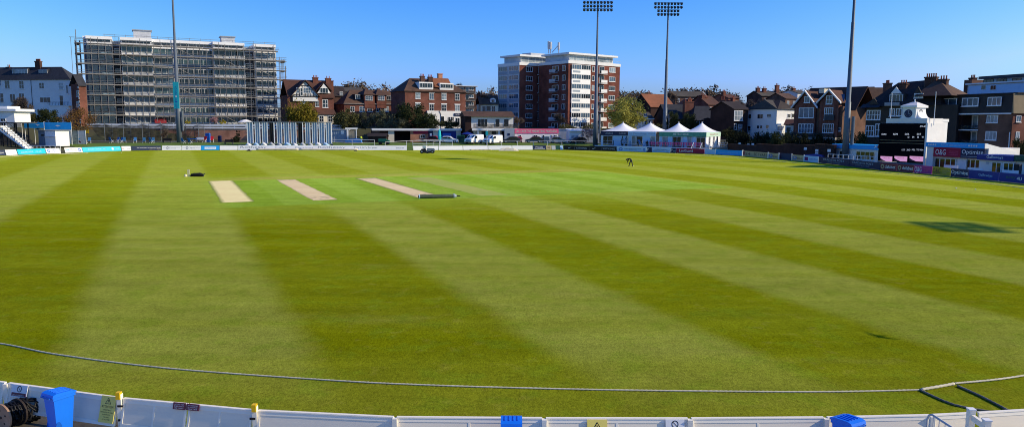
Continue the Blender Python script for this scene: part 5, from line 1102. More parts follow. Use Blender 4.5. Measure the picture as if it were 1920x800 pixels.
# timber framed house
f = FY(541, 205, 628, 211); zb = 4.3; h = thing('timbered_house', 'red brick house with black and white timbered gable beside the scaffolding', 'house', f.P(f.L / 2, 0, zb))
ze = f.uw(560, 179)[1]; zr = f.uw(575, 152)[1]; um = f.uw(604, 180)[0]
wall_box(h, f, 0, um, 0, 10, zb, ze, 'brick_red'); wall_box(h, f, um + .003, f.L, .5, 10, zb, f.uw(620, 178)[1], 'brick_red')
obj('roof', slab(MB(), f, 'u', .5, f.L - .3, .6, 10.5, ze + .05, zr + .4, .5), 'tile_red', h)
g0, g1 = f.uw(547, 178)[0], f.uw(596, 178)[0]; gz_ = f.uw(570, 151)[1]; gm_ = (g0 + g1) / 2
gab = tri_wall(h, f, g0, g1, ze + .02, gz_ - .3, -.5, 'white_render'); obj('roof', slab(MB(), f, 'v', g0, g1, -.6, 6, ze + .05, gz_, .4), 'tile_red', h)
obj('bay', MB().box(f, g0 + .2, g1 - .2, -.45, -.003, f.uw(570, 190)[1], ze), 'white_render', h)
tm = MB(); 
for i in range(9): u = g0 + .5 + (g1 - g0 - 1) * i / 8; hh_ = gz_ - .6 - abs(u - gm_) * (gz_ - ze) / ((g1 - g0) / 2); tm.box(f, u - .07, u + .07, -.56, -.505, f.uw(570, 181)[1], max(ze + .1, hh_))
for q in (.0, .34, .62): z = ze + .05 + (gz_ - ze) * q; w_ = (g1 - g0) / 2 * (1 - q) - .3; tm.box(f, gm_ - w_, gm_ + w_, -.575, -.562, z, z + .16)
tm.box(f, g0 + .2, g1 - .2, -.575, -.562, f.uw(570, 182)[1], f.uw(570, 180.5)[1]); obj('timber_framing', tm, 'timber', gab)
for x0, x1, y0, y1, nx, ny in [(556, 561, 164.5, 175, 1, 2), (563, 568, 165, 180, 1, 2), (569, 582, 164.5, 175, 3, 2)]: window(h, f, f.r(x0, y0, x1, y1, -.56), nx, ny, -.56, sill=False, bar=.1)
for x0, x1, y0, y1, nx, ny in [(563, 573, 183, 197, 2, 2), (591, 598, 188, 200, 2, 2)]: window(h, f, f.r(x0, y0, x1, y1, -.01), nx, ny, -.01)
window(h, f, f.r(600, 186.5, 615, 202, .5), 3, 2, .5, bar=.13)
d0, d1 = f.uw(594, 170)[0], f.uw(622, 170)[0]; dz = f.uw(607, 154)[1]; obj('roof', slab(MB(), f, 'v', d0, d1, .3, 6, f.uw(607, 170)[1], dz, .2), 'tile_red', h); tri_wall(h, f, d0 + .2, d1 - .2, f.uw(607, 175)[1], dz - .3, .31, 'white_render'); window(h, f, f.r(600, 165, 615, 175, .3), 3, 1, .3, sill=False)
up = f.r(597, 177, 627, 184, .3); obj('tile_band', MB().prism_u(f, [(.05, up[2]), (.49, up[2]), (.49, up[3])], up[0], up[1]), 'tile_red', h)
cn = f.r(595, 205, 629, 215, -1); obj('porch_roof', MB().prism_u(f, [(-2.0, cn[2]), (.49, cn[2]), (.49, cn[3])], cn[0], cn[1]), 'tile_red', h)
cw = f.r(597, 215, 629, 233, -1.6); wall_box(h, f, cw[0], cw[1], -1.6, .49, zb, cn[2] - .01, 'cream', 'conservatory')
for x in (599, 615): window(h, f, f.r(x, 217, x + 8, 229, -1.62), 2, 2, -1.62, gm='glass_dark', sill=False)
for px, y, p_ in ((599, 145.5, 3), (623.5, 147, 2), (632, 151, 0)): u = f.uw(px, 150)[0]; chimney(h, f, u, 5 if p_ else 7, f.uw(px, 172)[1], f.uw(px, y, 5)[1], 1.5 if p_ else 1.3, .9, p_, 'brick_red')

# long brick terrace with hipped dormer gables
f = FY(646, 214, 752, 222); zb = 4.3; h = thing('brick_terrace', 'long red brick terrace with brown hipped roofs behind the dark shrubs', 'house', f.P(f.L / 2, 0, zb))
ze = f.uw(690, 196)[1]; zr = f.uw(690, 169, 4)[1]
wall_box(h, f, 0, f.L, 0, 10, zb, ze, 'brick_red'); obj('roof', hip(MB(), f, 0, f.L, 0, 10, ze + .02, zr, 3.5, 2, .3), 'tile_brown', h)
for x0, x1 in ((683, 702), (706, 724)):
    u0, u1 = f.uw(x0, 185)[0], f.uw(x1, 185)[0]; z1 = f.uw(690, 178)[1]; zz = f.uw(690, 165.5, 2)[1]
    wall_box(h, f, u0, u1, -.25, 5, ze - 1, z1, 'brick_red', 'bay'); obj('bay_roof', hip(MB(), f, u0, u1, -.25, 6.5, z1 + .01, zz, (u1 - u0) / 2 + .2, (u1 - u0) / 2 + .2, .35), 'tile_brown', h); window(h, f, f.r(x0 + 2.5, 180, x1 - 3, 188, -.26), 3, 2, -.26)
for x0, x1, y0, y1, v in ((666, 675, 178, 186, .9), (725, 733, 180, 188, .9)): r_ = f.r(x0, y0, x1, y1, v); obj('dormer', MB().box(f, r_[0] - .15, r_[1] + .15, v + .02, 4, r_[2] - .5, r_[3] + .2), 'tile_dark', h); window(h, f, r_, 2, 1, v, sill=False)
st_ = f.r(648, 193, 752, 196); obj('string_course', MB().box(f, 0, f.L, -.15, -.003, st_[2] - .1, st_[2] + .25), 'concrete', h)
for x0, x1 in ((657, 665), (674, 684), (689, 698), (706, 714), (720, 729), (735, 744)): window(h, f, f.r(x0, 199.5, x1, 210), 2, 2)
f = FY(624, 222, 650, 224); h = thing('brick_cottage', 'small dark tiled house between the timbered house and the brick terrace', 'house', f.P(2, 0, 4.3)); wall_box(h, f, 0, f.L, 0, 8, 4.3, f.uw(640, 180)[1], 'brick_dark'); obj('roof', slab(MB(), f, 'u', 0, f.L, 0, 8, f.uw(640, 180)[1], f.uw(640, 163, 4)[1], .3), 'tile_dark', h); window(h, f, f.r(637, 172, 643, 180, -.02), 1, 2, -.02)

# tall brick hotel with painted ground floor
f = FY(760, 205, 873, 214); zb = 3.8; h = thing('brick_hotel', 'large red brick house with dormers and painted white ground floor', 'house', f.P(f.L / 2, 0, zb))
ze = f.uw(810, 172)[1]; zr = f.uw(800, 147, 3.6)[1]; zw = f.uw(830, 208)[1]
wall_box(h, f, 0, f.L, 0, 11, zb, ze, 'brick_red'); obj('roof', hip(MB(), f, 0, f.L, 0, 11, ze + .02, zr, 4, 4.5, .4), 'tile_brown', h)
u0 = f.uw(800, 220)[0]; obj('painted_front', MB().box(f, u0, f.L + .02, -.5, -.003, zb, zw), 'white_render', h)
u0, u1 = f.uw(818, 150)[0], f.uw(850, 150)[0]; obj('roof', MB().prism_u(f, [(.6, f.uw(830, 163)[1]), (.6, f.uw(830, 164)[1] ), (5, f.uw(830, 163)[1] ), (5, f.uw(830, 147, 5)[1]), (3.4, f.uw(830, 147, 3)[1])], u0, u1), 'tile_orange', h)
for x0, x1, y0, y1, nx in ((787, 811, 156, 164.5, 5), (826, 849, 158, 165.5, 5)): r_ = f.r(x0, y0, x1, y1, .5); obj('dormer', MB().box(f, r_[0] - .2, r_[1] + .2, .52, 4.5, r_[2] - .5, r_[3] + .3), 'white_paint', h); window(h, f, r_, nx, 1, .5, gm='glass_dark', sill=False)
for x0, x1, y0, y1 in [(779, 788, 173.5, 185.5), (805, 813.5, 175, 186.5), (828, 837, 175.5, 187.5), (853, 861.5, 176, 188), (779, 788, 194, 206.5), (805, 813.5, 195.5, 208), (828, 837, 196, 208.5), (853, 862, 197, 208.5)]:
    window(h, f, f.r(x0, y0, x1, y1), 2, 2, gm=random.choice(['glass_pale', 'glass_blue', 'glass_dark'])); r_ = f.r(x0 - 1, y0 - 2, x1 + 1, y0 - .3); obj('lintel', MB().box(f, r_[0], r_[1], -.1, -.002, r_[2], r_[3]), 'white_paint', h)
db = MB().box(f, 0, f.L, -.2, -.003, ze - .25, ze + .01); obj('eaves_band', db, 'tile_brown', h)
for x0, x1, y0, y1, n in [(809, 816, 218, 224, 1), (826, 833, 218, 231, 1), (840, 844, 219, 226, 1), (845, 851, 219, 226, 2), (854, 862, 221, 233, 2)]: window(h, f, f.r(x0, y0, x1, y1, -.51), n, 1, -.51, gm='glass_dark', sill=False)
sg = f.r(852, 212.5, 868, 217.5, -.7); t = MB(); s_ = obj('sign_board', MB().box(f, sg[0], sg[1], -.7, -.51, sg[2], sg[3]), 'navy', h); put_text(t, 'HOTEL', f, sg[0] + .4, sg[0] + 1.6, sg[2] + .25, sg[3] - .2, -.73); obj('lettering', t, 'white_paint', s_)
obj('downpipe', MB().path([f.P(f.uw(822, 210)[0], -.6, zw), f.P(f.uw(825, 214)[0], -.6, f.uw(825, 214)[1]), f.P(f.uw(825, 214)[0], -.6, zb)], .07), 'black_paint', h)
for px, y, p_, a in ((800, 143, 3, 1.2), (815, 144.5, 3, 1.3), (841, 137.5, 0, 1.3)): u = f.uw(px, 150)[0]; chimney(h, f, u, 3.2 if p_ else 6, f.uw(px, 168)[1], f.uw(px, y, 3)[1], a, .9, p_, 'brick_dark' if px < 840 else 'brick_orange')
f = FY(851, 216, 892, 218); zb = 4; h = thing('brick_flats', 'narrow flat roofed brick flats with stacked balconies right of the hotel', 'flats', f.P(2, 0, zb)); zt = f.uw(870, 161)[1]
wall_box(h, f, 0, f.L, 0, 9, zb, zt - .2, 'brick_brown'); obj('roof', MB().box(f, -.3, f.L + .6, -.6, 9.2, zt - .197, zt), 'white_paint', h)
for y0 in (163.5, 177.5, 191.5, 204): 
    for x0, x1, n in ((873, 879, 1), (880, 888, 2)): window(h, f, f.r(x0, y0, x1, y0 + (6 if x0 > 875 else 9)), n, 1)
    r_ = f.r(852, y0 + 1, 870, y0 + 6); window(h, f, r_, 3, 1)
    if y0 < 200: r_ = f.r(872, y0 + 8.5, 889, y0 + 12); b_ = obj('balcony', MB().box(f, r_[0], r_[1], -.9, -.003, r_[2], r_[2] + .12), 'concrete', h); obj('railing', MB().box(f, r_[0], r_[1], -.9, -.86, r_[2] + .121, r_[3]), 'dark_grey', b_)

# white gabled cottage in front of the hill
f = FY(901, 222, 934, 223); zb = 4.3; h = thing('cottage', 'grey rendered cottage with round dormer left of the brick tower', 'cottage', f.P(2, 0, zb)); ze = f.uw(915, 195)[1]
wall_box(h, f, 0, f.L, 0, 8, zb, ze, 'cream'); obj('roof', slab(MB(), f, 'u', 0, f.L, 0, 8, ze + .02, f.uw(915, 180, 4)[1], .4), 'tile_grey', h); r_ = f.r(920, 185, 929, 194, .4); obj('dormer', MB().lathe(f.P((r_[0] + r_[1]) / 2, .45, (r_[2] + r_[3]) / 2), [(0, .9), (3, .9)], 12, f.v), 'white_paint', h); window(h, f, (r_[0] + .25, r_[1] - .25, r_[2] + .25, r_[3] - .2), 2, 1, .42, sill=False, gm='glass_dark')
for x in (904, 922): window(h, f, f.r(x, 199, x + 7, 211), 2, 2)
window(h, f, f.r(912, 199, 920, 208), 1, 1, fm='grey_paint'); u = f.uw(899, 180)[0]; chimney(h, f, u + .3, 4, f.uw(900, 190)[1], f.uw(899, 174, 4)[1], 1, .8, 1, 'brick_dark')

# bungalow on the bank
f = FY(884, 191, 963, 193.5); h = thing('bungalow', 'long bungalow with brown tiled roof and glazed doors above the white vans', 'bungalow', f.P(f.L / 2, 0, 4)); z0 = f.uw(920, 240)[1]; ze = f.uw(920, 219)[1]
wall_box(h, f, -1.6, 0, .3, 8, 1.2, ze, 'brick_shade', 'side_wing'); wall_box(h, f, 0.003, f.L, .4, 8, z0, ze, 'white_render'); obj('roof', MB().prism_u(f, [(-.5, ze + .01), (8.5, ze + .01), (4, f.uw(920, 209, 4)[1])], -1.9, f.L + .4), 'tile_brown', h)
for x0, x1, n in ((895.5, 914, 3), (928.5, 937, 1), (944.5, 954, 1)): window(h, f, f.r(x0, 223, x1, 238, .38), n, 1, .38, gm='glass_dark', sill=False)
bl = obj('balcony', MB().box(f, .3, f.L + .8, -1.2, .39, z0 - .25, z0 - .003), 'concrete', h); gr = MB().box(f, .3, f.L + .8, -1.2, -1.17, z0, z0 + 1.0); obj('railing', gr, 'net_light', bl)
b2 = f.r(886, 243, 962, 266, .5); wall_box(h, f, .6, f.L + .3, .6, 7.8, 1.1, z0 - .26, 'cream', 'lower_wall'); obj('white_beam', MB().box(f, -.1, f.L + .6, -1.4, -1.202, f.uw(920, 245, -1)[1], f.uw(920, 241, -1)[1]), 'white_paint', h)
for px in (895, 912, 934, 946, 955): u = f.uw(px, 250)[0]; obj('pillar', MB().box(f, u - .2, u + .2, -1.2, -.9, 1.1, z0 - .251), 'white_render', h)
for px in (903, 922, 940): window(h, f, f.r(px, 246, px + 8, 258, .58), 2, 1, .58, gm='glass_dark', fm='dark_grey', sill=False)

# low garage row
f = FY(697, 188, 866, 193); h = thing('garage_row', 'long low garage row with white fascia and dark open bays', 'garages', f.P(f.L / 2, 0, 1.2)); zg = 1.2; zt = f.uw(780, 241)[1]
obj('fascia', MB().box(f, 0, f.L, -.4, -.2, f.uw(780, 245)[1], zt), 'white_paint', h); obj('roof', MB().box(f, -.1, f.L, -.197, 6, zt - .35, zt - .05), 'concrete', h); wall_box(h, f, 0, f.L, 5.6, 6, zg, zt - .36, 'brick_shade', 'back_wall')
for x0, x1, m_ in ((697, 712, 'brick_brown'), (728, 739, 'cream'), (739.5, 740.5, 'dark_grey'), (769.5, 803, 'brick_orange'), (803.5, 812, 'navy'), (812.5, 827, 'cream'), (828, 855, 'deep_blue'), (855.5, 864, 'cream')):
    u0, u1 = f.uw(x0, 250)[0], f.uw(x1, 250)[0]; obj('wall', MB().box(f, u0, u1, .1, .4, zg, zt - .36), m_, h)
r_ = f.r(806, 250, 810, 256); obj('sign_board', MB().box(f, r_[0], r_[1], .02, .097, r_[2], r_[3]), 'white_board', h); window(h, f, f.r(788, 253, 797, 259, .08), 2, 1, .08, sill=False)
r_ = f.r(775, 246, 803, 251); obj('shutter', MB().box(f, r_[0], r_[1], .03, .097, r_[2], r_[3]), 'crimson', h); r_ = f.r(830, 250, 846, 257); obj('shutter_sign', MB().box(f, r_[0], r_[1], .03, .097, r_[2], r_[3]), 'royal_blue', h)
# container, posts and clutter left of the garages
f = FY(622, 184, 652, 184.5); h = thing('storage_container', 'pale grey storage container with white notice right of the sight screen', 'container', f.P(2, 0, 1.2)); zt = f.uw(636, 244)[1]; obj('body', MB().box(f, 0, f.L, 0, 2.4, 1.22, zt), 'container', h); obj('lid', MB().box(f, -.2, f.L + .4, -.2, 2.6, zt + .002, zt + .25), 'grey_paint', h); rb = MB(); [obj('rib', MB().box(f, i * f.L / 8, i * f.L / 8 + .08, -.05, -.002, 1.3, zt - .1), 'container', h) for i in range(9)]; r_ = f.r(639.5, 245, 644.5, 251.5); obj('notice', MB().box(f, r_[0], r_[1], -.08, -.052, r_[2], r_[3]), 'white_board', h)
f = FY(652, 184, 668, 184.5); h = thing('timber_fence', 'grey vertical board fence between container and white post', 'fence', f.P(1, 0, 1.2)); zt = f.uw(660, 243)[1]; [obj('board', MB().box(f, f.L * i / 9 + .02, f.L * (i + 1) / 9 - .02, .02 * (i % 2), .06 + .02 * (i % 2), 1.22, zt - .2 * (i % 3)), 'timber_grey', h) for i in range(9)]; obj('post', MB().box(f, -.25, .15, -.1, .12, 1.2, zt + .3), 'white_paint', h); obj('top_rail', MB().box(f, -.6, f.L + .3, -.15, -.08, zt + .05, zt + .45), 'white_paint', h); obj('post', MB().box(f, f.L - .1, f.L + .12, -.1, .1, 1.2, zt + .3), 'white_paint', h)
p = W(707, 182); f = Fr(p, (1, 0)); gz_ = thing('garden_shed', 'dark tarpaulin shelter behind the green utility vehicle', 'shed', p); obj('roof', slab(MB(), f, 'u', -2.3, 2.3, 0, 2.5, p.z + 1.5, p.z + 2.2, .15), 'tile_dark', gz_); obj('wall', MB().box(f, -2.2, 2.2, .1, 2.4, p.z, p.z + 1.49), 'brick_shade', gz_)
p = W(663, 178); f = Fr(p, (1, 0)); bb = thing('covered_pallet', 'pallet under a bright blue tarpaulin behind the railing', 'pallet', p); obj('load', MB().prism_v(f, [(-2.0, p.z + .16), (2.0, p.z + .16), (1.8, p.z + .95), (.4, p.z + 1.15), (-1.2, p.z + 1.0), (-1.9, p.z + .8)], -.6, .6), 'tarp', bb); obj('pallet', MB().box(f, -2.05, 2.05, -.65, .65, p.z, p.z + .157), 'timber_grey', bb)

# vehicles
def make_car(name, m_, label, cat, prof, glassp, L_=4.2, wd=1.75, wr=.31, group=None, axles=(.78, 3.35)):
    r = thing(name, label, cat, (0, 0, 0), group); f = WORLD; n = len(prof); mb = MB()
    # body: profile swept across five stations so that the sides tumble home
    sts = [(-.5, .90, 0), (-.46, .985, .03), (0, 1, .05), (.46, .985, .03), (.5, .90, 0)]
    for y, s_, dz in sts:
        for x, z in prof: mb.V.append(Vector((x - L_ / 2, y * wd, z * (s_ if z > .9 else 1) + (dz if z > .9 else 0))))
    for j in range(4):
        for i in range(n): k = (i + 1) % n; mb.F.append((j * n + i, j * n + k, (j + 1) * n + k, (j + 1) * n + i)); mb.K.append(0)
    mb.F += [tuple(range(n - 1, -1, -1)), tuple(range(4 * n, 5 * n))]; mb.K += [0, 0]
    obj('body', mb, m_, r)
    for sy in (-1, 1):
        for poly in glassp[0]:
            g_ = MB(); g_.add([Vector((x - L_ / 2, sy * wd * .505, z * .9)) for x, z in poly], [tuple(range(len(poly)))[::-sy]]); obj('window', g_, 'glass_dark', r)
        for ax_ in axles:
            w_ = obj('wheel', MB().lathe((ax_ - L_ / 2, sy * (wd / 2 - .17), wr), [(0, wr), (.2, wr), (.205, wr * .8)], 14, (0, sy, 0)), 'rubber', r); obj('rim', MB().lathe((ax_ - L_ / 2, sy * (wd / 2 + .036), wr), [(0, wr * .62), (.01, wr * .55)], 10, (0, sy, 0)), 'rim', w_)
    for (xa, za, xb, zb_), nm in glassp[1]:
        g_ = MB(); w_ = wd * .40; g_.add([Vector((xa - L_ / 2, -w_ * 1.05, za)), Vector((xb - L_ / 2, -w_ * .92, zb_)), Vector((xb - L_ / 2, w_ * .92, zb_)), Vector((xa - L_ / 2, w_ * 1.05, za))], [(0, 1, 2, 3) if xa < L_ / 2 else (3, 2, 1, 0)]); obj(nm, g_, 'glass_dark', r)
    x0, z0, x1, z1 = glassp[2]
    for sy in (-1, 1):
        obj('headlight', MB().box(f, x0 - L_ / 2 - .03, x0 - L_ / 2 + .2, min(sy * wd * .30, sy * wd * .45), max(sy * wd * .30, sy * wd * .45), z0, z0 + .13), 'headlamp', r); obj('mirror', MB().box(f, glassp[3] - L_ / 2, glassp[3] - L_ / 2 + .12, min(sy * wd * .5, sy * wd * .6), max(sy * wd * .5, sy * wd * .6), .95, 1.1), m_, r)
    obj('grille', MB().box(f, x0 - L_ / 2 - .035, x0 - L_ / 2 + .1, -wd * .27, wd * .27, z0 - .18, z0 + .05), 'black_paint', r); obj('number_plate', MB().box(f, x0 - L_ / 2 - .06, x0 - L_ / 2 - .036, -.26, .26, z0 - .32, z0 - .21), 'white_board', r); obj('bumper', MB().box(f, x0 - L_ / 2 - .03, x0 - L_ / 2 + .2, -wd * .47, wd * .47, z0 - .42, z0 - .34), 'dark_grey', r)
    return r
HATCH = [(.0, .3), (.02, .62), (.18, .78), (1.05, .92), (1.75, 1.40), (2.3, 1.47), (3.3, 1.44), (3.95, 1.0), (4.12, .9), (4.15, .4), (4.0, .26), (.15, .24)]
HG = ([[(1.25, 1.02), (1.85, 1.46), (2.35, 1.52), (2.35, 1.02)], [(2.42, 1.02), (2.42, 1.52), (3.2, 1.48), (3.75, 1.06)]], [((1.02, .95, 1.72, 1.37), 'windscreen'), ((3.98, 1.0, 3.42, 1.38), 'rear_window')], (.03, .60, 0, 0), 1.25)
VAN = [(0, .35), (.0, .8), (.10, 1.05), (.85, 1.25), (1.55, 1.88), (1.95, 1.96), (4.95, 1.98), (5.0, 1.85), (5.0, .4), (4.9, .3), (.15, .28)]
VG = ([[(1.15, 1.32), (1.7, 1.92), (2.35, 1.95), (2.35, 1.32)]], [((.86, 1.30, 1.50, 1.86), 'windscreen')], (.02, .78, 0, 0), 1.3)
def place(r, px, Y, rz, sc=1.0):
    p = W(px, Y); r.location = p; r.rotation_euler = (0, 0, R(rz)); r.scale = (sc,) * 3; return r
vn = make_car('van', 'car_white', 'white van with bonnet towards the field, left of two under the bungalow', 'van', VAN, VG, 5.0, 1.95, .34, 'white vans below the bungalow', (.95, 3.95))
v2 = dup(vn, (0, 0, 0), label='white van with bonnet towards the field, right of two by the grey wall'); place(vn, 889, 183, 58, 1.08); place(v2, 924, 183, 55, 1.08)
wc = make_car('car', 'car_white', 'white hatchback parked before the blue garage doors', 'car', HATCH, HG, 4.15, 1.8, .33, 'cars parked behind the boundary'); place(wc, 842, 184, 178, 1.12)
rc = make_car('car', 'car_red', 'dark red car parked left of the white hatchback', 'car', HATCH, HG, 4.15, 1.8, .33, 'cars parked behind the boundary'); place(rc, 818, 187, 160, 1.1)
dc = make_car('car', 'car_dark', 'dark car parked right of the white vans', 'car', HATCH, HG, 4.15, 1.8, .33, 'cars parked behind the boundary'); place(dc, 958, 186, 8, 1.1)
for px, rz, lab in ((1001, 5, 'black car parked in front of the pink topped clubhouse'), (1083, 30, 'dark car parked by the white shed and pink tree')): c_ = dup(dc, (0, 0, 0), label=lab); place(c_, px, 189, rz, 1.08)
gc_ = make_car('car', 'car_grey', 'silver car parked at the right end of the pink topped clubhouse', 'car', HATCH, HG, 4.15, 1.8, .33, 'cars parked behind the boundary'); place(gc_, 1046, 188, 185, 1.08)
r2 = dup(rc, (0, 0, 0), label='red car parked at the left end of the pink topped clubhouse'); place(r2, 972, 190, 90, 1.0)
# green utility vehicle
p = W(718, 176); f = Fr(p, (1, 0)); uv = thing('utility_vehicle', 'green utility vehicle with open load bed near the garages', 'utility vehicle', p); z = p.z
obj('load_bed', MB().prism_v(f, [(-.9, z + .75), (.75, z + .75), (.9, z + 1.35), (-1.05, z + 1.35)], -.7, .7), 'green_paint', uv); obj('chassis', MB().box(f, -1.0, 1.6, -.6, .6, z + .42, z + .745), 'dark_green', uv); obj('bonnet', MB().prism_v(f, [(.95, z + .75), (1.65, z + .75), (1.6, z + 1.0), (.97, z + 1.12)], -.6, .6), 'green_paint', uv)
for u in (-.6, 1.15):
    for q in (-1, 1): obj('wheel', MB().lathe(f.P(u, q * .55, z + .33), [(0, .33), (.22, .33)], 12, f.v * q), 'rubber', uv)
obj('roll_bar', MB().path([f.P(.85, -.6, z + .75), f.P(.85, -.6, z + 1.9), f.P(.85, .6, z + 1.9), f.P(.85, .6, z + .75)], .05), 'black_paint', uv)
p = W(864, 187); f = Fr(p, (1, 0)); k = thing('wheelie_bin', 'dark green bin between the white hatchback and the left van', 'bin', p); obj('body', MB().prism_v(f, [(-.8, p.z), (.8, p.z), (.9, p.z + 1.6), (-.9, p.z + 1.6)], -.5, .5), 'dark_green', k); obj('lid', MB().prism_v(f, [(-.95, p.z + 1.603), (.95, p.z + 1.603), (.7, p.z + 1.85), (-.7, p.z + 1.85)], -.55, .55), 'green_paint', k)
p = W(876, 185); k = thing('parasol', 'navy parasol between the garages and the left white van', 'parasol', p); obj('pole', MB().tube(p, p + Vector((0, 0, 2.5)), .06), 'timber_grey', k); obj('canopy', MB().lathe(p + Vector((0, 0, 2.1)), [(0, 1.5), (.08, 1.5), (.45, .7), (.6, .05)], 10), 'deep_blue', k)
p = W(824, 176); k = thing('flag_pole', 'white pole with furled turquoise flag before the garages', 'flag pole', p); obj('pole', MB().tube(p, AY(824, 236, 176), .07), 'white_paint', k); q = AY(824, 262, 176); obj('flag', MB().lathe((q.x, q.y - .12, q.z), [(0, .3), (.8, .45), (2.0, .3), (2.4, .08)], 8), 'teal', k)
p = W(913, 178); k = thing('flag_pole', 'white pole with small green flag between the two white vans', 'flag pole', p); obj('pole', MB().tube(p, AY(913, 243, 178), .08), 'white_paint', k); q = AY(913, 254, 178); obj('flag', MB().box(Fr(q, (1, 0)), -.3, .3, -.12, -.08, q.z, q.z + 1.0), 'teal', k)
rail([W(622, 173), W(660, 173), W(702, 173.5)], 'white_railing', 'white two rail barrier right of the sight screen', step=3.6, rails=(1.35, .75))
rail([W(722, 171), W(762, 174), W(800, 177), W(826, 178)], 'white_railing', 'white handrail of the ramp rising past the garages', step=3, rails=(1.2,))
rail([W(774, 170.5), W(812, 171), W(848, 171.5)], 'white_railing', 'white double rail barrier behind the ride-on mower', step=3.4, rails=(1.75, 1.0))
rail([W(940, 179), W(1000, 180.5), W(1080, 182.5), W(1112, 182)], 'white_railing', 'white post and rail along the top of the grass bank', step=3.3, rails=(1.1,))

# pink topped clubhouse and grey wall
f = FY(965, 192, 1047, 195); h = thing('clubhouse', 'low white clubhouse with long pink sign along its top', 'clubhouse', f.P(f.L / 2, 0, 1.2)); z1 = f.uw(1005, 241.5)[1]; zm = f.uw(1005, 250.5)[1]
wall_box(h, f, 0, f.L, 0, 6, 1.1, zm, 'white_paint'); sg = obj('sign_board', MB().box(f, 0, f.L, -.1, .1, zm + .003, z1), 'pink', h); t = MB(); put_text(t, 'CREATIVE MARKETING PARTNERS', f, f.L * .13, f.L * .96, zm + .28, z1 - .3, -.13); put_text(t, 'O&G', f, f.L * .03, f.L * .10, zm + .28, z1 - .3, -.13); obj('lettering', t, 'mint_pale', sg); obj('roof', MB().box(f, 0, f.L, .12, 6, z1 - .4, z1 - .1), 'grey_paint', h)
for x0, x1, y0, y1, n in ((973, 977.5, 253, 261, 1), (1000, 1008, 253, 258, 2), (1017, 1021, 253, 266, 1), (1033, 1036, 253, 259, 1), (1038, 1044, 253, 257, 2)): window(h, f, f.r(x0, y0, x1, y1, -.01), n, 1, -.01, gm='glass_dark', sill=False)
obj('door', MB().box(f, f.uw(1017, 258)[0], f.uw(1022, 258)[0], -.12, -.09, 1.15, f.uw(1017, 256)[1]), 'black_paint', h)
p = W(1025, 187); f = Fr(p, (1, 0)); k = thing('utility_cabinet', 'pale grey cabinet beside the dark clubhouse door', 'cabinet', p); obj('body', MB().box(f, -.7, .7, -.4, .4, p.z, p.z + 1.7), 'light_grey', k); obj('door', MB().box(f, -.6, .6, -.43, -.402, p.z + .1, p.z + 1.55), 'mast_steel', k)
f = FY(946, 191, 964.5, 191.5); h = thing('grey_wall', 'grey rendered wall left of the pink sign', 'wall', f.P(1, 0, 1.2)); obj('face', MB().box(f, 0, f.L, 0, .4, 1.1, f.uw(955, 241)[1]), 'container', h); obj('vent', MB().box(f, .8, 1.4, -.06, -.002, f.uw(955, 254)[1], f.uw(955, 250)[1]), 'navy', h)
f = FY(1047.5, 195, 1124, 195.5); h = thing('grey_wall', 'pale grey wall between the pink sign and the tents', 'wall', f.P(5, 0, 1.2)); zt = f.uw(1080, 243)[1]; obj('face', MB().box(f, 0, f.L, 0, .4, 1.1, zt), 'light_grey', h); obj('coping', MB().box(f, -.1, f.L + .1, -.1, .5, zt + .002, zt + .14), 'white_paint', h)
f = FY(1068, 189, 1095, 189.5); h = thing('white_shed', 'white shed with two pale doors left of the pink flowering tree', 'shed', f.P(1.5, 0, 1.2)); zt = f.uw(1080, 245)[1]; wall_box(h, f, 0, f.L, 0, 4, 1.15, zt, 'white_paint'); obj('roof', MB().prism_u(f, [(-.4, zt - .2), (4.2, zt + .35), (4.2, zt + .5), (-.4, zt - .05)], -.2, f.L + .2), 'white_paint', h)
for x in (1071.5, 1079): r_ = f.r(x, 253.5, x + 5.5, 267); obj('door', MB().box(f, r_[0], r_[1], -.06, -.004, 1.2, r_[3]), 'container', h)

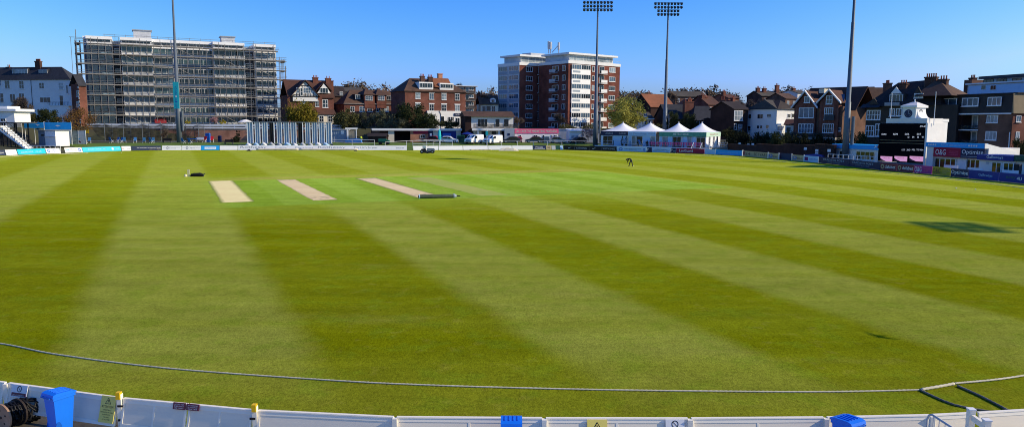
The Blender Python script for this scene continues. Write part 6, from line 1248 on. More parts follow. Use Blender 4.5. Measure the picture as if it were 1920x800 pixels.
# ------------------------------------------------------------------ red brick tower block
def tower():
    root_p = AY(1050, 240, 226); r = thing('brick_tower', 'tall red brick tower block with white window bays and roof masts', 'tower block', (root_p.x, root_p.y, 4.0))
    c2 = AY(1065.5, 150, 215); c3 = AY(1162, 150, 228); fA = F2(c2, c3); c1 = AY(974, 150, 222.5); fB = Fr(c1, fA.u)
    zb = 3.9; zp0 = fA.uw(1068, 119)[1]; zp1 = fA.uw(1068, 113.5)[1]; zr0 = fA.uw(1068, 101)[1]; zr1 = fA.uw(1068, 97.5)[1]
    def wing(f, L_, D, uo):
        wall_box(r, f, 0, L_, 0, D, zb, zp0, 'brick_tower'); obj('parapet', MB().box(f, -.15, L_ + .15, -.15, D + .1, zp0 + .003, zp1), 'white_paint', r)
        obj('penthouse', MB().box(f, 1.6, L_ - 1.6, 1.5, D - 1, zp1 + .003, zr0), 'spandrel', r); obj('roof', MB().box(f, .5, L_ - .5, .4, D - .3, zr0 + .003, zr1), 'white_paint', r)
        window(r, f, (1.8, L_ - 1.8, zp1 + .3, zr0 - .15), max(4, int(L_ / 1.6)), 1, 1.5, gm='glass_pale', sill=False)
        rl = MB(); rl.box(f, 0, L_, -.05, -.01, zp1 + .7, zp1 + .78); obj('railing', rl, 'steel', r)
    wing(fA, fA.L, 13, 0); 
    LB = (c2 - c1).dot(Vector(fA.u)) - 0.0; vv = Vector((c2.x - c1.x, c2.y - c1.y, 0)).dot(fA.v)
    wing(fB, 17.5, 10.5, 0)
    # left glazed face of the near-left wing
    fL = Fr(fB.P(0, 10.5, 0), -fB.v); fL2 = Fr(fA.P(0, 13, 0), -fA.v)
    nf = 7; H = (zp0 - zb) / nf
    obj('glazed_face', MB().box(fL, .05, 10.45, -.12, -.003, zb + .8, zp0), 'light_grey', r)
    for i in range(nf):
        z = zb + H * i + .2
        for a, b in ((.5, 4.7), (5.7, 10.2)):
            window(r, fL, (a, b, z + 1.0, z + 2.45), 4, 1, -.13, gm='glass_blue', sill=False, bar=.09); obj('spandrel_panel', MB().box(fL, a, b, -.2, -.125, z + .1, z + .95), 'container', r)
        for f, us in ((fB, (f_u(fB, 986, 998),)), (fA, (f_u(fA, 1141.5, 1153),))):
            for a, b in us: window(r, f, (a, b, z + .75, z + 2.2), 3, 1, 0, gm=random.choice(GL), bar=.1)
        for a, b in ((f_u(fB, 1009, 1017)), (f_u(fB, 1026, 1032))):
            window(r, fB, (a, b, z + .4, z + 2.3), 2, 1, 0, gm='glass_dark', bar=.1, sill=False)
        a, b = f_u(fB, 1007, 1022); bl = obj('balcony', MB().box(fB, a, b, -1.2, -.01, z - .05, z + .1), 'white_paint', r); obj('railing', MB().box(fB, a, b, -1.2, -1.12, z + .25, z + 1.1), 'container', bl)
        a, b = f_u(fA, 1122, 1133.5); bl = obj('balcony', MB().box(fA, a, b, -1.2, -.01, z - .05, z + .1), 'white_paint', r); obj('railing', MB().box(fA, a, b, -1.2, -1.12, z + .25, z + 1.05), 'white_paint', bl); window(r, fA, (a + .3, b - .3, z + .15, z + 2.3), 2, 1, 0, gm='glass_dark', sill=False)
        for x0, x1 in ((1109.5, 1114),): a, b = f_u(fA, x0, x1); window(r, fA, (a, b, z + .7, z + 2.2), 1, 1, 0, bar=.1)
        a, b = f_u(fA, 1070.5, 1105.5)
        window(r, fA, (a, (a + b) / 2 - .02, z + .95, z + 2.35), 4, 1, -.3, gm=random.choice(['glass_dark', 'glass_blue']), bar=.1, sill=False); window(r, fA, ((a + b) / 2 + .02, b, z + .95, z + 2.35), 4, 1, -.3, gm=random.choice(['glass_dark', 'glass_blue']), bar=.1, sill=False)
        obj('white_panel', MB().box(fA, a, b, -.34, -.003, z + 2.37, z + H + .93), 'white_board', r) if i < nf - 1 else None
        obj('pale_panel', MB().box(fA, a + .4, (a + b) / 2 - .4, -.37, -.345, z + .05, z + .62), 'container', r)
        # return face between the wings
        for a, b in ((1.0, 2.4), (4.0, 6.8)): window(r, fL2, (13 - b - .2, 13 - a - .2, z + .5, z + 2.1), 2, 1, 0, gm='glass_dark', sill=False, bar=.1)
        bl = obj('balcony', MB().box(fL2, 5.8, 8.4, -1.1, -.01, z - .05, z + .08), 'light_grey', r); obj('railing', MB().box(fL2, 5.8, 8.4, -1.1, -1.04, z + .25, z + 1.05), 'light_grey', bl)
    a, b = f_u(fA, 1070.5, 1105.5); obj('white_panel', MB().box(fA, a, b, -.34, -.003, zb, zb + 1.1), 'white_board', r)
    lm = fA.P(3.0, 7, 0)
    lh = obj('lift_house', MB().box(fB, 9, 15, 6, 10, zr1 - .2, zr1 + 1.3), 'light_grey', r)
    for px, y0, y1, rr in ((1028.5, 78, 96, .32), (1032, 79, 96, .45), (1047.5, 80, 96, .34)):
        p = AY(px, y1, 232); q = AY(px, y0, 232); obj('aerial', MB().tube((p.x, p.y, zr1 + 1.0), (p.x, p.y, q.z), rr * .35, n=6).tube((p.x, p.y, q.z - 2.2), (p.x, p.y, q.z), rr, n=8), 'light_grey', r)
    p0, p1 = AY(1040, 95, 232), AY(1047, 85, 232); obj('aerial_arm', MB().tube((p0.x - .8, p0.y, zr1 + 1.3), p1, .12), 'light_grey', r)
def f_u(f, a, b): return f.uw(a, 160)[0], f.uw(b, 160)[0]
tower()

# ------------------------------------------------------------------ marquee tents with their railed deck
f = FY(1126, 174, 1324, 159.5); zd = 1.15
def dp(px, v=-1.0): p = f.P(f.uw(px, 265, v)[0], v, zd); return p
dk = thing('tent_deck', 'white edged timber deck under the row of marquee tents', 'deck', f.P(f.L / 2, 0, 0)); ue = f.L; obj('platform', MB().box(f, -.4, ue + 1.6, -1.9, 9.6, .05, zd), 'timber_grey', dk); obj('fascia', MB().box(f, -.4, ue + 1.6, -2.0, -1.903, .3, zd + .02), 'white_paint', dk)
def tent(px0, px1, label, valance, texts, front, side=None, D=9.0):
    u0, u1 = f.uw(px0, 250)[0], f.uw(px1, 250)[0]; r = thing('marquee_tent', label, 'tent', f.P((u0 + u1) / 2, D / 2, zd), 'white peaked marquee tents'); zv0 = f.uw(1230, 255.2)[1]; zv1 = f.uw(1230, 247)[1]; zp = f.uw((px0 + px1) / 2, 230, D / 2)[1]
    mb = MB(); n = 9; um, vm = (u0 + u1) / 2, D / 2
    for i in range(n + 1):
        t = i / n; s_ = (1 - t) ** 1.0; z = zv1 + (zp - zv1) * (t ** 1.9 * .75 + t * .25)
        for a, b in ((-1, -1), (0, -1), (1, -1), (1, 0), (1, 1), (0, 1), (-1, 1), (-1, 0)): mb.V.append(f.P(um + a * s_ * (u1 - u0) / 2 * 1.01, vm + b * s_ * D / 2 * 1.01, z))
    for i in range(n):
        for j in range(8): k = (j + 1) % 8; mb.F.append((i * 8 + j, i * 8 + k, (i + 1) * 8 + k, (i + 1) * 8 + j)); mb.K.append(0)
    obj('canopy', mb, 'tent_white', r, smooth=True); obj('finial', MB().lathe(f.P(um, vm, zp - .25), [(0, .14), (.35, .10), (.5, .02)], 7), 'tent_white', r)
    va = obj('valance', MB().box(f, u0, u1, -.04, .02, zv0, zv1), valance, r)
    for s_, a, b, q0, q1, tm in texts: t = MB(); put_text(t, s_, f, u0 + (u1 - u0) * a, u0 + (u1 - u0) * b, zv0 + (zv1 - zv0) * q0, zv0 + (zv1 - zv0) * q1, -.07); obj('lettering', t, tm, va)
    for a in (u0 + .08, u1 - .08):
        for v in (.1, D - .1): obj('pole', MB().box(f, a - .06, a + .06, v - .06, v + .06, zd, zv1), 'white_paint', r)
    for a, b, m_ in front:
        q0, q1 = u0 + (u1 - u0) * a, u0 + (u1 - u0) * b
        if m_ == 'win': window(r, f, (q0, q1, zd + .25, zv0 - .1), max(1, int((b - a) * 8)), 1, .12, gm='glass_pale' if random.random() < .5 else 'glass_dark', sill=False)
        else: obj('side_sheet', MB().box(f, q0, q1, .1, .14, zd, zv0), m_, r)  # pale blue sheets: white cloth with the front's shade put into the colour
    obj('back_sheet', MB().box(f, u0, u1, D - .1, D - .05, zd, zv1), 'tent_white', r)
    sv = (u1, -1) if side else None
    if side:
        obj('side_sheet', MB().box(f, u1 - .03, u1 + .03, .15, D, zd, zv0 - .003), 'tent_white', r); fs = Fr(f.P(u1 + .04, 0, 0), f.v); vs_ = obj('valance', MB().box(fs, .0, D, -.04, 0, zv0, zv1), 'mint_pale', r); t = MB(); put_text(t, 'Ladyfood', fs, D * .25, D * .8, zv0 + .3, zv1 - .3, -.06); obj('lettering', t, 'red_paint', vs_)
        for a in (1.6, 4.2, 6.4): window(r, fs, (a, a + .9, zd + .3, zd + 2.4), 1, 2, -.02, gm='glass_dark', sill=False)
    return r
tent(1126.5, 1177, 'white peaked marquee with dark blue valance, leftmost of the row', 'navy', [('AGEAS', .18, .46, .32, .66, 'light_grey'), ('AGEAS', .68, .95, .32, .66, 'light_grey')], [(.02, .08, 'tent_white'), (.08, .45, 'win'), (.46, .98, 'pale_blue')])
tent(1178, 1230, 'white peaked marquee with pale blue valance, second of the row', 'pale_blue', [('1st Demolition', .05, .66, .25, .8, 'container'), ('www.sussex.net', .72, .98, .5, .7, 'container')], [(.02, .12, 'pale_blue'), (.12, .28, 'win'), (.3, .52, 'win'), (.53, .8, 'pale_blue'), (.82, .98, 'win')])
tent(1236, 1279, 'white peaked marquee with green patterned valance, third of the row', 'mint', [('METRO', .62, .98, .28, .74, 'white_board')], [(.01, .12, 'pale_blue'), (.14, .36, 'win'), (.38, .58, 'pale_blue'), (.6, .96, 'win')])
tent(1279.5, 1324, 'white peaked marquee with green valance and sunlit end, last of the row', 'mint', [('BANK', .02, .28, .28, .74, 'white_board')], [(.02, .2, 'pale_blue'), (.22, .4, 'win'), (.42, .58, 'pale_blue'), (.6, .97, 'win')], side=True)
mb_f = Fr(f.P(0, -1.8, 0), f.u)
rl = thing('deck_railing', 'black post railing along the front of the tent deck', 'railing', f.P(f.L / 2, -1.8, zd)); ue2 = f.uw(1322, 260)[0]
for i in range(13): u = .1 + ue2 * i / 12; obj('post', MB().box(mb_f, u - .06, u + .06, -.05, .05, zd + .022, zd + 1.15), 'black_paint', rl)
for z in (.5, 1.08): obj('rail', MB().box(mb_f, .0, ue2 + .1, .052, .09, zd + z, zd + z + .06), 'light_grey', rl)
bt = thing('bunting', 'string of pink pennants along the railing before the green fronted tents', 'bunting', mb_f.P(f.uw(1270, 260)[0], 0, zd + 1)); ub0, ub1 = f.uw(1224, 260)[0], f.uw(1320, 260)[0]
for i in range(32):
    u = ub0 + (ub1 - ub0) * i / 32; w_ = (ub1 - ub0) / 32; obj('pennant', MB().add([mb_f.P(u + .03, -.07, zd + 1.05), mb_f.P(u + w_ - .03, -.07, zd + 1.05), mb_f.P(u + w_ / 2, -.08, zd + .12)], [(0, 2, 1)]), 'pink' if i % 3 else 'magenta', bt)
obj('cord', MB().tube(mb_f.P(ub0, -.07, zd + 1.06), mb_f.P(ub1, -.07, zd + 1.06), .02, n=4), 'purple', bt)
sp = thing('deck_steps', 'white steps with handrails at the right end of the tent deck', 'steps', f.P(f.uw(1316, 270)[0], -2.3, 0)); u = f.uw(1316, 270)[0]
for i in range(4): obj('step', MB().box(f, u - 1, u + .8, -2.05 - (4 - i) * .34, -2.02 - (3 - i) * .34, .02, zd - (4 - i) * .25 + .2), 'timber_grey', sp)
for a in (u - 1.05, u + .85): obj('handrail', MB().path([f.P(a, -3.4, .3), f.P(a, -3.4, 1.1), f.P(a, -2.2, zd + 1.1), f.P(a, -2.15, zd + .1)], .07), 'white_paint', sp)
for px, Y, lab in ((1213.5, 170.6, 'person in dark clothes seated before the second tent, left of two'), (1221, 170.6, 'person in dark clothes seated before the second tent, right of two')):
    p = dp(px); c_ = dup(ch, (p.x, p.y, zd), R(0), 1.05, 'dark seat under the ' + ('left' if px < 1217 else 'right') + ' seated person before the tents', 'chairs on the tent deck'); person('person', lab, (p.x, p.y, zd - .02), 0, SIT, ('cloth_black', 'cloth_navy'), scale=1.05)
p = dp(1201); dup(ch, (p.x, p.y, zd), R(30), 1.3, 'empty blue chair on the deck before the second tent', 'chairs on the tent deck')
for px, lab in ((1167, 'small clipped fir in a pot, left of two before the tents'), (1174, 'small clipped fir in a pot, right of two before the tents')):
    p = dp(px, -.8); k = thing('potted_fir', lab, 'potted plant', (p.x, p.y, zd)); obj('pot', MB().lathe((p.x, p.y, zd), [(0, .22), (.5, .3)], 9), 'timber', k); random.seed(px); mb = MB()
    for i in range(260): a = random.uniform(0, 6.28); z = random.random(); rr = .62 * (1 - z) * random.uniform(.5, 1); c_ = Vector((p.x + math.cos(a) * rr, p.y + math.sin(a) * rr, zd + .5 + z * 1.7)); e = Vector((random.uniform(-.12, .12), random.uniform(-.12, .12), random.uniform(-.12, .12))); g_ = Vector((random.uniform(-.12, .12), random.uniform(-.12, .12), random.uniform(-.12, .12))); mb.add([c_, c_ + e, c_ + g_], [(0, 1, 2)])
    obj('foliage', mb, 'leaf_shade', k)
rail([f.P(f.L + 1.5, -1.8, zd), f.P(f.L + 1.5, 3.5, zd), f.P(f.L + 1.5, 9.4, zd)], 'white_railing', 'white landing rail at the sunlit end of the last tent', step=1.8, rails=(1.0, .5))
# ------------------------------------------------------------------ right side: houses behind the tents
def simple_house(label, pl, Yl, pr, Yr, ye, yr, wm, rm, D=8, zb=3, kind='u', name='house', ov=.35):
    f = FY(pl, Yl, pr, Yr); h = thing(name, label, 'house', f.P(f.L / 2, 0, zb)); xm = (pl + pr) / 2; ze = f.uw(xm, ye)[1]; zr = f.uw(xm, yr, D / 2 if kind != 'v' else 0)[1]
    wall_box(h, f, 0, f.L, 0, D, zb, ze, wm)
    if kind == 'hip': obj('roof', hip(MB(), f, 0, f.L, 0, D, ze + .02, zr, min(4, f.L * .3), min(4, f.L * .3), ov), rm, h)
    else: obj('roof', slab(MB(), f, kind, 0, f.L, 0, D, ze + .03, zr, ov), rm, h)
    if kind == 'v': tri_wall(h, f, 0, f.L, ze + .003, zr - .1, .0, wm)
    if kind == 'u':
        for u in (0, f.L - .2): obj('gable', MB().prism_u(f, [(0, ze + .003), (D, ze + .003), (D / 2, zr - .05)], u, u + .2), wm, h)
    h['_'] = 0; del h['_']; return h, f, ze, zr
def wins(h, f, rects, v=0, **k):
    for x0, x1, y0, y1, nx, ny in rects: window(h, f, f.r(x0, y0, x1, y1, v), nx, ny, v, **k)
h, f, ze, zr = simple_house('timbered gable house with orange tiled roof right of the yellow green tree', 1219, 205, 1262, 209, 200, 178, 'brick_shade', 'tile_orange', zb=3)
tri_wall(h, f, f.uw(1228, 220)[0], f.uw(1250, 220)[0], f.uw(1240, 222)[1], f.uw(1240, 205)[1], -.4, 'cream'); tmb = MB(); [tmb.box(f, f.uw(x, 225)[0] - .1, f.uw(x, 225)[0] + .1, -.45, -.402, f.uw(1240, 236)[1], f.uw(1240, 218)[1]) for x in (1230, 1235, 1240, 1245)]; obj('timber_framing', tmb, 'cream', h); wins(h, f, [(1224, 1229, 232, 240, 1, 2)])
h, f, ze, zr = simple_house('white fronted house with balcony below the orange roofed gable', 1203, 200, 1223, 201, 222, 211, 'white_render', 'tile_grey', D=6, zb=3); wins(h, f, [(1207, 1213, 213, 219, 2, 1), (1209, 1213, 226, 234, 1, 2), (1216, 1220, 226, 234, 1, 2)], -.02); obj('balcony', MB().box(f, 0, f.L, -1, -.03, f.uw(1213, 224)[1], f.uw(1213, 222)[1]), 'white_paint', h)
h, f, ze, zr = simple_house('wide house with dark slate roof behind the green fronted tents', 1252, 196, 1300, 198, 222, 197, 'brick_shade', 'slate', zb=3); u = f.uw(1291, 200)[0]; chimney(h, f, u, .2, zr - 5, f.uw(1291, 190, .2)[1], 2.6, 1.2, 3, 'brick_red')
h, f, ze, zr = simple_house('house with broad dark hipped roof behind the last tent', 1299, 192, 1352, 193, 226, 199, 'brick_shade', 'slate', zb=3, kind='hip'); wins(h, f, [(1305, 1312, 227, 236, 2, 2), (1318, 1330, 227, 236, 3, 2)])
h, f, ze, zr = simple_house('brick annexe with tall chimney and flared slate skirt roof', 1336, 186, 1371, 186.5, 224, 222, 'brick_shade', 'slate', D=6, zb=2.5, ov=.2); u = f.uw(1357.5, 200)[0]; z0 = f.uw(1357, 222)[1]; chimney(h, f, u, 1, z0, f.uw(1357.5, 186, 1)[1], 1.2, 1.0, 2, 'brick_red'); sk = hip(MB(), f, u - 1.4, u + 1.5, -.4, 2.4, z0 + .05, z0 + 2.2, 1.2, 1.2, .1); obj('skirt_roof', sk, 'tile_grey', h); r_ = f.r(1337, 227, 1369, 234); obj('brick_band', MB().box(f, r_[0], r_[1], -.1, -.003, r_[2], r_[3]), 'brick_orange', h)
# roofs further up the hill
for i, (pl, pr, Y, ye, yr, wm, rm, kd, lab, chs) in enumerate([
    (1264, 1322, 285, 181, 172, 'brick_brown', 'tile_grey', 'u', 'long grey roofed house on the skyline with a white gable end', []),
    (1300, 1326, 235, 196, 186, 'brick_red', 'tile_red', 'v', 'red brick gable with paired chimneys on the slope behind the tents', [(1306, 186), (1318, 187)]),
    (1326, 1348, 228, 196, 181, 'brick_red', 'tile_red', 'u', 'red brick house with stepped chimney stacks behind the last tent', [(1331, 179), (1337, 182)]),
    (1216, 1240, 262, 181, 177, 'white_render', 'tile_grey', 'u', 'pale flat house with white columns on the skyline left of the right mast', [(1227, 174)]),
    (1363, 1384, 262, 184, 178, 'brick_red', 'tile_red', 'u', 'red brick house with big chimney among bare trees', [(1369, 172)]),
    (1425, 1462, 262, 180, 172, 'brick_dark', 'tile_grey', 'u', 'grey roofed skyline house with light chimney stack', [(1431, 165), (1443, 166), (1467, 160)]),
    (1492, 1512, 270, 175, 170, 'white_render', 'tile_grey', 'u', 'white house end on the skyline behind the brick gables', [(1500, 166)]),
    (1470, 1492, 250, 185, 176, 'brick_brown', 'tile_brown', 'u', 'brown roofed house half hidden by bare trees on the slope', []),
    (1384, 1402, 240, 200, 190, 'brick_dark', 'tile_dark', 'u', 'dark roofed house behind the white stepped villa', [(1389, 184)]),
    (650, 682, 300, 172, 165, 'brick_brown', 'tile_grey', 'u', 'distant grey roofed house above the brick terrace', []),
    (893, 937, 300, 186, 178, 'brick_brown', 'tile_dark', 'u', 'dark roofed house among trees behind the cottage', [])]):
    h, f, ze, zr = simple_house(lab, pl, Y, pr, Y + 3, ye, yr, wm, rm, D=8, zb=ground_z(AY((pl + pr) / 2, 200, Y).x, Y) - 1, kind=kd)
    for px, y in chs: u = f.uw(px, 180)[0]; chimney(h, f, u, 3, ze - .5, f.uw(px, y, 3)[1], 1.3, 1, 2, 'brick_red')
    z_ = ze - 2.2; n_ = max(2, int(f.L / 3)); [window(h, f, (f.L * (q + .25) / n_, f.L * (q + .25) / n_ + 1.1, z_, z_ + 1.4), 2, 1) for q in range(n_)]
    if i == 0: obj('white_gable', MB().prism_u(f, [(0, ze + .02), (8, ze + .02), (4, zr + .2)], f.L + .36, f.L + .6), 'white_paint', h)

# white stepped villa
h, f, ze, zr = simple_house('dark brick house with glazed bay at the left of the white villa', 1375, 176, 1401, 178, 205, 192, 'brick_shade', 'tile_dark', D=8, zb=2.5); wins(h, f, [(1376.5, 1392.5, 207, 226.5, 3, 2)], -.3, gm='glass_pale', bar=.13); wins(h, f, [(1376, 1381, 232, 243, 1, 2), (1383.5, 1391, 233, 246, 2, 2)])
f = FY(1400, 180, 1455, 174); zb = 2.5; h = thing('white_villa', 'white rendered villa with stepped walls and dark hipped roof', 'house', f.P(f.L / 2, 0, zb)); ze = f.uw(1430, 205)[1]
f2 = Fr(f.P(f.L, 0, 0), (.80, .60)); L2 = (lambda: (f2.uw(1490, 215)[0]))()
wall_box(h, f, 0, f.L, 0, 8, zb, ze, 'white_render'); obj('wall', MB().box(f2, .0, L2, .02, 8, zb, ze - .02), 'white_paint', h)
obj('roof', hip(MB(), f, 0, f.L, 0, 8, ze + .02, f.uw(1430, 189, 4)[1], 2, 2.0, .4), 'tile_dark', h); obj('roof', hip(MB(), f2, 0, L2, 0, 8, ze + .01, f2.uw(1470, 188.5, 4)[1], 1.2, 3, .4), 'tile_grey', h); u = f.uw(1419, 200)[0]; chimney(h, f, u, 3, ze - .2, f.uw(1419, 198, 3)[1], 2.2, 1, 0, 'brick_dark')
wins(h, f, [(1403, 1409, 214, 223, 1, 1), (1420, 1431, 214, 223, 2, 1), (1438, 1446, 213.5, 220, 2, 1), (1402, 1408, 236, 246, 1, 2), (1419, 1424, 235, 241.5, 1, 1), (1425, 1430, 235, 241.5, 1, 1), (1436, 1442, 234, 241.5, 1, 1)], gm='glass_dark')
wins(h, f2, [(1476, 1482, 213.5, 221, 2, 1), (1484, 1489, 213, 221, 1, 1)], gm='glass_dark'); r_ = f2.r(1456, 232, 1480, 246); obj('porch', MB().box(f2, r_[0], r_[1], -1.2, .018, zb, r_[3]), 'white_paint', h); wins(h, f2, [(1457, 1466, 235, 245, 2, 1)], -1.22, sill=False)
rl_ = MB(); f3 = f; r_ = f.r(1400, 248, 1453, 254, -2); [obj('baluster', MB().box(f, r_[0] + (r_[1] - r_[0]) * q / 16, r_[0] + (r_[1] - r_[0]) * q / 16 + .12, -2, -1.9, r_[2] - .6, r_[3]), 'light_grey', h) for q in range(17)]

# pair of brick gabled houses
f = FY(1489, 160, 1578, 152); zb = 2.0; h = thing('gabled_house', 'red brick house with twin white edged gables and terrace balcony', 'house', f.P(f.L / 2, 0, zb)); LL = f.L
zc = f.uw(1530, 200)[1]; wall_box(h, f, 0, LL, 0, 11, zb, zc, 'brick_brown'); ug = [(f.uw(1490, 200)[0], f.uw(1534, 200)[0], 172), (f.uw(1537, 200)[0], f.uw(1577, 200)[0], 170)]
obj('roof', slab(MB(), f, 'u', .5, LL + 2, 1, 10, zc - .6, f.uw(1540, 166, 5)[1], .3), 'tile_red', h)
for k_, (u0, u1, yt) in enumerate(ug):
    zt_ = f.uw(1512 if k_ == 0 else 1554, yt)[1]; ze_ = f.uw(1512, 200 if k_ == 0 else 192)[1]
    bay = wall_box(h, f, u0 + .25, u1 - .25, -.5, 6, zb, ze_, 'brick_red', 'bay'); tri_wall(h, f, u0 + .25, u1 - .25, ze_ + .003, zt_ - .3, -.5, 'brick_red')
    obj('roof', slab(MB(), f, 'v', u0, u1, -.6, 7, ze_, zt_, .3), 'tile_red', h); bg2 = slab(MB(), f, 'v', u0, u1, -.75, -.62, ze_ - .05, zt_ - .05, .32, .34); obj('bargeboard', bg2, 'white_paint', h)
wins(h, f, [(1508, 1519, 181, 193, 2, 1), (1498, 1526, 202, 221.5, 3, 1), (1497, 1525, 232, 249.5, 5, 2)], -.51, bar=.13, gm='glass_blue'); wins(h, f, [(1549, 1561, 179.5, 195.5, 2, 2), (1545.5, 1562, 202, 225, 4, 2), (1542.5, 1563, 232, 249.5, 5, 2)], -.51, bar=.12, gm='glass_dark')
wins(h, f, [(1571, 1576, 239, 246, 1, 1)], -.02); r_ = f.r(1544, 215, 1562, 226, -1.2); obj('juliet_balcony', MB().box(f, r_[0], r_[1], -.9, -.82, r_[2], r_[3]), 'dark_grey', h)
r_ = f.r(1474, 249, 1566, 257, -3); tb_ = obj('terrace', MB().box(f, r_[0], r_[1], -3, -.55, r_[2] - .5, r_[2]), 'concrete', h); obj('railing', MB().box(f, r_[0], r_[1], -3, -2.96, r_[2] + .003, r_[3]), 'net_light', tb_)
for q in range(8): u = r_[0] + (r_[1] - r_[0]) * q / 7; obj('pillar', MB().box(f, u - .1, u + .1, -2.9, -2.7, zb, r_[2] - .51), 'concrete', tb_)
sk_ = MB(); a, b = f.uw(1560, 178, 2), f.uw(1585, 190, 1); sk_.add([f.P(a[0], .6, f.uw(1562, 190)[1]), f.P(b[0], .6, f.uw(1580, 190)[1]), f.P(b[0] - 1, 2.6, f.uw(1572, 176)[1]), f.P(a[0], 2.6, f.uw(1562, 176)[1])], [(0, 1, 2, 3)]); obj('roof_light', sk_, 'glass_blue', h); r_ = f.r(1540, 167, 1550, 175, 3); obj('dormer', MB().box(f, r_[0], r_[1], 2, 4.5, r_[2], r_[3]), 'cream', h)
h, f, ze, zr = simple_house('pale roofed extension between villa and brick gables', 1472, 168, 1491, 167, 234, 225, 'white_render', 'tile_red', D=6, zb=2); wins(h, f, [(1474, 1483, 238, 247, 1, 1)], gm='glass_green')

# brick houses behind the tall mast
h, f, ze, zr = simple_house('brown brick house behind the tall floodlight mast', 1578, 166, 1618, 163, 190, 165, 'brick_brown', 'tile_brown', D=10, zb=2); wins(h, f, [(1606, 1612, 190, 198, 1, 2), (1604, 1612, 216, 226, 2, 1)], fm='cream')
h, f, ze, zr = simple_house('small red gable facing right beside the tall mast', 1616, 168, 1634, 163, 190, 166, 'brick_red', 'tile_brown', D=8, zb=2, kind='v'); wins(h, f, [(1617, 1622, 180, 190, 1, 1)])
u = f.uw(1645, 180)[0]; chimney(h, f, u, 2, f.uw(1645, 182)[1], f.uw(1645.5, 158, 2)[1], 1.6, 1.2, 4, 'brick_brown')
for a in (1592, 1606, 1613): pass
# large tile hung house
f = FY(1622, 138, 1722, 131); zb = 1.5; h = thing('tile_hung_house', 'large dark tile hung house with long sweeping roof and tall chimneys', 'house', f.P(f.L / 2, 0, zb)); LL = f.L; ze = f.uw(1660, 198)[1]
wall_box(h, f, 0, LL + 6, 0, 12, zb, ze, 'tile_hung'); zr = f.uw(1710, 151, 6)[1]
rfp = MB(); pu = [f.uw(1618, 204)[0], f.uw(1682, 160, 5)[0], f.uw(1745, 151, 6)[0], f.uw(1792, 172, 6)[0]]
rfp.add([f.P(pu[0], -.5, f.uw(1625, 200)[1]), f.P(pu[3], -.5, f.uw(1740, 197)[1]), f.P(pu[3], 12, ze), f.P(pu[0], 12, ze), f.P(pu[1], 5.5, f.uw(1690, 155, 5.5)[1]), f.P(f.uw(1766, 152, 5.5)[0], 5.5, f.uw(1740, 149, 5.5)[1])], [(0, 3, 2, 1), (0, 1, 5, 4), (1, 2, 5), (2, 3, 4, 5), (3, 0, 4)]); obj('roof', rfp, 'tile_dark', h)
obj('roof', hip(MB(), f, f.uw(1722, 170)[0], f.uw(1788, 170)[0], -1, 9, f.uw(1750, 180)[1], f.uw(1750, 150, 4)[1], 1.5, 4, .2), 'tile_brown', h)
tri_wall(h, f, f.uw(1632, 190)[0], f.uw(1650, 190)[0], f.uw(1640, 196)[1], f.uw(1640, 184)[1], -.55, 'tile_hung'); obj('porch_roof', MB().prism_u(f, [(-1.2, f.uw(1640, 202)[1]), (-.003, f.uw(1640, 202)[1]), (-.003, f.uw(1640, 195)[1])], f.uw(1618, 200)[0], f.uw(1652, 200)[0]), 'slate', h)
tri_wall(h, f, f.uw(1668, 174)[0], f.uw(1688, 174)[0], f.uw(1678, 175.5)[1], f.uw(1679, 163)[1], .4, 'white_paint'); r_ = f.r(1667, 176, 1695, 195, .5); obj('dormer', MB().box(f, r_[0], r_[1], .6, 5, r_[2], r_[3]), 'tile_hung', h); wins(h, f, [(1668, 1693, 177, 192, 4, 1)], .58, gm='glass_dark', sill=False); r_ = f.r(1660, 186, 1688, 197, -.6); bl = obj('balcony', MB().box(f, r_[0], r_[1], -.9, .4, r_[2] - .15, r_[2]), 'concrete', h); obj('railing', MB().box(f, r_[0], r_[1], -.9, -.85, r_[2] + .003, r_[3] - .6), 'grey_paint', bl)
tri_wall(h, f, f.uw(1712, 180)[0], f.uw(1734, 180)[0], f.uw(1722, 182)[1], f.uw(1722, 163)[1], -.6, 'tile_hung'); wins(h, f, [(1714, 1731, 175, 184, 2, 1)], -.62, gm='glass_pale')
wins(h, f, [(1625, 1651, 206.5, 225, 5, 2), (1623, 1639, 235, 256, 3, 2), (1641, 1653, 232, 256, 2, 2), (1668, 1678, 203, 218, 2, 1), (1680, 1692, 203, 218, 2, 1)], -.03, bar=.14, gm='glass_dark')
for px, y, a, p_ in ((1728.5, 140, 1.9, 5), (1677, 152, 1.2, 3), (1752, 144, 1.3, 3)): u = f.uw(px, 165)[0]; chimney(h, f, u, 4, f.uw(px, 172, 4)[1], f.uw(px, y + 5, 4)[1], a, 1.1, p_, 'brick_dark')
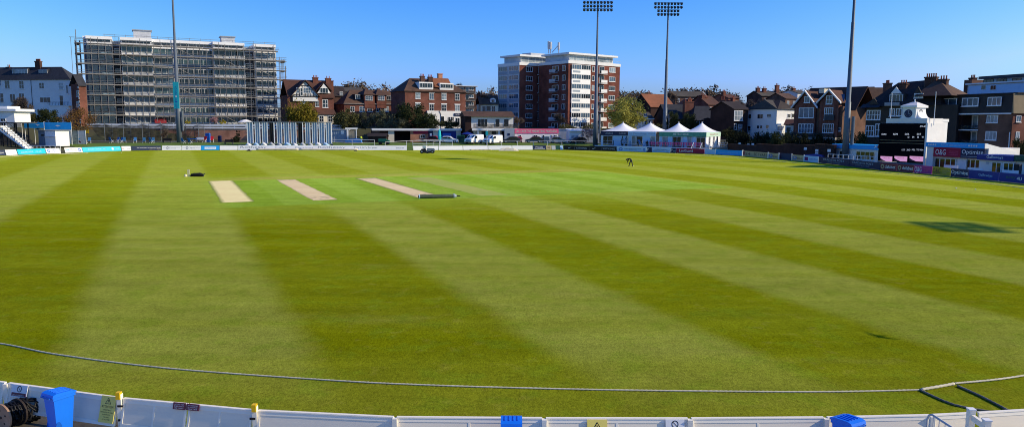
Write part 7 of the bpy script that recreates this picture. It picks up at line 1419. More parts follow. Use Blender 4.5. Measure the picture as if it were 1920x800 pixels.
# flats with mansard
cR = AY(1900, 200, 118); cL = AY(1735, 200, 134); f = F2(cL, cR); zb = 1.5; h = thing('brick_flats', 'long brown brick flats with dark tiled upper storey and balconies at far right', 'flats', f.P(f.L / 2, 0, zb)); LL = f.L; zm = f.uw(1860, 213.5)[1]; zt = f.uw(1860, 177)[1]; D = 11
wall_box(h, f, f.uw(1834, 230)[0], LL, 0, D, zb, zm, 'brick_brown'); wall_box(h, f, 0, f.uw(1834, 230)[0] - .003, 2.2, D, zb, zm, 'brick_shade'); mn = MB().prism_u(f, [(-.35, zm + .02), (D, zm + .02), (D, zt), (.55, zt)], -.5, LL + .02); obj('mansard', mn, 'tile_hung', h); obj('eaves_band', MB().box(f, -.5, LL + .05, -.4, -.355, zm - .1, zm + .12), 'white_paint', h)
ms = MB().prism_v(f, [(LL + .022, zm + .02), (LL + .36, zm + .02), (LL + .1, zt)], -.3, D); obj('mansard_end', ms, 'tile_hung_lit', h); obj('roof', MB().box(f, -.6, LL + .3, .3, D, zt + .003, zt + .18), 'slate', h)  # end slope is the same tile hanging with sunlight put into a paler colour
wins(h, f, [(1763, 1794, 184.5, 200.5, 2, 1), (1804, 1835, 183.5, 199.5, 3, 1), (1852, 1878, 182, 198.5, 3, 1), (1727, 1749, 186, 201, 2, 1)], -.1, gm='glass_blue', bar=.12)
wins(h, f, [(1850.5, 1871.5, 216, 230.5, 3, 1), (1848, 1869, 246, 263, 3, 1)], 0, gm='glass_pale', bar=.1)
wins(h, f, [(1804, 1834, 217, 240, 3, 1), (1802, 1832, 246, 266, 3, 1), (1775, 1792, 218, 240, 3, 1), (1773, 1792, 246, 266, 2, 1)], 2.18, gm='glass_pale', bar=.14, sill=False)
for y in (242.5, 270): 
    r_ = f.r(1745, y, 1834, y + 2.0, 0); bl = obj('balcony', MB().box(f, r_[0], r_[1], -.02, 2.15, r_[2], r_[3]), 'white_paint', h); r2 = f.r(1745, y - 8, 1834, y, 0); obj('railing', MB().box(f, r2[0], r2[1], -.01, .03, r_[3] + .003, r2[3]), 'net_light', bl)
u0, u1 = f.uw(1792, 230)[0], f.uw(1803, 230)[0]; obj('pier', MB().box(f, u0, u1, .05, 2.19, zb, zm - .2), 'brick_shade', h)
fe = Fr(f.P(LL, 0, 0), f.v); obj('end_wall', MB().box(fe, 0.02, D, -.06, -.003, zb, zm - .05), 'brick_orange' if 0 else 'brick_red', h)
for x0, x1, y0, y1 in ((1904.5, 1912, 182, 196), (1905, 1914, 217, 229), (1904, 1911, 247, 263), (1905, 1913, 280, 290)): window(h, fe, fe.r(x0, y0, x1, y1, -.06), 2, 1, -.07)
obj('downpipe', MB().tube(f.P(f.uw(1894, 260)[0], -.1, zb), f.P(f.uw(1894, 248)[0], -.1, f.uw(1894, 248)[1]), .07), 'white_paint', h)
# modern penthouse building
f = FY(1808, 158, 1960, 140); h = thing('modern_flats', 'modern white and glass flats with flat dark roof above the brick flats', 'flats', f.P(f.L / 2, 0, 3)); z0 = f.uw(1860, 178)[1]; z1 = f.uw(1860, 157)[1]; z2 = f.uw(1860, 147)[1]; z3 = f.uw(1860, 142)[1]
wall_box(h, f, 0, f.L, 0, 8, 3, z1, 'spandrel'); obj('cornice', MB().box(f, -.3, f.L, -.4, 8, z1 + .003, z1 + .3), 'white_paint', h); wall_box(h, f, f.uw(1836, 150)[0], f.L, 1.2, 8, z1 + .3, z2, 'light_grey', 'penthouse'); obj('roof', MB().box(f, f.uw(1832, 150)[0], f.L + .5, .3, 8.5, z2 + .003, z3), 'dark_grey', h)
obj('glazed_front', MB().box(f, .4, f.L - .3, -.1, -.003, z0, z1 - .25), 'pale_blue', h); wins(h, f, [(1840, 1849, 160, 168, 1, 1), (1857, 1868, 160, 169, 2, 1)], -.12, gm='glass_dark', sill=False); wins(h, f, [(1844, 1863, 149, 155.5, 3, 1), (1869, 1888, 148, 154.5, 3, 1), (1898, 1915, 147, 154, 2, 1)], 1.18, gm='glass_dark', sill=False, fm='dark_grey')
wall_box(h, f, f.uw(1800, 160)[0], -.003, 1, 7, 3, f.uw(1804, 150)[1], 'brick_brown', 'stair_block'); u = f.uw(1808, 150)[0]; chimney(h, f, u - .8, 3, f.uw(1808, 160)[1], f.uw(1808, 147, 3)[1], 1.2, 1, 3, 'brick_dark')

# ------------------------------------------------------------------ right side of the ground
# dark garden wall with small white lamps and the hedge line behind the boards
pts = [(1366, 163), (1420, 150), (1470, 140), (1530, 131), (1566, 124)]
for (a, Ya), (b, Yb), lab in zip(pts, pts[1:], ('left end beside the tent landing', 'second stretch below the white villa', 'third stretch below the brick gables', 'right end against the blue pavilion')):
    f = FY(a, Ya, b, Yb); zt = f.uw((a + b) / 2, 272)[1]; w_ = thing('garden_wall', 'brick garden wall, dark with shade, behind the boards, ' + lab, 'wall', f.P(f.L / 2, 0, 0), 'dark garden walls'); obj('face', MB().box(f, 0, f.L - .01, 0, .4, -.1, zt), 'brick_shade', w_); obj('coping', MB().box(f, 0, f.L - .01, -.06, .46, zt + .002, zt + .14), 'brick_dark', w_)  # shade on this wall is put into its very dark brick colour
for i, (px, py, d_) in enumerate([(1387, 270, 0), (1403, 272, 1), (1411.5, 271, 0), (1424.5, 273, 0), (1466, 276.5, 0), (1510, 279, 0), (1531.5, 282.5, 1), (1554.5, 282.5, 0)]):
    Y = 158 - (px - 1387) * .205; p = AY(px, py, Y); f = Fr(p, (.9, -.42)); k = thing('seat_marker', 'small white marker plate on a post before the garden wall, number ' + ['one', 'two', 'three', 'four', 'five', 'six', 'seven', 'eight'][i] + ' from left', 'marker', (p.x, p.y, 0), 'white markers along the garden wall')
    k['label'] = ['small white marker plate nearest the tents before the dark wall', 'double white marker plate below the left of the white villa', 'small white plate just right of the left double marker', 'small tilted white plate below the middle of the white villa', 'small white plate below the pale roofed extension', 'small white plate below the left brick gable', 'double white marker plate below the right brick gable', 'small white plate just left of the blue pavilion'][i]
    obj('plate', MB().box(f, -.25, .25, -.03, 0, p.z - .2, p.z + .25), 'white_board', k); obj('post', MB().box(f, -.05, .05, .003, .06, 0, p.z + .2), 'dark_grey', k)
    if d_: obj('plate', MB().box(f, -.25, .25, -.03, 0, p.z - .75, p.z - .3), 'white_board', k)
f = FY(1460, 134, 1486, 130); k = thing('sight_curtain', 'dark blue cloth screen filling the gap between the tan boards', 'screen', f.P(1, 0, 0)); obj('cloth', MB().box(f, 0, f.L, 0, .04, .1, 1.15), 'slate_blue', k)
for u in (.1, f.L - .1): obj('post', MB().box(f, u - .05, u + .05, .045, .12, 0, 1.2), 'grey_paint', k)
p = AY(1523, 297, 125); f = Fr(p, (.7, -.7)); k = thing('covered_stack', 'stack under deep blue sheet behind the pale slanted board', 'stack', (p.x, p.y, 0)); obj('sheet', MB().prism_v(f, [(-1.8, 0), (1.8, 0), (1.6, 1.1), (.2, 1.35), (-1.5, 1.15)], 0, 1.0), 'deep_blue', k)
# blue topped pavilion
f = FY(1564.5, 126, 1651, 117.5); h = thing('pavilion', 'low white pavilion with bright blue fascia left of the scoreboard', 'pavilion', f.P(f.L / 2, 0, 0)); z1 = f.uw(1600, 271)[1]; z0 = f.uw(1600, 279.3)[1]
wall_box(h, f, 0, f.L, 0, 4, 0, z0, 'white_render'); fa = obj('fascia', MB().box(f, -.1, f.L, -.25, 4.1, z0 + .003, z1), 'sky_blue', h); t = MB(); put_text(t, 'FOUNDATION', f, f.L * .07, f.L * .32, z0 + .25, z1 - .2, -.28); obj('lettering', t, 'pale_blue', fa); r_ = f.r(1638, 271, 1651, 279, -.26); ar = MB(); ar.add([f.P(r_[0], -.27, r_[2]), f.P((r_[0] + r_[1]) / 2, -.27, (r_[2] + r_[3]) / 2), f.P(r_[0], -.27, r_[3]), f.P(r_[0] + .3, -.27, (r_[2] + r_[3]) / 2)], [(0, 1, 3), (3, 1, 2)]); obj('emblem', ar, 'white_paint', fa); obj('end_flag', MB().box(f, r_[0] + .75, r_[1], -.28, -.255, r_[2] + .05, r_[3] - .05), 'maroon', fa)
wins(h, f, [(1574, 1588, 282.5, 298, 2, 1), (1605, 1640, 283.5, 300, 4, 1)], -.01, gm='glass_olive', bar=.12, fm='cream', sill=False)
rail([AY(1552, 300, 121).xy.to_3d(), AY(1600, 300, 116.5).xy.to_3d(), AY(1640, 300, 112).xy.to_3d()], 'picket_railing', 'white picket railing in front of the blue topped pavilion', rails=(1.5, .9), step=.9)
# scoreboard
f = FY(1651, 112.3, 1737, 106.5); h = thing('scoreboard', 'big black electronic scoreboard with white clock turret on top', 'scoreboard', f.P(f.L / 2, 0, 0)); LL = f.L; zt = f.uw(1693, 231.5)[1]; z0 = f.uw(1693, 304)[1]; D = 4.4
bd = obj('screen', MB().box(f, 0, LL - .02, -.25, 0, z0, zt), 'screen_black', h); obj('housing', MB().box(f, .1, LL + .25, .003, D, 0.9, zt + .02), 'white_render', h); obj('plinth', MB().box(f, -.1, LL + .2, -.1, .0, 0, z0 - .05), 'spandrel_blue', h)
obj('pilaster', MB().box(f, LL + .02, LL + .3, -.3, 0, 0, zt + .1), 'white_render', h)
obj('screen_border', MB().box(f, .12, LL - .15, -.262, -.253, f.uw(1690, 268.5)[1], f.uw(1690, 268)[1]), 'tan', bd); obj('screen_border', MB().box(f, .12, LL - .15, -.262, -.253, f.uw(1690, 263.7)[1], f.uw(1690, 263.2)[1]), 'tan', bd)
def led(s_, x0, x1, y0, y1): r_ = f.r(x0, y0, x1, y1, -.25); t = MB(); put_text(t, s_, f, *r_, -.27); obj('lettering', t, 'led_white', bd)
for s_, x0, x1, y0, y1 in [('09:43', 1725, 1736.5, 235.5, 238.8), ('OVRS', 1653, 1662, 250, 253.5), ('REM', 1675, 1683, 250, 253.5), ('D/R', 1697, 1705, 250, 253.5), ('EXT', 1719.5, 1727, 250, 253.5), ('O', 1702, 1705, 255.5, 259), ('M', 1711, 1714, 255.5, 259), ('R', 1720.5, 1723, 255.5, 259), ('W', 1728.5, 1732, 255.5, 259), ('1ST', 1691, 1697, 279.5, 282.5), ('2ND', 1700, 1707, 279.5, 282.5), ('PTS', 1710, 1716, 279.5, 282.5), ('TO WIN', 1718.5, 1731, 279.5, 282.5)]: led(s_, x0, x1, y0, y1)
for x0, x1 in ((1650.8, 1673), (1677, 1701), (1705.5, 1731)):
    r_ = f.r(x0, 293, x1, 302.5, -.25); r_ = (max(r_[0], .02), *r_[1:]); s_ = obj('advert_screen', MB().box(f, r_[0], r_[1], -.275, -.253, r_[2], r_[3]), 'led_pink', bd); t = MB(); W_ = r_[1] - r_[0]; H_ = r_[3] - r_[2]; put_text(t, 'CHESTNUT TREE', f, r_[0] + W_ * .22, r_[0] + W_ * .78, r_[2] + H_ * .58, r_[2] + H_ * .76, -.285); obj('lettering', t, 'magenta', s_)
    sw = MB(); sw.add([f.P(r_[0], -.283, r_[2]), f.P(r_[0] + W_ * .5, -.283, r_[2]), f.P(r_[0] + W_ * .18, -.283, r_[2] + H_ * .32), f.P(r_[0], -.283, r_[2] + H_ * .62)], [(0, 1, 2, 3)]); obj('leaf_emblem', sw, 'maroon', s_)
# parapet with curved shoulders and clock turret
zp = f.uw(1700, 222)[1]; up0, up1 = f.uw(1662, 225)[0], f.uw(1739, 225)[0]; obj('parapet', MB().box(f, up0, up1, -.05, D - .2, zt + .025, zp), 'white_render', h)
ut0, ut1 = f.uw(1691.5, 210)[0], f.uw(1716.5, 210)[0]; zc0 = zp; zc1 = f.uw(1703, 202)[1]; zk = f.uw(1703, 196.5)[1]; TD = 2.6
turret = obj('clock_turret', MB().box(f, ut0, ut1, .1, .1 + TD, zc0 + .003, zc1), 'white_paint', h)
for s_, ua, ub in ((-1, ut0, f.uw(1681, 220)[0]), (1, ut1, f.uw(1727, 220)[0])):
    P_ = [(ua, zc0 + .003)] + [(ua + (ub - ua) * (1 - math.cos(t)), zc0 + .003 + (zc1 - zc0) * .80 * (1 - math.sin(t))) for t in [math.pi / 2 * q / 7 for q in range(7, -1, -1)]]
    P_ = [(ua, zc0 + .003), (ub, zc0 + .003)] + [(ub + (ua - ub) * math.sin(t), zc0 + .003 + (zc1 - zc0) * .8 * (1 - math.cos(t))) for t in [math.pi / 2 * q / 7 for q in range(1, 8)]]
    if s_ > 0: P_ = P_
    else: P_ = P_[::-1]
    obj('scroll', MB().prism_v(f, P_, .5, 2.7), 'white_paint', turret)
obj('cornice', MB().box(f, ut0 - .22, ut1 + .22, -.12, TD + .32, zc1 + .002, zk - .12), 'white_paint', turret); obj('roof', hip(MB(), f, ut0 - .1, ut1 + .1, 0, TD + .2, zk - .118, f.uw(1703, 191)[1], .85, .85, .1), 'white_render', turret); um = (ut0 + ut1) / 2; obj('finial', MB().lathe(f.P(um, TD / 2 + .1, f.uw(1703, 191.5)[1] - .05), [(0, .12), (.12, .16), (.2, .08), (.42, .09), (.5, .02)], 8), 'white_paint', turret)
zcc = f.uw(1703, 213)[1]; um2 = f.uw(1702.5, 213)[0]
def clock(fr_, u, v, face, rim):
    c_ = MB(); disc(c_, fr_, u, zcc, .52, v - .02, 20); cl = obj('clock_face', c_, face, turret); r2_ = MB(); disc(r2_, fr_, u, zcc, .60, v - .03, 20, r2=.5); obj('clock_rim', r2_, rim, cl); hd = MB(); hd.box(fr_, u - .02, u + .02, v - .035, v - .025, zcc - .02, zcc + .4); hd.box(fr_, u, u + .28, v - .035, v - .025, zcc - .025, zcc + .015); obj('clock_hands', hd, rim if face != 'navy' else 'light_grey', cl)
    for q in range(12): a = q * math.pi / 6; tk = MB().box(fr_, u + math.sin(a) * .42 - .02, u + math.sin(a) * .42 + .02, v - .034, v - .024, zcc + math.cos(a) * .42 - .03, zcc + math.cos(a) * .42 + .03); obj('hour_mark', tk, 'light_grey' if face == 'navy' else 'dark_grey', cl)
clock(f, um2, .1, 'navy', 'navy'); ft = Fr(f.P(ut1, .1, 0), f.v); clock(ft, TD / 2, 0, 'light_grey', 'dark_grey')
for px, y0, y1 in ((1669.5, 222, 176), (1751, 230, 174)):
    q = f.uw(px, y0, 1.0); k = thing('flag_pole', 'bare white flag pole ' + ('left of the clock turret' if px < 1700 else 'on the white tower right of the clock'), 'flag pole', f.P(q[0], 1.0, q[1] - .2)); obj('pole', MB().tube(f.P(q[0], 1.0, q[1] - .4), f.P(q[0], 1.0, f.uw(px, y1, 1.0)[1]), .055, .04), 'white_paint', k); obj('truck', MB().lathe(f.P(q[0], 1.0, f.uw(px, y1, 1.0)[1]), [(0, .08), (.1, .08)], 7), 'white_paint', k)
# white tower beside the scoreboard: its lit end faces the sun
fe = FY(1738, 106.7, 1776, 110); k = thing('white_tower', 'sunlit white square tower with one small window right of the scoreboard', 'tower', fe.P(fe.L / 2, 0, 0)); zt2 = fe.uw(1757, 223)[1]; z_p = fe.uw(1757, 228.5)[1]; z_s = fe.uw(1757, 267)[1]
wall_box(k, fe, .05, fe.L, 0, .38, 0, z_p, 'white_paint'); obj('parapet', MB().box(fe, .02, fe.L + .1, -.1, .42, z_p + .003, zt2), 'white_paint', k); window(k, fe, fe.r(1753.5, 241.5, 1760.5, 253, 0), 1, 1, 0, fm='grey_paint', gm='glass_dark')
obj('arris_strip', MB().box(fe, fe.uw(1748, 240)[0] - .03, fe.uw(1748, 240)[0] + .03, -.05, -.002, z_s, z_p - .003), 'light_grey', k)
# sponsor clubhouse
f = FY(1740, 103.5, 1850, 96.5); h = thing('clubhouse', 'white clubhouse with blue fascia and red and navy signs at right', 'clubhouse', f.P(f.L / 2, 0, 0)); LL = f.L; z1 = f.uw(1795, 268)[1]; z0 = f.uw(1795, 277)[1]; zs = f.uw(1795, 295)[1]; cE = f.P(LL, 0, 0)
wall_box(h, f, 0, LL, .6, 8, 0, z0, 'white_render'); fa = obj('fascia', MB().box(f, 0, LL, -.3, .597, z0, z1), 'sky_blue', h); t = MB(); put_text(t, 'follow @SussexCCC', f, LL * .28, LL * .72, z0 + .16, z1 - .16, -.33); obj('lettering', t, 'pale_blue', fa)
for x in (.06, .10, .14, .18, .76, .80, .84, .88): ic = MB(); disc(ic, f, LL * x, (z0 + z1) / 2, .12, -.33, 10); obj('icon', ic, 'white_paint', fa)
u0, u1 = f.uw(1752, 285)[0], f.uw(1803, 285)[0]; sg = obj('sign_board', MB().box(f, u0, u1 - .01, -.2, -.05, zs, z0 - .003), 'crimson', h); t = MB(); put_text(t, 'O&G', f, u0 + (u1 - u0) * .08, u0 + (u1 - u0) * .46, zs + .25, z0 - .28, -.23); obj('lettering', t, 'white_board', sg)
for i, s_ in enumerate(('CREATIVE', 'MARKETING', 'PARTNERS')): t = MB(); q = zs + .72 - i * .24; put_text(t, s_, f, u0 + (u1 - u0) * .58, u0 + (u1 - u0) * .92, q, q + .12, -.23); obj('lettering', t, 'pink', sg)
u2, u3 = u1, f.uw(1848, 285)[0]; sg = obj('sign_board', MB().box(f, u2, u3, -.2, -.05, zs - .05, z0 - .003), 'navy', h); t = MB(); put_text(t, 'Optimise', f, u2 + (u3 - u2) * .05, u2 + (u3 - u2) * .95, zs + .35, z0 - .22, -.23); obj('lettering', t, 'white_board', sg); obj('under_line', MB().box(f, u2 + .1, u3 - .4, -.23, -.203, zs + .15, zs + .2), 'light_grey', sg)
wins(h, f, [(1752, 1793, 296, 316.5, 4, 1), (1810.5, 1838, 298, 320, 3, 1)], .58, gm='glass_olive', bar=.14, sill=False); obj('pilaster', MB().box(f, .05, 1.0, .0, .59, 0, z0 - .004), 'white_render', h); obj('pilaster', MB().box(f, f.uw(1793.5, 300)[0], f.uw(1809.5, 300)[0], .3, .58, 0, zs - .06), 'white_paint', h)
gw = Fr(cE, f.v); zb1 = gw.uw(1904, 284.5)[1]; ug = gw.uw(1905, 285)[0]; obj('gable_wall', MB().prism_v(gw, [(.6, 0), (ug, 0), (ug, zb1), (-.25, z1 + .05), (-.25, z0), (.6, z0)], -.12, -.003), 'white_paint', h)
f = FY(1838, 93, 1906, 89); h = thing('hospitality_box', 'low white hospitality box with deep blue fascia at right', 'pavilion', f.P(f.L / 2, 0, 0)); LL = f.L; z1 = f.uw(1870, 291)[1]; z0 = f.uw(1870, 301)[1]
wall_box(h, f, 0, LL, .3, 3.6, 0, z0, 'white_render'); fa = obj('fascia', MB().box(f, -.1, LL, -.1, 3.7, z0 + .003, z1), 'deep_blue', h); t = MB(); put_text(t, 'Galloways', f, LL * .26, LL * .72, z0 + .14, z1 - .08, -.13); obj('lettering', t, 'white_board', fa); wins(h, f, [(1859, 1878, 303.5, 325, 2, 1), (1881, 1901, 305, 327, 2, 1)], .28, gm='glass_olive', bar=.1, sill=False); lm = MB(); disc(lm, f, f.uw(1849, 305)[0], f.uw(1849, 305)[1], .22, .27, 12); obj('wall_lamp', lm, 'light_grey', h)
f = FY(1907, 89, 1990, 83); h = thing('hospitality_box', 'low white hospitality box with dark green fascia at the right edge', 'pavilion', f.P(f.L / 2, 0, 0)); LL = f.L; z1 = f.uw(1915, 291.5)[1]; z0 = f.uw(1915, 303)[1]; wall_box(h, f, 0, LL, .3, 3.4, 0, z0, 'white_render'); fa = obj('fascia', MB().box(f, 0, LL, -.1, 3.5, z0 + .003, z1), 'dark_green', h); t = MB(); put_text(t, 'easy4U', f, LL * .06, LL * .5, z0 + .14, z1 - .1, -.13); obj('lettering', t, 'green_paint', fa); wins(h, f, [(1922, 1950, 306, 330, 3, 1)], .28, gm='glass_olive', sill=False)
# terrace furniture in front of the clubhouse
for i, (px, Y, lab) in enumerate([(1826, 90.5, 'white slatted terrace bench before the navy sign'), (1892, 86, 'white slatted terrace bench before the hospitality box'), (1780, 96, 'white terrace bench behind the yellow board')]):
    p = AY(px, 320, Y); f = Fr((p.x, p.y), (.5, -.87)); k = thing('terrace_bench', lab, 'bench', (p.x, p.y, 0))
    obj('seat', MB().box(f, -.9, .9, -.2, .25, .44, .5), 'white_paint', k); obj('backrest', MB().box(f, -.9, .9, .25, .3, .55, 1.15), 'white_paint', k)
    for u in (-.8, .8): obj('leg', MB().box(f, u - .04, u + .04, -.2, .28, 0, .44), 'white_paint', k)
for i, (px, Y, lab) in enumerate([(1908, 86, 'dark upright speaker cabinet by the right edge'),]):
    p = AY(px, 320, Y); f = Fr((p.x, p.y), (.5, -.87)); k = thing('speaker_cabinet', lab, 'speaker', (p.x, p.y, 0)); obj('body', MB().box(f, -.3, .3, -.3, .3, 0.02, 1.9), 'dark_grey', k); obj('grille', MB().box(f, -.25, .25, -.32, -.303, .2, 1.8), 'black_paint', k)
# ------------------------------------------------------------------ trees and shrubs
def crown_mb(h, rx, rz, n, leaf, seed, clumps=40, flat=.0, base=.35):
    random.seed(seed); mb = MB(); cl = []
    for _ in range(clumps):
        while True:
            p = Vector((random.uniform(-1, 1), random.uniform(-1, 1), random.uniform(-1, 1)))
            if .25 < p.length < 1: break
        p = p.normalized() * p.length ** .45 * random.uniform(.78, 1.08)
        cl.append((Vector((p.x * rx, p.y * rx, h - rz + p.z * rz * (1 if p.z > 0 else 1 - flat))), random.uniform(.16, .34) * rx))
    for i in range(n):
        c, s = random.choice(cl); q = c + Vector((random.gauss(0, 1), random.gauss(0, 1), random.gauss(0, .8))) * s * .55
        if q.z < .1: q.z = random.uniform(.1, .5)
        a = Vector((random.gauss(0, 1), random.gauss(0, 1), random.gauss(0, .7))).normalized(); b = a.orthogonal().normalized(); b.rotate(Matrix.Rotation(random.uniform(0, 6.28), 3, a)); d = a.cross(b); l = leaf * random.uniform(.6, 1.4)
        mb.V += [q - b * l, q - d * l * .5, q + b * l, q + d * l * .5]; k = len(mb.V); mb.F.append((k - 4, k - 3, k - 2, k - 1)); mb.K.append(0)
    return mb
def branch_mb(h, spread, seed, depth=5, r0=.28, up=.55, trunk=.28, kids=(2, 4), minr=.03, shrink=.72):
    random.seed(seed); mb = MB(); tw = MB()
    def go(p, d, L_, r, k):
        q = p + d * L_ ; m_ = p.lerp(q, .5) + Vector((random.gauss(0, 1), random.gauss(0, 1), random.gauss(0, .5))) * L_ * .06; t = mb if k > depth - 3 else tw; n = 6 if k == depth else 4 if k > 2 else 3
        t.tube(p, m_, r, r * .85, n); t.tube(m_, q, r * .85, r * .66, n)
        if k <= 0: return
        for i in range(random.randint(*kids)):
            a = d.orthogonal().normalized(); a.rotate(Matrix.Rotation(random.uniform(0, 6.28), 3, d)); nd = (d * random.uniform(.55, 1) + a * random.uniform(.35, .95) * spread + Vector((0, 0, up * .35))).normalized(); go(p.lerp(q, random.uniform(.55, 1.0)), nd, L_ * random.uniform(.6, .88), max(minr, r * random.uniform(.5, .68)), k - 1)
    go(Vector((0, 0, 0)), Vector((0, 0, 1)), h * trunk, r0, depth); return mb, tw
PROTO = {}
def proto(key, name, crown, bark, leafmat, bare=None, limbs=0):
    r = thing(name, '', 'tree', (0, 0, 0))
    if bare:
        a, b = bare; obj('trunk', a, bark, r); obj('branches', b, leafmat, r)
        fz = MB(); random.seed(len(b.V)); tips = [b.V[i] for i in range(0, len(b.V), 3)]                 # finest twigs
        for _ in range(5200):
            p = random.choice(tips); d = Vector((random.gauss(0, 1), random.gauss(0, 1), random.gauss(.5, .8))).normalized() * random.uniform(.4, 1.0); e = d.orthogonal().normalized() * .042; fz.add([p - e, p + e, p + d], [(0, 1, 2)])
        obj('twigs', fz, 'twig_brown', r)
    if crown is not None:
        obj('crown', crown, leafmat, r)
        if not bare:
            t = MB()
            if limbs:
                a, b = branch_mb(limbs, 1.0, 31, 4, .24, .5, .30); t = a; k0 = len(t.V); t.V += b.V; t.F += [tuple(i + k0 for i in q) for q in b.F]; t.K += b.K
            else: t.path([Vector((0, 0, -.2)), Vector((.05, 0, .6)), Vector((0, .08, 1.4)), Vector((.1, 0, 2.4))], [.2, .16, .12, .05], 7); obj('trunk', t, bark, r)
    PROTO[key] = [r, False]; return r
proto('hedge', 'conifer_hedge', crown_mb(4.2, 4.6, 2.2, 5200, .22, 1, 60, .1), 'bark', 'leaf_gold'); 
proto('green', 'evergreen_shrub', crown_mb(5, 3.2, 2.6, 4200, .22, 2, 44), 'bark', 'leaf_olive')
proto('dark', 'evergreen_tree', crown_mb(6.5, 4.2, 3.3, 5600, .24, 3, 50), 'bark', 'leaf_dark')
proto('grey', 'evergreen_shrub', crown_mb(4.8, 3.0, 2.5, 3800, .2, 4, 40), 'bark', 'leaf_grey')
proto('shade', 'laurel_hedge', crown_mb(2.6, 3.4, 1.4, 3000, .2, 5, 36), 'bark', 'leaf_shade')
proto('brown', 'bare_wood_tree', crown_mb(9, 5.5, 4.4, 5200, .30, 6, 54), 'bark', 'leaf_brown')
proto('brown2', 'bare_wood_tree', crown_mb(8, 4.4, 4.0, 3800, .30, 16, 44), 'bark', 'twig_brown')
proto('copper', 'round_copper_tree', crown_mb(7.4, 4.2, 2.5, 3600, .15, 7, 40, .2), 'bark', 'leaf_copper', None, 7.0)
proto('lime', 'spring_tree', crown_mb(9.5, 5.2, 4.5, 7000, .25, 8, 52), 'bark', 'leaf_lime', None, 9.0)
proto('bare', 'bare_tree', None, 'bare_bark', 'bare_bark', branch_mb(9, .95, 9, 6, .30, .6, .24, (2, 4)))
proto('bare2', 'bare_tree', None, 'bare_bark', 'bare_bark', branch_mb(8, .8, 19, 6, .24, .75, .26, (2, 4)))
proto('pollard', 'pollarded_tree', None, 'pale_bark', 'bare_bark', branch_mb(8.6, 1.15, 12, 6, .38, .7, .27, (3, 4)))
proto('blossom', 'blossom_tree', crown_mb(3.4, 1.9, 1.4, 1500, .13, 10, 26), 'bark', 'blossom')
proto('forsythia', 'yellow_shrub', crown_mb(1.7, 1.1, .8, 600, .13, 11, 14), 'bark', 'forsythia')
proto('ivy', 'ivy_clad_trunk', crown_mb(4.6, .55, 2.2, 900, .14, 13, 26), 'bark', 'leaf_shade')
proto('young', 'young_tree', None, 'pale_bark', 'pale_bark', branch_mb(4.2, .9, 14, 4, .09, .7, .38, (2, 3)))
def tree(key, px, pyb, Y, wpx, top, label, group=None, rz=None, cat='tree'):
    """stand a tree: pixel column, ground at depth Y, crown width in photo pixels and the row its top reaches"""
    dims = dict(hedge=(9.4, 4.3), green=(6.4, 5.1), dark=(8.4, 6.6), grey=(6, 4.9), shade=(6.8, 2.6), brown=(11, 9.1), brown2=(9, 8.1), copper=(8.4, 7.4), lime=(10.4, 9.6), bare=(9.5, 9.4), bare2=(8, 9), pollard=(9, 8.8), blossom=(3.8, 3.4), forsythia=(2.2, 1.7), ivy=(1.4, 4.7), young=(3, 4.2))[key]
    p = AY(px, 240, Y); z = ground_z(p.x, p.y) if pyb is None else AY(px, pyb, Y).z; zt = AY(px, top, Y).z; Wm = wpx * Y / FPX; sx, sz = Wm / dims[0], max(.2, (zt - z) / dims[1]); pr, used = PROTO[key]; rz = random.uniform(0, 6.28) if rz is None else rz
    if used: o = dup(pr, (p.x, p.y, z), rz, (sx, sx, sz))
    else: o = pr; o.location = (p.x, p.y, z); o.scale = (sx, sx, sz); o.rotation_euler = (0, 0, rz); PROTO[key][1] = True
    tag(o, label, cat, group); return o
random.seed(77)
tree('pollard', 39, 236, 166, 50, 168, 'bare pollarded tree before the white house at far left')
tree('green', 55, 238, 168, 27, 208, 'yellow green bush beside the pollarded tree', cat='shrub'); tree('dark', 91, 236, 170, 40, 206, 'clipped dark green bush before the white house', cat='shrub')
tree('copper', 149, 266, 163, 56, 205, 'round copper brown tree in front of the scaffolded block')
tree('hedge', 568, 234, 196, 60, 194, 'golden green conifer hedge in front of the timbered house', cat='hedge')
tree('green', 652, 243, 196, 46, 206, 'green shrub right of the timbered house', cat='shrub'); tree('grey', 685, 242, 197, 30, 210, 'grey green shrub between two darker shrubs before the brick terrace', cat='shrub'); tree('grey', 720, 242, 196, 36, 206, 'olive shrub left of the big dark evergreen', cat='shrub')
tree('dark', 768, 243, 197, 64, 196, 'big dark evergreen at the left corner of the brick hotel'); tree('dark', 800, 243, 195, 50, 214, 'low dark evergreen before the painted front of the hotel'); tree('green', 842, 242, 196, 40, 225, 'low brownish shrub right of the hotel front', cat='shrub'); tree('grey', 752, 243, 194, 34, 221, 'pale grey shrub at the foot of the big dark evergreen', cat='shrub'); tree('dark', 637, 243, 203, 30, 214, 'dark shrub between the timbered house and the garages', cat='shrub')
tree('bare', 544, 200, 232, 46, 133, 'bare tree rising behind the scaffolded block and timbered house'); tree('bare2', 572, 190, 236, 30, 137, 'smaller bare tree behind the timbered house roof')
tree('bare', 858, 200, 240, 36, 138, 'bare tree behind the hotel roof'); tree('bare2', 905, 210, 226, 40, 157, 'bare tree between the brick flats and the cottage'); tree('bare2', 888, 243, 198, 30, 200, 'bare shrub before the brick flats', cat='shrub')
tree('bare2', 972, 243, 197, 30, 204, 'bare ivy hung tree left of the brick tower base'); tree('young', 1050, 243, 199, 22, 214, 'thin bare tree before the brick tower recess')
tree('lime', 1172, 246, 188, 68, 186, 'yellow green spring tree right of the brick tower'); tree('brown', 1193, 232, 214, 76, 170, 'broad dark brown tree behind the yellow green tree'); tree('bare', 1258, 205, 250, 34, 158, 'bare tree on the skyline right of the right lamp mast')
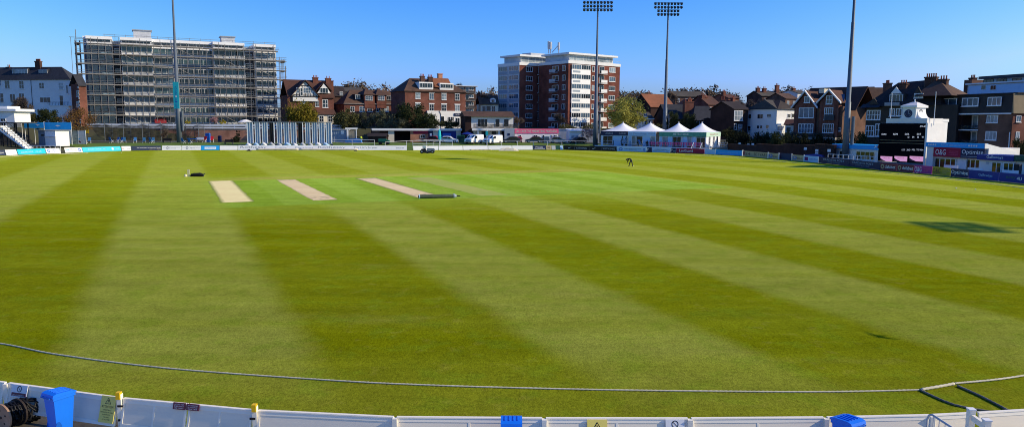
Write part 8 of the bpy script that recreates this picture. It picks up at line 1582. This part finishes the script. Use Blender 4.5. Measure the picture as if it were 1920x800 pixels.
tree('dark', 1262, 244, 186, 26, 211, 'dark conifer directly behind the third tent'); tree('dark', 1292, 244, 184, 32, 214, 'rounded dark evergreen between the two green tents'); tree('green', 1236, 246, 189, 24, 232, 'low green bush between the second and third tents', cat='shrub')
tree('blossom', 1103, 263, 186, 24, 241, 'pink flowering small tree beside the left lamp mast'); tree('blossom', 403, 233, 205, 16, 219, 'pink blossom shrub on the terrace below the scaffolding', cat='shrub'); tree('forsythia', 352, 233, 204, 11, 226, 'yellow flowering shrub left on the terrace below the scaffolding', cat='shrub'); tree('forsythia', 418, 233, 204, 12, 225, 'yellow flowering shrub right of the pink blossom on the terrace', cat='shrub')
tree('ivy', 446, 268, 182, 9, 240, 'ivy covered stump before the orange brick wall', cat='stump'); tree('shade', 440, 270, 181, 16, 257, 'dark bush at the foot of the ivy covered stump', cat='shrub'); tree('young', 307, 268, 180, 14, 244, 'small pale bare tree left of the floodlight mast')
tree('green', 1367, 262, 176, 28, 240, 'clipped green hedge end right of the last tent', cat='hedge'); 
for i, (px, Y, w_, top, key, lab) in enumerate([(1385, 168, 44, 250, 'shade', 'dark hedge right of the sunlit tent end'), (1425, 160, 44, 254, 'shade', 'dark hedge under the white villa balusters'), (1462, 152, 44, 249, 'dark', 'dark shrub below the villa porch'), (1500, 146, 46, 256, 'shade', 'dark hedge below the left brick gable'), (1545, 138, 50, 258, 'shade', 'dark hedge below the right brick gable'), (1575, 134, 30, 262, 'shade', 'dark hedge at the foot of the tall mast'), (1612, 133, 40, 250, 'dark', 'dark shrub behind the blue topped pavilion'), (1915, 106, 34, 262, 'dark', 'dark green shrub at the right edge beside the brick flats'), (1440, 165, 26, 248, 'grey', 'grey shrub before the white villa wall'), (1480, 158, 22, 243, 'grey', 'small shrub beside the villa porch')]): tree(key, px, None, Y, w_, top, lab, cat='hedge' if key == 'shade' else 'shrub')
# wooded skyline
SKY = [(640, 420, 60, 161), (668, 430, 46, 158), (700, 440, 50, 163), (735, 430, 44, 166), (752, 420, 40, 157), (775, 440, 50, 160), (612, 430, 44, 166), (930, 300, 40, 168), (912, 310, 36, 172), (948, 300, 36, 166), (1172, 290, 50, 180), (1285, 320, 60, 170), (1305, 330, 46, 164), (1326, 320, 44, 168), (1240, 300, 40, 180), (1345, 300, 40, 176), (1362, 290, 40, 178), (1420, 310, 44, 168), (1462, 300, 50, 170), (1485, 290, 50, 172), (1440, 280, 36, 176), (1515, 300, 40, 172), (1395, 290, 50, 178), (1150, 320, 60, 178), (1600, 300, 60, 172), (1660, 300, 60, 175)]
POS = ['far left', 'left', 'left of centre', 'centre', 'right of centre', 'right']
seen = {}
for i, (px, Y, w_, top) in enumerate(SKY):
    o = tree(('bare', 'brown', 'bare2', 'brown2', 'bare')[i % 5], px, None, Y, w_ * 1.55, top - 5, None, 'leafless trees on the wooded skyline')
    ref = [(690, 'above the brick terrace'), (800, 'left of the hotel roof'), (960, 'behind the cottage by the brick tower'), (1200, 'right behind the brick tower'), (1260, 'near the right lamp mast'), (1350, 'above the roofs behind the tents'), (1450, 'above the white villa'), (1540, 'behind the twin brick gables'), (2000, 'behind the tile hung house')]
    base = next(t for x, t in ref if px < x); seen[base] = seen.get(base, 0) + 1
    o['label'] = ['brown leafless tree on the skyline ', 'second brown leafless tree on the skyline ', 'third leafless tree on the skyline ', 'fourth leafless tree on the skyline '][min(3, seen[base] - 1)] + base + ('' if seen[base] < 5 else ', rearmost')
for i, (px, Y, w_, top, lab) in enumerate([(1385, 235, 34, 160, 'tall bare tree with upright twigs above the dark brick house'), (1405, 240, 36, 162, 'tall bare tree left of the white villa roof'), (1362, 236, 30, 166, 'bare tree right of the tall skirted chimney'), (1425, 262, 30, 158, 'round bare tree on the skyline above the white villa'), (1480, 235, 34, 170, 'bare tree between villa and twin brick gables'), (1345, 250, 36, 172, 'bare tree above the brick annexe'), (1318, 262, 30, 176, 'bare tree among the paired chimneys'), (1280, 240, 40, 176, 'bare tree left of the paired chimneys'), (1236, 225, 30, 182, 'bare tree left of the right lamp mast'), (1455, 246, 30, 166, 'bare tree above the right of the white villa'), (1222, 232, 34, 176, 'bare tree above the orange tiled gable'), (1272, 228, 34, 178, 'bare tree between the right lamp mast and the slate roofed house'), (1300, 226, 30, 180, 'low bare tree behind the rounded evergreen by the tents'), (1335, 222, 30, 180, 'bare tree behind the flared slate skirt roof'), (1375, 225, 34, 170, 'wide bare tree behind the dark roof left of the villa'), (1415, 228, 30, 170, 'bare tree just behind the villa chimney'), (1448, 224, 34, 172, 'bare tree behind the middle of the villa roof'), (1472, 226, 30, 174, 'bare tree behind the right end of the villa roof'), (1502, 215, 26, 166, 'bare tree behind the left of the twin brick gables')]): tree('bare' if i % 2 else 'bare2', px, None, Y, w_, top, lab)
# hedge strip along the top of the grey wall under the tower
f = FY(1048, 197.5, 1128, 198.5); hm = MB(); random.seed(5)
for i in range(2600):
    u = random.uniform(0, f.L); q = f.P(u, random.gauss(0, .4), f.uw(1090, 243)[1] + random.random() ** 1.5 * (.9 + .5 * math.sin(u * .9))); a = Vector((random.gauss(0, 1), random.gauss(0, 1), random.gauss(0, 1))).normalized() * .16; b = a.orthogonal().normalized() * .1; hm.add([q - a, q - b, q + a, q + b], [(0, 1, 2, 3)])
solo('hedge', hm, 'leaf_olive', 'low straggling hedge along the top of the pale grey wall', 'hedge')
